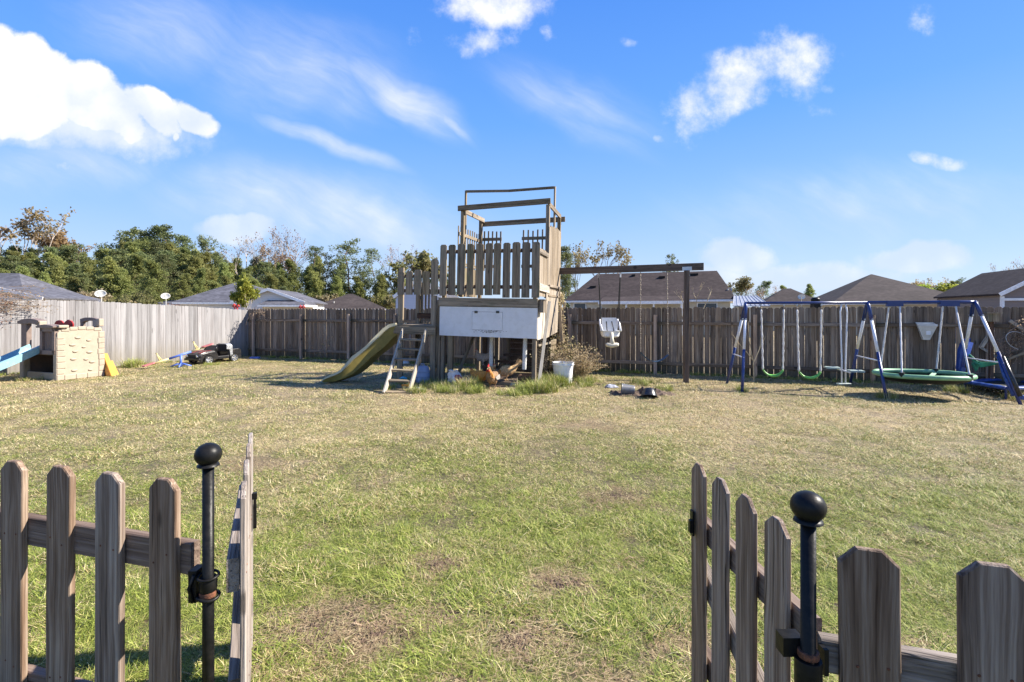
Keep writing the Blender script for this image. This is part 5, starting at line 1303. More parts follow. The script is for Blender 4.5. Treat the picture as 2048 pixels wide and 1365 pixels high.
# brush heap with dry stems
def brush(label, x, y, r, h, n, mat='brush_dry', seed=1, name='dry_bush', stems=60, lean=.7, greens=0):
    random.seed(seed); t_ = thing(name, label, 'bush', (x, y, 0)); mb = MB(); ml = MB(); mg = MB()
    for _ in range(stems):
        a = ru(0, 6.28); rr = r * .6 * rnd() ** .5; p = Vector((rr * math.cos(a), rr * math.sin(a), 0)); d_ = Vector((math.cos(a) * lean * rnd(), math.sin(a) * lean * rnd(), 1)).normalized(); L = h * ru(.6, 1.15); pts = [p]
        for k in range(5):
            d_ = (d_ + Vector((ru(-.2, .2), ru(-.2, .2), -.16 * k * .6))).normalized(); pts.append(pts[-1] + d_ * L / 4)
            if pts[-1].z < .03: pts[-1].z = .03
        mb.tube(pts, [.006, .005, .004, .003, .002, .0015], 4, cap=False)
        for q in pts[1:]: 
            cards(ml, q, n, .09, .055, .35, .9)
            if rnd() < greens: cards(mg, q, n, .09, .05, .45, .9)
    mb.build('stems', 'straw_stem', t_, fix=False); ml.build('leaves', mat, t_, fix=False)
    if mg.v: mg.build('green_leaves', 'leaves_olive', t_, fix=False)
    return t_
bush_ = brush('mound of dry straw-coloured brush right of the tower, behind the white bucket', 1.60, 12.7, .46, .78, 4, seed=5, stems=330, greens=.12, lean=.75); bush_.scale = (.8, .8, .82)
brush('smaller dry brush between the bucket and the tower', 1.30, 13.2, .28, .8, 5, seed=6, stems=90, greens=.4)
# vines climbing the tower's back right corner
def vine(label, pts3, n, spreadv, mat='brush_dry', seed=3, leafn=5, name='dry_vine', leafr=.07, ls=.05, r=.006):
    random.seed(seed); o_ = Vector(pts3[0]); o_.z = 0; t_ = thing(name, label, 'vine', o_); mb = MB(); ml = MB()
    pts3 = [Vector(p) for p in pts3]
    for _ in range(n):
        path = []; off = Vector((random.gauss(0, spreadv), random.gauss(0, spreadv * .3), random.gauss(0, spreadv)))
        a = ru(0, len(pts3) - 1.5); b_ = a + ru(.5, 1.6)
        for k in range(7):
            s = min(len(pts3) - 1.001, a + (b_ - a) * k / 6); i = int(s); c_ = pts3[i].lerp(pts3[i + 1], s - i) + off
            off = off + Vector((random.gauss(0, spreadv * .28), random.gauss(0, spreadv * .1), random.gauss(0, spreadv * .28))); path.append(c_ - o_)
        mb.tube(path, [r, r, r * .8, r * .7, r * .6, r * .5, r * .3], 4, cap=False)
        for q in path[1:]: 
            if rnd() < .8: cards(ml, q, leafn, leafr, ls, .5, .9)
    mb.build('stems', 'twig', t_, fix=False)
    if ml.v: ml.build('leaves', mat, t_, fix=False)
    return t_
vine('tangled dry vine climbing the back right corner of the tower', [(1.33, 13.35, .3), (1.30, 13.4, 1.1), (1.26, 13.4, 1.9), (1.22, 13.45, 2.3)], 46, .07, seed=3, leafn=5)
vine('dry brown creeper spilling over the pale fence above the toy playhouse', [tuple(LA + LE * 9.4 + Vector((.1, -.1, 1.9))), tuple(LA + LE * 8.2 + Vector((.12, -.1, 2.0))), tuple(LA + LE * 7.0 + Vector((.12, -.1, 2.0))), tuple(LA + LE * 5.9 + Vector((.1, -.1, 2.03)))], 80, .16, 'leaves_rust', seed=8, leafn=2, leafr=.12, ls=.04)
vine('dark leafy creeper hanging down the pale fence left of the playhouse', [tuple(LA + LE * 8.9 + Vector((.08, -.06, .9))), tuple(LA + LE * 8.3 + Vector((.08, -.06, 1.3))), tuple(LA + LE * 7.3 + Vector((.08, -.06, 1.5))), tuple(LA + LE * 6.6 + Vector((.08, -.06, 1.9)))], 60, .22, 'leaves_rust', seed=9, leafn=2, leafr=.15, ls=.045)
vine('thin bare vine looping over the fence corner', [(-9.95, 18.95, 1.1), (-9.8, 18.95, 1.6), (-9.6, 18.9, 1.75), (-9.3, 18.85, 1.6)], 16, .10, seed=12, leafn=1, ls=.04)
vine('thin dry vine growing up the fence right of the third post', [tuple(G(650, 722) + Vector((.05, -.15, .1))), tuple(P(648, 690, 17.5)), tuple(P(655, 672, 17.4)), tuple(P(665, 665, 17.3))], 7, .10, seed=13, leafn=1, ls=.05)
# plastic bag
random.seed(21); q = G(914, 773); t_ = thing('plastic_bag', 'crumpled white and red plastic sack slumped in the grass before the coop', 'bag', (q.x, q.y, 0), (0, 0, .2))
def crumple(mb, prof, n, sx, sy, amp, seed, mi=0, lean=(0, 0)):
    vs = []; 
    for r_, z in prof:
        for k in range(n):
            a = 6.283 * k / n; f_ = 1 + amp * mnoise.noise((math.cos(a) * 1.7 + seed, math.sin(a) * 1.7, z * 7))
            vs.append((sx * r_ * f_ * math.cos(a) + lean[0] * z, sy * r_ * f_ * math.sin(a) + lean[1] * z, z + .03 * mnoise.noise((a * 2, z * 9, seed))))
    mb.add(vs, [(i * n + k, i * n + (k + 1) % n, (i + 1) * n + (k + 1) % n, (i + 1) * n + k) for i in range(len(prof) - 1) for k in range(n)], mi=mi)
    mb.add(vs[-n:], [tuple(range(n))], mi=mi)
mb = MB(); crumple(mb, [(.16, 0), (.2, .05), (.19, .12), (.15, .2), (.12, .27), (.09, .33), (.10, .37)], 22, 1.0, .7, .7, 3, lean=(-.22, 0)); mb.build('sack', 'bag_white', t_)
mb = MB(); crumple(mb, [(.14, 0), (.15, .05), (.11, .11), (.06, .14), (.02, .15)], 18, 1.2, .8, .8, 7); o = mb.build('fold', 'bag_white', t_); o.location = (.2, -.03, 0)
mb = MB(); crumple(mb, [(.09, 0), (.10, .05), (.085, .11), (.05, .16), (.02, .17)], 16, 1.1, .55, .8, 11); o = mb.build('print', 'bag_red', t_); o.location = (.0, -.09, .10); o['label'] = 'faded red contents showing through'
# tote
q = G(842, 768); t_ = thing('plastic_tote', 'pale blue-grey plastic tote behind the ladder', 'storage tote', (q.x, q.y + .2, 0), (0, 0, TH))
o = MB().lathe([(0, 0), (.15, 0), (.17, .02), (.175, .12), (.168, .13), (.178, .14), (.175, .24), (.168, .25), (.178, .26), (.17, .33), (.13, .39), (.05, .41), (0, .41)], 20).build('body', 'tote_blue', t_); autosmooth(o)
o = MB().tube([(-.05, 0, .41), (-.04, 0, .45), (.04, 0, .45), (.05, 0, .41)], .012, 6).build('handle', 'tote_blue', t_)
# small toys at the ladder foot
q = G(812, 777); t_ = thing('toy_truck', 'orange and yellow plastic toy lying at the ladder foot', 'toy', (q.x + .02, q.y, 0), (0, 0, .4))
MB().box((0, 0, .07), (.22, .1, .05)).build('bed', 'orange_plastic', t_); MB().box((.08, 0, .125), (.08, .09, .06)).build('cab', 'orange_plastic', t_)
for sx_ in (-.07, .07):
    for sy_ in (-.055, .055): MB().tube([(sx_, sy_ - .012, .035), (sx_, sy_ + .012, .035)], .035, 12).build('wheel', 'seesaw_yellow', t_)
q = G(808, 768); mb = MB(); mb.tube([(-.1, 0, .12), (-.02, .0, .15), (.07, .0, .12)], [.02, .03, .02], 8); mb.tube([(0, 0, .14), (.0, .0, .0)], .012, 6); o = mb.build('toy_shovel', 'toy_blue', smooth=True); o.location = (q.x, q.y, 0); tag(o, 'light blue toy shovel behind the bottom rung of the ladder', 'toy')
q = G(845, 782); mb = MB(); crumple(mb, [(.10, 0), (.11, .03), (.07, .06), (.02, .07)], 14, 1.4, .8, .8, 5); o = mb.build('plastic_wrap', 'grey_plastic'); o.location = (q.x - .1, q.y, 0); tag(o, 'scrap of greyish clear wrap right of the ladder foot', 'litter')
q = G(809, 728); o = MB().lathe([(0, .12), (.08, .11), (.17, .05), (.20, 0), (.17, -.0), (0, 0)], 18).build('upturned_basin', 'dish_grey', smooth=True); o.location = (q.x, q.y, 0); tag(o, 'small pale upturned basin near the back fence, seen through the ladder', 'basin')
q = G(517, 717); o = MB().box((0, 0, .04), (.32, .14, .07), .1).build('scrap', 'blue_pad_pale'); o.location = (q.x, q.y - .25, 0); tag(o, 'small pale blue scrap on the grass at the fence corner', 'scrap')
q = G(1665, 761); mb = MB(); crumple(mb, [(.09, 0), (.10, .03), (.06, .06), (.02, .075)], 14, 1.5, .8, .8, 15); o = mb.build('scrap', 'faded_red'); o.location = (q.x, q.y, 0); tag(o, 'crumpled reddish scrap in the grass left of the glider', 'scrap')
# two black bowls in a little heap of earth
t_ = None
mb = MB(); random.seed(31); vs = []; nn = 24
q = G(1284, 790)
for j in range(nn):
    for i in range(nn):
        x_, y_ = -.8 + 1.6 * i / (nn - 1), -.35 + .85 * j / (nn - 1); e_ = max(0, 1 - (x_ / .76) ** 2 - ((y_ - .08) / .38) ** 2)
        vs.append((q.x + x_, q.y + y_, -.02 + .17 * e_ ** .7 * (.55 + .9 * mnoise.noise((x_ * 6, y_ * 6, 3)) + .4 * mnoise.noise((x_ * 15, y_ * 15, 3)))))
mb.add(vs, [(j * nn + i, j * nn + i + 1, (j + 1) * nn + i + 1, (j + 1) * nn + i) for j in range(nn - 1) for i in range(nn - 1)]); tag(mb.build('earth_mound', 'soil', fix=False), kind='structure')
bowlp = [(0, 0), (.12, 0), (.15, .03), (.20, .15), (.205, .17), (.225, .172), (.222, .18), (.195, .178), (.14, .04), (0, .025)]
q = G(1301, 797); o = MB().lathe([(r_ * .78, z_ * .95) for r_, z_ in bowlp], 28).build('rubber_bowl', 'bowl_black'); autosmooth(o, 30); o.location = (q.x, q.y + .1, .17); o.rotation_euler = (math.pi - .42, .12, 0); tag(o, 'glossy black upturned rubber bowl, right one of the two on the earth mound', 'bowl')
q = G(1258, 793); o = MB().lathe([(0, 0), (.09, 0), (.10, .02), (.115, .24), (.125, .26), (.105, .26), (.09, .03), (0, .02)], 24).build('plant_pot', 'pot_grey'); autosmooth(o, 30); o.location = (q.x + .14, q.y + .12, .10); o.rotation_euler = (0, -1.5, -.15); tag(o, 'grey pot lying on its side, left of the black bowl on the earth mound', 'pot')
q = G(1222, 775); mb = MB(); crumple(mb, [(.10, 0), (.11, .03), (.07, .07), (.02, .08)], 14, 1.4, .8, .6, 25); o = mb.build('stone', 'grey_plastic'); o.location = (q.x, q.y, -.02); tag(o, 'grey stone in the grass left of the earth mound', 'stone')

# ================================================================== METAL SWING SET
A1 = P(1491, 606.5, 11.3); A3 = P(1952, 604.5, 10.2)
ss = thing('metal_swing_set', 'long blue and white metal swing set frame with three A-shaped leg pairs', 'swing set', (7.3, 10.7, 0))
def bart(px): 
    return min((i / 800 for i in range(-20, 821)), key=lambda s: abs(1024 + 1000 * (A1.lerp(A3, s).x / A1.lerp(A3, s).y) - px))
def bar(px): return A1.lerp(A3, bart(px))
bd = (A3 - A1).normalized(); bn = Vector((-bd.y, bd.x, 0))
MB().tube([A1 - bd * .02, bar(1735)], .028, 14).build('top_bar', 'blue_metal', ss, world=True, smooth=True)
MB().tube([bar(1735), A3 - bd * .12, A3 - bd * .02], .034, 14).build('top_bar', 'blue_metal', ss, world=True, smooth=True)
def aframe(apex, ff, rf, rnd_=True, r=.03, wfrac=(.17, .52)):
    for foot, s in ((ff, -1), (rf, 1)):
        top = apex + bn * s * .02; d_ = (foot - top); k = top + d_ * .04 + bn * s * .0
        elbow = apex + bn * (s * .05) - Vector((0, 0, .045))
        pts = [apex + bn * s * .0 + Vector((0, 0, .01)), elbow, elbow + (foot - elbow) * wfrac[0]]
        MB().tube(pts, r + .004, 12).build('elbow', 'blue_metal', ss, world=True, smooth=True)
        a_ = elbow + (foot - elbow) * wfrac[0]; b_ = elbow + (foot - elbow) * wfrac[1]
        mb = MB(); mb.tube([a_, b_], r, 12, mi=0); mb.tube([b_, foot - Vector((0, 0, .05))], r, 12, mi=1)
        o = mb.build('leg', ['white_metal', 'blue_metal'], ss, world=True, smooth=True)
        q = elbow + (foot - elbow) * (wfrac[0] - .01); MB().box(q, (.03, .085, .03)).build('bolt', 'galvanised', ss, world=True)
    e1 = apex.lerp(ff, .62); e2_ = apex.lerp(rf, .62)
    MB().tube([e1 + (e1 - e2_).normalized() * .04, e2_ + (e2_ - e1).normalized() * .04], .014, 8).build('cross_brace', 'white_metal', ss, world=True, smooth=True)
F1, R1 = G(1484, 785), G(1453, 767); F2, R2 = G(1774, 799), G(1699, 770); F3, R3 = G(2043, 809), G(1917, 778)
aframe(A1 + Vector((0, 0, -.02)), F1, R1); aframe(bar(1735) - Vector((0, 0, .02)), F2, R2); aframe(A3 - bd * .02, F3, R3, wfrac=(.13, .50))
for px_ in (1522, 1568, 1594, 1643, 1683, 1692): 
    q = bar(px_); MB().box((q.x, q.y, q.z - .045), (.022, .03, .05)).build('hanger', 'galvanised', ss, world=True)
for a_, b_ in ((1776, 1802), (1882, 1914)):
    p, q = bar(a_), bar(b_); lumber('hanger_plate', p - Vector((0, 0, .025)) - bd * .03, q - Vector((0, 0, .025)) + bd * .03, .085, .12, 'blue_metal', ss, side=bn, world=True)
def strap_swing(label, pxa, pxb, sy):
    pa_, pb_ = bar(pxa), bar(pxb); Dm_ = (pa_.y + pb_.y) / 2; zs = H + (625 - sy) / 1000 * Dm_
    t_ = thing('belt_swing', label, 'swing', ((pa_.x + pb_.x) / 2, Dm_, 0))
    ea = Vector((pa_.x + .0, pa_.y, zs + .06)) + bd * .04; eb = Vector((pb_.x, pb_.y, zs + .06)) - bd * .02
    mb = MB(); n = 16; vs = []
    for i in range(n + 1):
        f_ = i / n; sag = .13 * (1 - abs(2 * f_ - 1) ** 2.6); c_ = ea.lerp(eb, f_) - Vector((0, 0, sag)); wd = .055 + .025 * (1 - abs(2 * f_ - 1)); th = .028 if i not in (0, n) else .02
        for y_, z_ in ((-wd, -.6 * th), (wd, -.6 * th), (wd * 1.05, .4 * th), (wd * .7, th), (-wd * .7, th), (-wd * 1.05, .4 * th)): vs.append(c_ + bn * y_ + Vector((0, 0, z_)))
    fs = [(i * 6 + k, i * 6 + (k + 1) % 6, (i + 1) * 6 + (k + 1) % 6, (i + 1) * 6 + k) for i in range(n) for k in range(6)] + [tuple(range(6))[::-1], tuple(n * 6 + k for k in range(6))]
    mb.add(vs, fs); mb.build('seat', 'green_plastic', t_, world=True, smooth=True)
    for p, e in ((pa_, ea), (pb_, eb)):
        c1 = p.lerp(e, .10); mb = MB(); chain(mb, p - Vector((0, 0, .05)), c1 + (c1 - p) * .3, .045, .006); mb.build('chain', 'chain_metal', t_, world=True, fix=False)
        k = 26; pts = []; rr = []
        for i in range(k): pts.append(c1.lerp(e, i / (k - 1)) + Vector((ru(-.003, .003), ru(-.003, .003), 0))); rr.append(.017 + .004 * math.sin(i * 1.9) + ru(0, .003))
        MB().tube(pts, rr, 7).build('rope_sleeve', 'rope_white', t_, world=True, smooth=True)
strap_swing('bright green belt swing at the left end of the blue swing set', 1522, 1568, 746)
strap_swing('bright green belt swing beside the white glider poles', 1594, 1643, 750)
# glider
pg = bar(1687.5); t_ = thing('glider_swing', 'white-poled glider with two pale green seats facing each other', 'swing', (pg.x, pg.y, 0))
for px_, s in ((1683, -.075), (1692, .075)):
    p = bar(px_); zf = H + (625 - 768) / 1000 * p.y; c_ = Vector((pg.x + s * .55, pg.y, zf))
    MB().tube([p - Vector((0, 0, .05)), p - Vector((0, 0, .2)) + (bd * s * .3), c_ + Vector((0, 0, .5)), c_], .016, 8).build('pole', 'white_metal', t_, world=True, smooth=True)
zs = H + (625 - 739) / 1000 * pg.y
for s in (-1, 1):
    q = pg + bn * s * .30 + bd * s * -.12; MB().box((q.x, q.y, zs), (.26, .22, .035), math.atan2(bd.y, bd.x)).build('seat', 'grey_green_seat', t_, world=True)
lumber('seat_bar', Vector((pg.x, pg.y, zs - .03)) - bn * .36, Vector((pg.x, pg.y, zs - .03)) + bn * .36, .03, .03, 'white_metal', t_, world=True)
zf = H + (625 - 768) / 1000 * pg.y
lumber('foot_bar', Vector((pg.x, pg.y, zf)) - bd * .13 - bn * .05, Vector((pg.x, pg.y, zf)) + bd * .13 + bn * .05, .1, .025, 'grey_green_seat', t_, side=bn, world=True)
# saucer swing
cs = Vector(((1845 - 1024) / 1000 * 10.0, 10.0, 0)); zc = H + (625 - 749) / 1000 * 10.0
t_ = thing('saucer_swing', 'large round green-rimmed saucer swing with black mat on four white ropes', 'swing', (cs.x, cs.y, 0))
RS = .80
ring = [cs + bd * RS * math.cos(a) + bn * RS * .80 * math.sin(a) + Vector((0, 0, zc + .004 * math.sin(3 * a))) for a in np.linspace(0, 2 * math.pi, 41)]
mb = MB(); mb.tube(ring, .047, 10, cap=False); mb.build('rim', 'green_pad', t_, world=True, smooth=True)
mb = MB(); prof = [(1.0, -.03), (.93, -.09), (.7, -.14), (.3, -.165), (0.001, -.17)]; vs = []; n = 32
for f_, z_ in prof:
    for k in range(n):
        a = 6.2832 * k / n; vs.append(cs + bd * RS * f_ * math.cos(a) + bn * RS * .8 * f_ * math.sin(a) + Vector((0, 0, zc + z_)))
mb.add(vs, [(i * n + k, i * n + (k + 1) % n, (i + 1) * n + (k + 1) % n, (i + 1) * n + k) for i in range(4) for k in range(n)]); mb.build('mat', 'black_net', t_, world=True, smooth=True)
for px_, py_ in ((1768, 738), (1807, 762), (1884, 739), (1925, 757)):
    a = {1768: 2.32, 1807: 3.95, 1884: .93, 1925: 5.45}[px_]; e = cs + bd * RS * math.cos(a) + bn * RS * .8 * math.sin(a) + Vector((0, 0, zc + .04))
    p = bar({1768: 1778, 1807: 1800, 1884: 1886, 1925: 1911}[px_]) - Vector((0, 0, .06)); k = 22
    MB().tube([p.lerp(e, i / (k - 1)) for i in range(k)], [.017 + .003 * math.sin(i * 2.2) for i in range(k)], 7).build('rope', 'rope_white', t_, world=True, smooth=True)
    MB().tube([e + Vector((0, 0, .03)), e - Vector((0, 0, .05))], .05, 8).build('clamp', 'black_net', t_, world=True)
for a in (3.95, .93): lumber('strap', cs + bd * RS * math.cos(a) * .98 + bn * RS * .8 * math.sin(a) * .98 + Vector((0, 0, zc + .01)), cs + bd * RS * math.cos(a) * .6 + bn * RS * .8 * math.sin(a) * .6 + Vector((0, 0, zc - .07)), .07, .01, 'green_pad', t_, world=True)
# blue pad, slide piece and trampoline bundled behind the right legs
tp_ = thing('trampoline', 'small blue-padded trampoline with black spring net behind the right legs of the swing set', 'trampoline', G(1965, 790))
def bluepad(a, b_, r, sx_=2.0, mat='blue_pad', name='pad'):
    a, b_ = Vector(a), Vector(b_); n = 10; pts = [a.lerp(b_, i / n) + Vector((0, 0, .015 * mnoise.noise((i * .8, 1, 1)))) for i in range(n + 1)]
    MB().tube(pts, [r * (1 + .12 * mnoise.noise((i * 1.3, 5, 2))) for i in range(n + 1)], 10, sx=sx_).build(name, mat, tp_, world=True, smooth=True)
pA = P(1930, 764, 10.7); pB = P(2012, 777, 9.75); pC = P(2100, 775, 10.4); pD = P(2020, 758, 11.6)
for a_, b_ in ((pA, pB), (pB, pC), (pC, pD), (pD, pA)): bluepad(a_, b_, .04)
mb = MB(); c_ = (pA + pB + pC + pD) / 4 - Vector((0, 0, .05)); mb.add([pA.lerp(c_, .2), pB.lerp(c_, .2), pC.lerp(c_, .2), pD.lerp(c_, .2)], [(0, 1, 2, 3)]); mb.build('mat', 'black_net', tp_, world=True)
mb = MB()
for k in range(24):
    p = pA.lerp(pB, k / 23) - Vector((0, 0, .05)); mb.tube([p, p + Vector((ru(-.03, .03), 0, -.05)), p + Vector((.04, 0, -.03 - .04 * rnd())), p + Vector((.05, 0, -.01))], .007, 4, cap=False)
    if k % 5 == 0: mb.tube([p, Vector((p.x, p.y, max(.02, p.z - .16)))], .006, 4)
mb.build('spring_net', 'black_net', tp_, world=True, fix=False)
for p in (pA, pB, pC, pD): MB().tube([p, Vector((p.x, p.y, .0))], .02, 8).build('leg', 'blue_metal', tp_, world=True)
sp = thing('slide_piece', 'blue plastic slide section standing against the rear right leg of the swing set', 'slide', P(1922, 770, 11.0).xy.to_3d())
MB().add([P(1921, 700, 10.95), P(1930, 680, 10.9), P(1941, 677, 10.85), P(1940, 690, 10.8), P(1936, 712, 10.8), P(1928, 740, 10.85), P(1922, 752, 10.9), P(1917, 738, 10.95)] + [v + Vector((.02, .10, 0)) for v in [P(1921, 700, 10.95), P(1930, 680, 10.9), P(1941, 677, 10.85), P(1940, 690, 10.8), P(1936, 712, 10.8), P(1928, 740, 10.85), P(1922, 752, 10.9), P(1917, 738, 10.95)]],
         [tuple(range(8)), tuple(range(15, 7, -1))] + [((i + 1) % 8, i, i + 8, (i + 1) % 8 + 8) for i in range(8)]).build('trough', 'blue_pad', sp, world=True)
lumber('side_wall', P(1942, 685, 10.75), P(1934, 712, 10.75), .09, .03, 'blue_pad_pale', sp, side=(1, 0, 0), world=True); lumber('side_wall', P(1926, 735, 10.8), P(1920, 765, 10.8), .1, .05, 'blue_pad', sp, side=(1, 0, 0), world=True)
# second blue slide wrapped round the front right leg
sp2 = thing('rolled_pad', 'dark blue padding strapped along the front right leg of the swing set', 'padding', F3)
e1 = (A3).lerp(F3, .56); e2_ = A3.lerp(F3, .93)
MB().tube([e1 + Vector((-.0, .05, 0)), e1.lerp(e2_, .5) + Vector((-.03, .06, 0)), e2_ + Vector((-.02, .06, 0))], [.02, .03, .035], 12).build('pad', 'blue_pad', sp2, world=True, smooth=True)
MB().tube([e1 + Vector((.02, -.02, 0)), e1.lerp(e2_, .5) + Vector((.02, -.02, 0)), e2_ + Vector((.02, -.02, 0))], [.04, .042, .04], 10).build('sleeve', 'car_black', sp2, world=True, smooth=True)
MB().tube([e2_, e2_ + Vector((.25, -.05, -.05))], [.05, .045], 10, sx=.5).build('flap', 'blue_pad', sp2, world=True)
# green cloth tied between the right legs
gc = thing('green_cloth', 'green cloth strip tied between the right legs of the swing set', 'cloth', P(1975, 800, 10.4).xy.to_3d())
def ribbon(pts, wds, mat, parent, name='strip', th=.012):
    mb = MB(); vs = []
    for p, w1 in zip(pts, wds):
        for k in range(5):
            f_ = k / 4 - .5; vs.append(Vector(p) + Vector((0, .03 * math.sin(k * 2.4 + p[0] * 9), f_ * w1)))
    n = len(pts); mb.add(vs, [(i * 5 + k, i * 5 + k + 1, (i + 1) * 5 + k + 1, (i + 1) * 5 + k) for i in range(n - 1) for k in range(4)])
    o = mb.build(name, mat, parent, world=True, smooth=True, fix=False); md = o.modifiers.new('thick', 'SOLIDIFY'); md.thickness = th; return o
ribbon([P(1939, 711, 10.7), P(1947, 719, 10.6), P(1955, 727, 10.5), P(1962, 730, 10.45), P(1975, 729, 10.35), P(1990, 727, 10.2), P(2003, 723, 10.0), P(2014, 719, 9.85)], [.05, .09, .09, .12, .10, .08, .07, .05], 'green_cloth', gc)
ribbon([P(1944, 727, 10.55), P(1950, 735, 10.55), P(1956, 733, 10.5), P(1960, 729, 10.5)], [.06, .19, .14, .06], 'green_cloth', gc, 'loose_end')

# ------------------------------------------------------------------ things on the back fence
def onfence(px, py, out=.1): 
    s = fence_t(px); q = FA + FE * s - Vector((-FE.y, FE.x, 0)) * out; return Vector((q.x, q.y, H + (625 - py) / 1000 * q.y))
rzF = math.atan2(FE.y, FE.x)
q = onfence(1846, 680, .16); t_ = thing('hanging_bucket', 'grey tapering feed scoop hung on the fence above the saucer swing', 'feeder', q, (0, 0, rzF))
mb = MB(); hh = .40
mb.add([(-.06, -.05, 0), (.06, -.05, 0), (.06, .05, 0), (-.06, .05, 0), (-.19, -.10, hh * .86), (.19, -.10, hh * .86), (.17, .09, hh), (-.17, .09, hh)], [(3, 2, 1, 0), (0, 1, 5, 4), (1, 2, 6, 5), (2, 3, 7, 6), (3, 0, 4, 7)])
o = mb.build('body', 'dish_grey', t_); md = o.modifiers.new('t', 'SOLIDIFY'); md.thickness = .006
MB().box((0, 0, 0), (.37, .012, .05)).build('rim', 'galvanised', t_, loc=(0, -.10, hh * .85)); MB().box((.02, -.085, hh * .4), (.09, .006, .09)).build('label_plate', 'white_plastic', t_)
q = onfence(1974, 641, .2); t_ = thing('birdhouse', 'brown wooden box on a post against the fence at right', 'birdhouse', (q.x, q.y, 0), (0, 0, rzF))
MB().box((0, 0, q.z + .06), (.22, .2, .18)).build('box', 'tower_wood', t_); MB().box((0, -.01, q.z + .165), (.27, .26, .025)).build('lid', 'tower_wood', t_); lumber('post', (0, .03, 0), (0, .03, q.z - .03), .07, .07, 'tower_wood_dark', t_)
wf = thing('wooden_frame', 'old square timber frame hung cornerwise on the fence at the right edge', 'frame', onfence(2010, 760, .15).xy.to_3d())
pts = [onfence(1957, 696), onfence(1982, 658), onfence(2015, 640), onfence(2075, 680), onfence(2060, 740), onfence(1995, 728)]
lumber('frame_bar', onfence(1956, 697), onfence(1981, 660), .075, .05, 'ladder_wood', wf, world=True, side=FE); lumber('frame_bar', onfence(1957, 695), onfence(1998, 722), .05, .05, 'ladder_wood', wf, world=True, side=FE)
lumber('frame_bar', onfence(2014, 642), onfence(2075, 684), .07, .05, 'ladder_wood', wf, world=True, side=FE); lumber('frame_bar', onfence(1998, 723), onfence(2060, 700), .05, .05, 'tower_wood', wf, world=True, side=FE)
vine('bare tangled vine over the old timber frame at the right edge', [tuple(onfence(1990, 740, .18)), tuple(onfence(2000, 700, .18)), tuple(onfence(2030, 670, .18)), tuple(onfence(2060, 650, .18))], 60, .13, 'brush_dry', seed=17, leafn=1, leafr=.06, ls=.03)
mb = MB(); c_ = onfence(2025, 682, .22); mb.tube([c_ + Vector((.26 * math.cos(a) + .08 * math.sin(a), 0, .16 * math.sin(a) - .12 * math.cos(a))) for a in np.linspace(0, 5.0, 26)], .005, 6)
lone(mb, 'wire_loop', 'rope_white', 'thin pale loop of hose hanging on the timber frame at the right edge', 'hose')
# red ribbons beyond the fence
for px_, py_, D_, lab in ((472, 613, 30, 'red ribbon bow left of the bright young tree'), (604, 615, 34, 'red ribbon bow at the right end of the gabled house')):
    p = P(px_, py_, D_); t_ = thing('ribbon_bow', lab, 'ribbon', (p.x, p.y, 0)); MB().tube([(0, 0, 0), (0, 0, p.z - .05)], .03, 6).build('stake', 'trim_white', t_)
    for s in (-1, 1): MB().tube([(0, 0, p.z), (s * .12, 0, p.z + .12), (s * .2, 0, p.z), (s * .1, 0, p.z - .06), (0, 0, p.z)], .045, 6).build('loop', 'ribbon_red', t_); MB().tube([(0, 0, p.z), (s * .1, 0, p.z - .2)], [.04, .03], 6).build('tail', 'ribbon_red', t_)
# dark hooded barbecue beyond the fence
p = P(1631, 600, 30); t_ = thing('barbecue', 'dark covered barbecue hood showing over the fence below the broad hip roof', 'barbecue', (p.x, p.y, 0))
o = MB().lathe([(.24, -.1), (.25, 0), (.24, .06), (.18, .12), (.1, .15), (0, .16)], 20, (0, 0, p.z)).build('hood', 'black_metal', t_, smooth=True); MB().box((0, 0, (p.z - .1) / 2), (.4, .4, p.z - .1)).build('stand', 'black_metal', t_)

# ================================================================== TOY PLAYHOUSE
ph = thing('toy_playhouse', 'beige and brown moulded plastic climber playhouse with a light blue slide', 'playhouse', (-11.26, 12.41, 0), (0, 0, math.atan2(.938, .347)))
def prism_x(poly, x0, x1):    # polygon in YZ
    mb = MB(); n = len(poly); vs = [(x0, y, z) for y, z in poly] + [(x1, y, z) for y, z in poly]
    mb.add(vs, [tuple(range(n)), tuple(range(2 * n - 1, n - 1, -1))] + [((i + 1) % n, i, i + n, (i + 1) % n + n) for i in range(n)]); return mb
def soften(o, w_=.012, seg=2):
    md = o.modifiers.new('bevel', 'BEVEL'); md.width = w_; md.segments = seg; md.limit_method = 'ANGLE'; return o
top = [(x, 1.27 + .06 * math.sin(math.pi * x / .98)) for x in np.linspace(.98, 0, 9)]
o = MB().prism([(-.02, 0), (1.0, 0)] + [(x * 1.0, z) for x, z in top], 0.0, .09).build('climbing_wall', 'playhouse_stone', ph); soften(o, .02)
# blocks framing the wall, uneven stones
for i, (z0, z1) in enumerate([(0, .15), (.15, .29), (.29, .45), (.45, .59), (.59, .74), (.74, .88), (.88, 1.03), (1.03, 1.2)]):
    for x0, x1 in ((-.035, .10 + ru(0, .06)), (.90 - ru(0, .04), 1.03)):
        soften(MB().box(((x0 + x1) / 2, .035, (z0 + z1) / 2), (x1 - x0, .10 + ru(0, .015), z1 - z0 - .006)).build('stone_block', 'playhouse_stone', ph), .014)
for i in range(3):
    x0 = .13 + i * .25; soften(MB().box((x0 + .12, -.0, .065), (.245, .03, .13)).build('stone_block', 'playhouse_stone', ph), .014)
for i in range(5):
    x0 = .06 + i * .18; z_ = 1.235 + .06 * math.sin(math.pi * (x0 + .09) / .98); soften(MB().box((x0 + .085, -.002, z_), (.176, .03, .085)).build('stone_block', 'playhouse_stone', ph), .014)
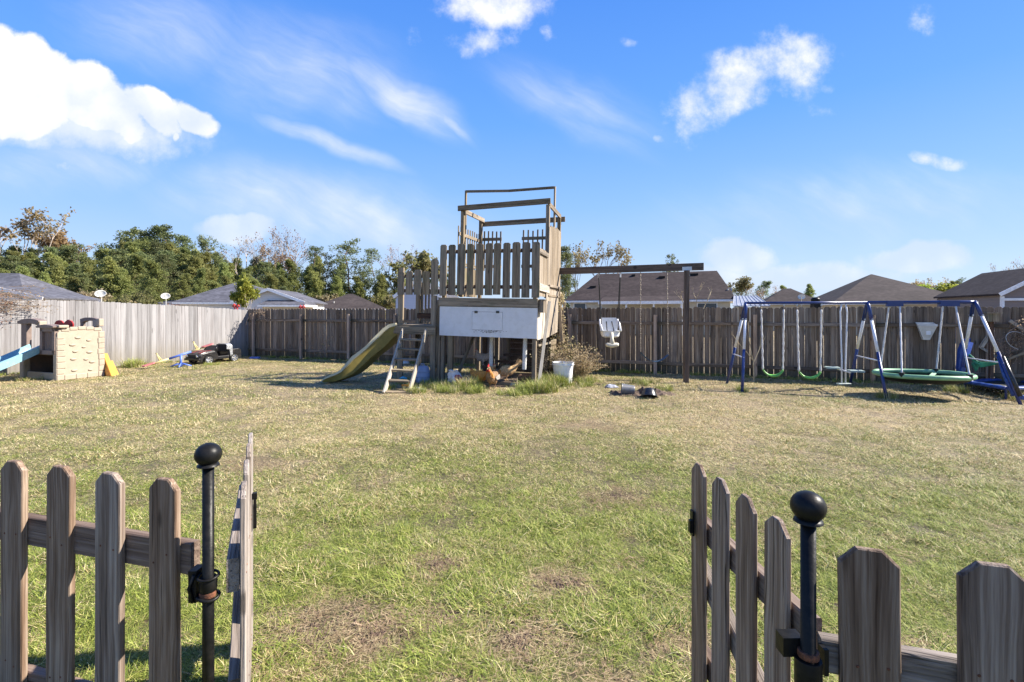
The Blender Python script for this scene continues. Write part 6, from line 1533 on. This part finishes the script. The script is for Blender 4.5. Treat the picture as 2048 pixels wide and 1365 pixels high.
for x_, z_, s_ in ((.42, 1.05, 1), (.66, .97, .8), (.30, .87, 1), (.55, .80, .7), (.36, .70, .9), (.68, .66, 1), (.32, .51, 1), (.60, .48, .8), (.74, .40, 1), (.34, .22, 1), (.70, .20, .8)):
    mb = MB().lathe([(0, .05), (.03, .048), (.055, .03), (.068, 0), (.06, -.01)], 12)
    o = mb.build('hand_hold', 'playhouse_stone', ph, smooth=True); o.rotation_euler = (math.pi / 2, 0, 0); o.scale = (1.15 * s_, .5 * s_, .55); o.location = (x_, -.0, z_)
# far wall, floor and lower sill
soften(MB().box((.94, .8, .52), (.07, 1.45, 1.04)).build('back_wall', 'playhouse_dark', ph), .01)
soften(MB().box((.48, .78, .66), (.94, 1.5, .07)).build('platform', 'playhouse_brown', ph), .01)
soften(MB().box((.05, .72, .09), (.09, 1.2, .18)).build('sill', 'playhouse_stone', ph), .02)
soften(MB().box((.5, 1.49, .35), (.9, .07, .6)).build('end_wall', 'playhouse_brown', ph), .01)
# near window bay
soften(MB().box((.0, .06, .55), (.10, .13, 1.1)).build('pillar', 'playhouse_stone', ph), .02)
mb = MB()
for y_ in (.07, .57): mb.box((-.02, y_, .98), (.1, .10, .66))
mb.box((-.02, .32, .70), (.1, .6, .10)); mb.box((-.02, .32, 1.27), (.1, .6, .10)); mb.build('window_frame', 'playhouse_brown', ph)
for y_ in (.18, .26, .34, .42, .50): soften(MB().box((.0, y_, .98), (.04, .05, .5)).build('bar', 'playhouse_brown', ph), .01)
soften(prism_x([(.0, 1.31), (.68, 1.31), (.70, 1.35), (.6, 1.375), (.34, 1.40), (.08, 1.375), (-.02, 1.35)], -.12, .12).build('arch_cap', 'playhouse_brown', ph), .01)
soften(MB().box((.08, .0, 1.345), (.22, .16, .07)).build('pillar_cap', 'playhouse_stone', ph), .02)
# slide-side pillar and arch
o = MB().box((.02, 1.42, .36), (.16, .18, .72)).build('pillar', 'playhouse_stone', ph); soften(o, .03)
soften(MB().box((.02, 1.36, 1.08), (.12, .24, .76)).build('pillar', 'playhouse_brown', ph), .02)
soften(prism_x([(.66, 1.45), (.76, 1.38), (1.0, 1.42), (1.2, 1.40), (1.52, 1.40), (1.56, 1.44), (1.54, 1.48), (1.3, 1.53), (1.05, 1.545), (.8, 1.52), (.66, 1.49)], -.08, .1).build('arch_cap', 'playhouse_brown', ph), .01)
soften(MB().box((.02, .72, 1.42), (.16, .14, .12)).build('pillar_cap', 'playhouse_stone', ph), .02)
# far arches and red wheels
for y_ in (.2, 1.3): soften(MB().box((.94, y_, 1.25), (.09, .14, .5)).build('pillar', 'playhouse_brown' if y_ > 1 else 'playhouse_stone', ph), .02)
q0 = .12
soften(prism_x([(.05, 1.44), (.15, 1.44), (.30, 1.47), (.55, 1.47), (.70, 1.42), (.80, 1.42), (.80, 1.52), (.6, 1.56), (.3, 1.56), (.05, 1.52)], .9, 1.0).build('arch_cap', 'playhouse_brown', ph), .01)
soften(MB().box((.94, .74, 1.3), (.09, .1, .4)).build('pillar', 'playhouse_brown', ph), .02); soften(MB().box((.95, .06, 1.43), (.12, .16, .2)).build('pillar_cap', 'playhouse_stone', ph), .02)
for px_ in (119, 138):
    v = P(px_, 650, 12.95); inv = Matrix.LocRotScale(ph.location, ph.rotation_euler, None).inverted() @ v
    o = MB().lathe([(0, .03), (.045, .03), (.05, .02), (.10, .03), (.118, .02), (.12, 0), (.118, -.02), (0, -.03)], 20).build('toy_wheel', 'red_plastic', ph, smooth=True); o.rotation_euler = (0, math.pi / 2, .35); o.location = inv; autosmooth(o)
    o2 = MB().lathe([(0, .045), (.02, .04), (.02, .02)], 10).build('hub', 'white_plastic', o)
# slide
mb = MB(); rings = []; n = 12
for i in range(n + 1):
    f_ = i / n; x_ = .02 - 1.45 * f_ ; z_ = .74 - .62 * f_ - .03 * math.sin(math.pi * f_) + (.05 * max(0, f_ - .85) * 6) * .2
    yc = .98; rings.append([(x_, yc - .30, z_ + .13), (x_, yc - .255, z_ + .145), (x_, yc - .21, z_ + .11), (x_, yc - .16, z_ + .0), (x_, yc, z_ - .015), (x_, yc + .16, z_ + .0), (x_, yc + .21, z_ + .11), (x_, yc + .255, z_ + .145), (x_, yc + .30, z_ + .13), (x_, yc + .29, z_ - .05), (x_, yc + .2, z_ - .07), (x_, yc - .2, z_ - .07), (x_, yc - .29, z_ - .05)])
k_ = len(rings[0])
mb.add([v for r_ in rings for v in r_], [(i * k_ + k, i * k_ + (k + 1) % k_, (i + 1) * k_ + (k + 1) % k_, (i + 1) * k_ + k) for i in range(n) for k in range(k_)] + [tuple(range(k_))[::-1], tuple(n * k_ + k for k in range(k_))])
o = mb.build('slide', 'playhouse_blue', ph); autosmooth(o, 30); o['label'] = 'light blue slide'
# orange slide section behind the playhouse
v0, v1, v2 = P(203, 708, 13.5), P(224, 751, 13.3), P(204, 752, 13.35); v0.z = max(v0.z, .5); v1.z = v2.z = .0
t_ = thing('orange_board', 'orange plastic panel propped on the right side of the toy playhouse', 'panel', ((v1 + v2) / 2).xy.to_3d())
mb = MB(); k = Vector((-.02, .16, 0)); vs = [v0, v0 + Vector((.05, 0, 0)), v1, v1 - Vector((.15, 0, 0))]; vs += [v + k for v in vs]
mb.add(vs, [(0, 1, 2, 3), (7, 6, 5, 4), (0, 4, 5, 1), (1, 5, 6, 2), (2, 6, 7, 3), (3, 7, 4, 0)]).build('panel', 'orange_plastic', t_, world=True)
lumber('edge_rib', v0 + Vector((.07, -.02, .0)), v1 + Vector((.01, -.02, .0)), .03, .05, 'orange_plastic', t_, world=True)
mb = MB(); mb.add([v2 + Vector((-.06, .1, 0)), v1 - Vector((.13, -.1, 0)), v0 + Vector((-.02, .1, -.22)), v2 + Vector((-.06, .4, 0)), v1 - Vector((.13, -.4, 0)), v0 + Vector((-.02, .4, -.22))], [(0, 1, 2), (5, 4, 3), (0, 3, 4, 1), (1, 4, 5, 2), (2, 5, 3, 0)]).build('gusset', 'orange_plastic', t_, world=True)
# ------------------------------------------------------------------ seesaw
sa, sb = G(286, 739) + Vector((0, 0, .06)), P(424, 690, 16.1); pv = G(358, 735)
ax_ = (sb - sa).normalized()
cpt = sa.lerp(sb, .55); 
t_ = thing('seesaw', 'red, yellow and blue metal seesaw tipped to the left in front of the toy car', 'seesaw', (pv.x, pv.y, 0))
L = (sb - sa).length
def seg(a, b_, r, mat, nm, **k): return MB().tube([sa + ax_ * L * a, sa + ax_ * L * b_], r, 10, **k).build(nm, mat, t_, world=True, smooth=True)
seg(.12, .36, .028, 'seesaw_yellow', 'bar'); seg(.36, .68, .034, 'seesaw_blue', 'bar'); seg(.68, .9, .028, 'seesaw_yellow', 'bar')
sd_ = ax_.cross(Vector((0, 0, 1))).normalized()
for f_ in (.07, .93):
    c_ = sa + ax_ * L * f_ + Vector((0, 0, .03)); up_ = sd_.cross(ax_)
    mb = MB(); w1 = .13
    pts_ = [(-.16, -.5), (-.1, -1), (.12, -.9), (.17, -.45), (.17, .45), (.12, .9), (-.1, 1), (-.16, .5)] if f_ < .5 else [(.16, -.5), (.1, -1), (-.12, -.9), (-.17, -.45), (-.17, .45), (-.12, .9), (.1, 1), (.16, .5)]
    vs = [c_ + ax_ * x_ + sd_ * y_ * w1 + up_ * z_ for z_ in (-.018, .018) for x_, y_ in pts_]
    mb.add(vs, [tuple(range(8))[::-1], tuple(range(8, 16))] + [(i, (i + 1) % 8, (i + 1) % 8 + 8, i + 8) for i in range(8)]); o = mb.build('seat', 'faded_red', t_, world=True)
for f_ in (.235, .765):
    c_ = sa + ax_ * L * f_; u_ = (Vector((0, 0, 1)) + (ax_ * (-.35))).normalized(); tp1 = c_ + u_ * .27
    MB().tube([c_, tp1], .016, 8).build('handle_stem', 'seesaw_yellow', t_, world=True, smooth=True); MB().tube([c_ + ax_ * .06, tp1], .012, 8).build('handle_stem', 'seesaw_yellow', t_, world=True, smooth=True); MB().tube([tp1 - sd_ * .13, tp1 + sd_ * .13], .016, 8).build('handle_bar', 'seesaw_yellow', t_, world=True, smooth=True)
cc = sa.lerp(sb, min((i / 100 for i in range(101)), key=lambda s: abs(sa.lerp(sb, s).x - pv.x)))
MB().tube([(cc.x, cc.y, 0), (cc.x, cc.y, cc.z)], .035, 10).build('pivot_post', 'seesaw_blue', t_, world=True, smooth=True)
for a in (.4, 1.97, 3.54, 5.11): MB().tube([(cc.x, cc.y, .12), (cc.x + .28 * math.cos(a), cc.y + .28 * math.sin(a), .02)], .022, 8).build('foot', 'seesaw_blue', t_, world=True, smooth=True)
# ------------------------------------------------------------------ ride-on car
car = thing('toy_car', 'black battery ride-on toy car with silver wheels, parked against the pale fence', 'toy car', (-10.13, 17.0, 0), (0, 0, math.atan2(-.93, -.37))); car.scale = (1.08, 1.0, .95)
def arch(cx, r=.165, z0=.12): return [(cx + r * math.cos(a), .135 + r * math.sin(a)) for a in np.linspace(0, math.pi, 9)]
poly = [(-.70, .14), (-.71, .30), (-.69, .43), (-.60, .465), (-.34, .45), (-.27, .40), (-.25, .24), (.10, .24), (.17, .40), (.22, .425), (.45, .40), (.62, .36), (.69, .29), (.70, .14)] + arch(.44) + arch(-.43)
for s in (-1, 1):
    y0, y1 = (.28, .36) if s > 0 else (-.36, -.28); soften(MB().prism(poly, y0, y1).build('side_body', 'car_black', car), .015)
mid = [(-.70, .16), (-.70, .44), (-.34, .44), (-.34, .2), (.12, .2), (.18, .41), (.24, .44), (.48, .42), (.62, .37), (.69, .30), (.69, .16)]
soften(MB().prism(mid, -.28, .28).build('body', 'car_black', car), .015)
for s in (-1, 1): MB().prism([(.24, .447), (.48, .427), (.62, .377), (.62, .385), (.48, .435), (.24, .455)], s * .17 - .05, s * .17 + .05).build('stripe', 'car_red', car)
MB().box((.70, 0, .27), (.03, .40, .11)).build('grille', 'tyre', car)
for s in (-1, 1): mb = MB(); mb.prism([(.0, 0), (.0, .09), (.09, .02)], -.01, .01); o = mb.build('headlight', 'chrome', car); o.location = (.712, s * .23 - .045, .24); o.rotation_euler = (0, 0, math.pi / 2)
soften(MB().box((.71, 0, .17), (.06, .7, .07)).build('bumper', 'car_black', car), .01)
for cx_ in (.44, -.43):
    for s in (-1, 1):
        wv = thing('wheel', '', '', (cx_, s * .345, .14), (math.pi / 2, 0, 0)); del wv['label']; del wv['category']; wv.parent = car
        o = MB().lathe([(.10, -.055), (.135, -.055), (.142, -.04), (.142, .04), (.135, .055), (.10, .055)], 22).build('tyre', 'tyre', wv); autosmooth(o)
        mb = MB().lathe([(.104, .06), (.098, .045), (.09, .05)], 22)
        mb.lathe([(.104, -.06), (.098, -.045), (.09, -.05)], 22)
        for k in range(6):
            a = k * 1.047; 
            for z_ in (-.052, .052): mb.tube([(.02 * math.cos(a), .02 * math.sin(a), z_), (.095 * math.cos(a), .095 * math.sin(a), z_)], .014, 5)
        mb.lathe([(0, -.062), (.03, -.055), (.03, .055), (0, .062)], 12); mb.lathe([(.0, .03), (.1, .03), (.1, -.03), (0, -.03)], 16); mb.build('rim', 'chrome', wv)
soften(MB().box((-.27, 0, .50), (.08, .46, .26)).build('seat_back', 'tyre', car), .02)
MB().tube([(.16, -.27, .42), (.06, -.25, .60), (.06, .25, .60), (.16, .27, .42)], .016, 8).build('windscreen_frame', 'car_black', car, smooth=True)
MB().add([(.155, -.25, .43), (.07, -.24, .59), (.07, .24, .59), (.155, .25, .43)], [(0, 1, 2, 3)]).build('windscreen', 'car_black', car)
MB().tube([(-.36, -.27, .42), (-.34, -.25, .64), (-.34, .25, .64), (-.36, .27, .42)], .018, 8).build('roll_bar', 'chrome', car, smooth=True)
mb = MB(); random.seed(44); vs = []; nu, nv = 10, 9
for i in range(nu):
    for j in range(nv):
        f_ = j / (nv - 1); y_ = .37 + .03 * mnoise.noise((i * .9, j * .9, 2)); x_ = -.36 + .2 * i / (nu - 1) - .03 * f_ * (i < 3); z_ = .66 - f_ * (.48 if i < 4 else .2) + .03 * mnoise.noise((i, j, 8))
        vs.append((x_, y_ * (1 if f_ > .12 else .75), z_))
mb.add(vs, [(i * nv + j, i * nv + j + 1, (i + 1) * nv + j + 1, (i + 1) * nv + j) for i in range(nu - 1) for j in range(nv - 1)]); o = mb.build('silver_cover', 'silver_vinyl', car, smooth=True, fix=False); o.modifiers.new('t', 'SOLIDIFY').thickness = .008
MB().tube([(-.02, .12, .40), (.04, .12, .47)], .012, 6).build('steering_column', 'tyre', car); o = MB().tube([(.045 + .03 * math.cos(a), .12 + .09 * math.sin(a), .49 + .07 * math.cos(a)) for a in np.linspace(0, 6.28, 15)], .012, 6, cap=False).build('steering_wheel', 'tyre', car, smooth=True)

# ================================================================== FOREGROUND PICKETS AND GATE
DR = .62                                    # picket tops stand this far below the eye
def pk(px, py): D = DR * 1000 / (py - 625); return Vector(((px - 1024) / 1000 * D, D, 0))
topz_ = H - DR
def hero(parent, name, base, w_, h, az, mat='picket_wood', t_=.019, lean=0.0, c=.038, nails=(.785, .24)):
    random.seed(int(base.x * 9973 + base.y * 313))
    m_ = dogear_mesh(w_, t_, h, mat, c, .0035, .0018)
    inv = Matrix.LocRotScale(parent.location, parent.rotation_euler, None).inverted()
    pm = Matrix.Translation(base) @ Matrix.Rotation(az, 4, 'Z')
    for z_ in nails:
        for x_ in (-.25, .22):
            mb = MB().lathe([(0, .0016), (.003, .0014), (.0042, 0), (.0042, -.001)], 8); o = mb.build('nail', 'rust_metal', parent); o.matrix_basis = inv @ pm @ Matrix.Translation((x_ * w_ + ru(-.01, .01), -t_ / 2 - .0004, z_ - base.z + ru(-.02, .02))) @ Matrix.Rotation(math.pi / 2, 4, 'X')
    return link(name, m_, parent, inv @ (Matrix.Translation(base) @ Matrix.Rotation(az, 4, 'Z') @ Matrix.Rotation(lean, 4, 'Y')))
# left run
PL = [pk(27, 921), pk(120, 931), pk(219, 945), pk(330, 957)]
fl = thing('picket_fence', 'weathered picket fence left of the open gate, four brown dog-eared pickets in view', 'fence', PL[3])
dL = (PL[3] - PL[0]).normalized(); azL = math.atan2(dL.y, dL.x)
allp = [PL[0] - dL * .235 * k for k in (3, 2, 1)] + PL
for i, p in enumerate(allp): hero(fl, 'picket', Vector((p.x, p.y, .03)), .131, topz_ - .03, azL, lean=ru(-.008, .008), t_=.025)
nL = Vector((-dL.y, dL.x, 0))
ra = PL[0] - dL * .85 + nL * .031; rb = PL[3] + dL * .11 + nL * .031
for z_ in (.785, .14): lumber('rail', ra + Vector((0, 0, z_)), rb + Vector((0, 0, z_)), .040, .118, 'rail_wood', fl, side=nL, world=True, jit=.001)
# right run
PRr = [pk(1741, 1098), pk(1988, 1127)]; dR = (PRr[1] - PRr[0]).normalized(); azR = math.atan2(dR.y, dR.x); nR = Vector((-dR.y, dR.x, 0))
frr = thing('picket_fence', 'picket fence right of the open gate, two wide close pickets cropped by the frame', 'fence', PRr[0])
for p in PRr + [PRr[1] + (PRr[1] - PRr[0]) * k for k in (1, 2)]: hero(frr, 'picket', Vector((p.x, p.y, .03)), .138, topz_ - .03, azR, lean=ru(-.006, .006))
ra = PRr[0] - dR * .11 + nR * .031; rb = PRr[1] + dR * 1.0 + nR * .031
for z_ in (.77, .14): lumber('rail', ra + Vector((0, 0, z_)), rb + Vector((0, 0, z_)), .040, .09, 'picket_wood_pale', frr, side=nR, world=True, jit=.001)
# posts with ball finials
def gate_post(label, px, py, rpx, hinge_z, az):
    # px, py: centre of the ball; rpx: tube half-width
    D = .0185 * 1000 / rpx; x = (px - 1024) / 1000 * D; zb = H - (py - 625) / 1000 * D
    t_ = thing('gate_post', label, 'gate post', (x, D, 0), (0, 0, az))
    MB().tube([(0, 0, -.05), (0, 0, zb - .03)], .0185, 24).build('pole', 'black_metal', t_, smooth=True)
    rb_ = .043; o = MB().lathe([(0.0, rb_ * .92)] + [(rb_ * math.sin(a), rb_ * .92 * math.cos(a)) for a in np.linspace(.15, 2.45, 16)] + [(.034, -.034), (.036, -.040), (.030, -.043), (.019, -.043)], 32, (0, 0, zb)).build('finial', 'black_metal', t_); autosmooth(o, 50)
    return t_, x, D, zb
gp1, x1, D1, zb1 = gate_post('slim black metal gate post with ball finial, left of the gate opening', 416.5, 909, 10.6, .6, 0)
gp2, x2, D2, zb2 = gate_post('slim black metal gate post with ball finial, right of the gate opening', 1616.5, 1013, 14.0, .6, 0)
def band(t_, z, h, r=.0245, mat='black_metal', name='hinge_band'):
    o = MB().lathe([(.019, -h / 2), (r, -h / 2), (r + .001, -h / 2 + .003), (r + .001, h / 2 - .003), (r, h / 2), (.019, h / 2)], 24, (0, 0, z)).build(name, mat, t_); autosmooth(o); return o
zh = H - (1172 - 625) / 1000 * D1
band(gp1, zh + .008, .045, .027); band(gp1, zh - .026, .018, .0265, 'rust_metal', 'rusty_collar'); 
MB().tube([(.034 * math.cos(a), .030 * math.sin(a), zh - .037 + .004 * math.sin(2 * a)) for a in np.linspace(0, 6.283, 25)], .006, 8, cap=False).build('hinge_ring', 'black_metal', gp1, smooth=True)
MB().tube([(.033 * math.cos(a), .030 * math.sin(a), zh + .035 + .004 * math.sin(a)) for a in np.linspace(0, 6.283, 25)], .0045, 8, cap=False).build('hinge_ring', 'black_metal', gp1, smooth=True)
MB().box((-.048, .012, zh + .002), (.028, .05, .11)).build('hinge_plate', 'black_metal', gp1); MB().tube([(-.04, -.015, zh + .045), (-.055, -.02, zh), (-.045, -.015, zh - .05)], .006, 6).build('hinge_loop', 'black_metal', gp1, smooth=True)
band(gp1, .2, .05)
zh2 = H - (1345 - 625) / 1000 * D2
band(gp2, zh2, .075, .032); band(gp2, zh2 + .05, .018, .025, 'rust_metal', 'rusty_collar'); MB().box((-.03, .035, zh2 + .055), (.055, .04, .05)).build('hinge_arm', 'black_metal', gp2); MB().box((.052, .02, zh2 + .02), (.012, .03, .07)).build('hinge_plate', 'black_metal', gp2); band(gp2, .2, .06)
# left leaf, swung open away from us and seen nearly edge-on
h_ = Vector((-.995, D1 + .04, 0)); far = Vector((-1.352, 2.52, 0)); dl_ = (far - h_).normalized(); azl = math.atan2(dl_.y, dl_.x); nl = Vector((dl_.y, -dl_.x, 0))     # nl points to the opening
gl = thing('gate_leaf', 'left leaf of the picket gate, swung open away and seen almost edge-on', 'gate', h_)
Ll = (far - h_).length
for k in range(4):
    p = h_ + dl_ * (.02 + (Ll - .06) * k / 3) + nl * .032 ; hero(gl, 'picket', Vector((p.x, p.y, .06)), .131, topz_ - .06 + (.0, .01, .02, .015)[k], azl, 'picket_wood_pale')
for z_ in (.775, .26): lumber('rail', h_ - dl_ * .03 + Vector((0, 0, z_)), far + Vector((0, 0, z_)), .040, .118, 'picket_wood_pale', gl, side=nl, world=True, jit=.001)
lumber('diagonal_brace', h_ + dl_ * .05 + Vector((0, 0, .33)), far - dl_ * .06 + Vector((0, 0, .70)), .038, .088, 'picket_wood_pale', gl, side=nl, world=True)
q = far - dl_ * .10 + nl * .052; inv = gl
for dz_, s_ in ((.0, (.012, .05, .035)), (-.07, (.016, .03, .11)), (.03, (.02, .02, .03))): MB().box((q.x, q.y, .77 + dz_), s_, azl - math.pi / 2).build('latch', 'black_metal', gl, world=True)
# right leaf
PQ = [Vector((.767, 2.05, 0)), Vector((.779, 1.87, 0)), Vector((.791, 1.69, 0)), Vector((.802, 1.515, 0))]
gr = thing('gate_leaf', 'right leaf of the picket gate, swung open away with four pickets seen at a slant', 'gate', PQ[3])
dg = (PQ[0] - PQ[3]).normalized(); azg = math.atan2(dg.y, dg.x); ng = Vector((dg.y, -dg.x, 0))      # points right, away from the opening
azg = azg - .0
for i, p in enumerate(PQ): hero(gr, 'picket', Vector((p.x, p.y, .06)), .112, topz_ - .06, azg, 'picket_wood', lean=ru(-.005, .005))
e0, e1 = PQ[3] - dg * .12 + ng * .038, PQ[0] + dg * .07 + ng * .038
for z_ in (.80, .26): lumber('rail', e0 + Vector((0, 0, z_)), e1 + Vector((0, 0, z_)), .040, .09, 'rail_wood', gr, side=ng, world=True, jit=.001)
lumber('diagonal_brace', e0 + Vector((0, 0, .33)), e1 + Vector((0, 0, .62)), .038, .088, 'picket_wood_pale', gr, side=ng, world=True)
q = PQ[0] - ng * .016 + dg * .02
MB().box((q.x - .004, q.y, .83), (.008, .03, .10)).build('latch', 'black_metal', gr, world=True); MB().box((q.x - .014, q.y - .01, .82), (.014, .02, .05)).build('latch', 'black_metal', gr, world=True)
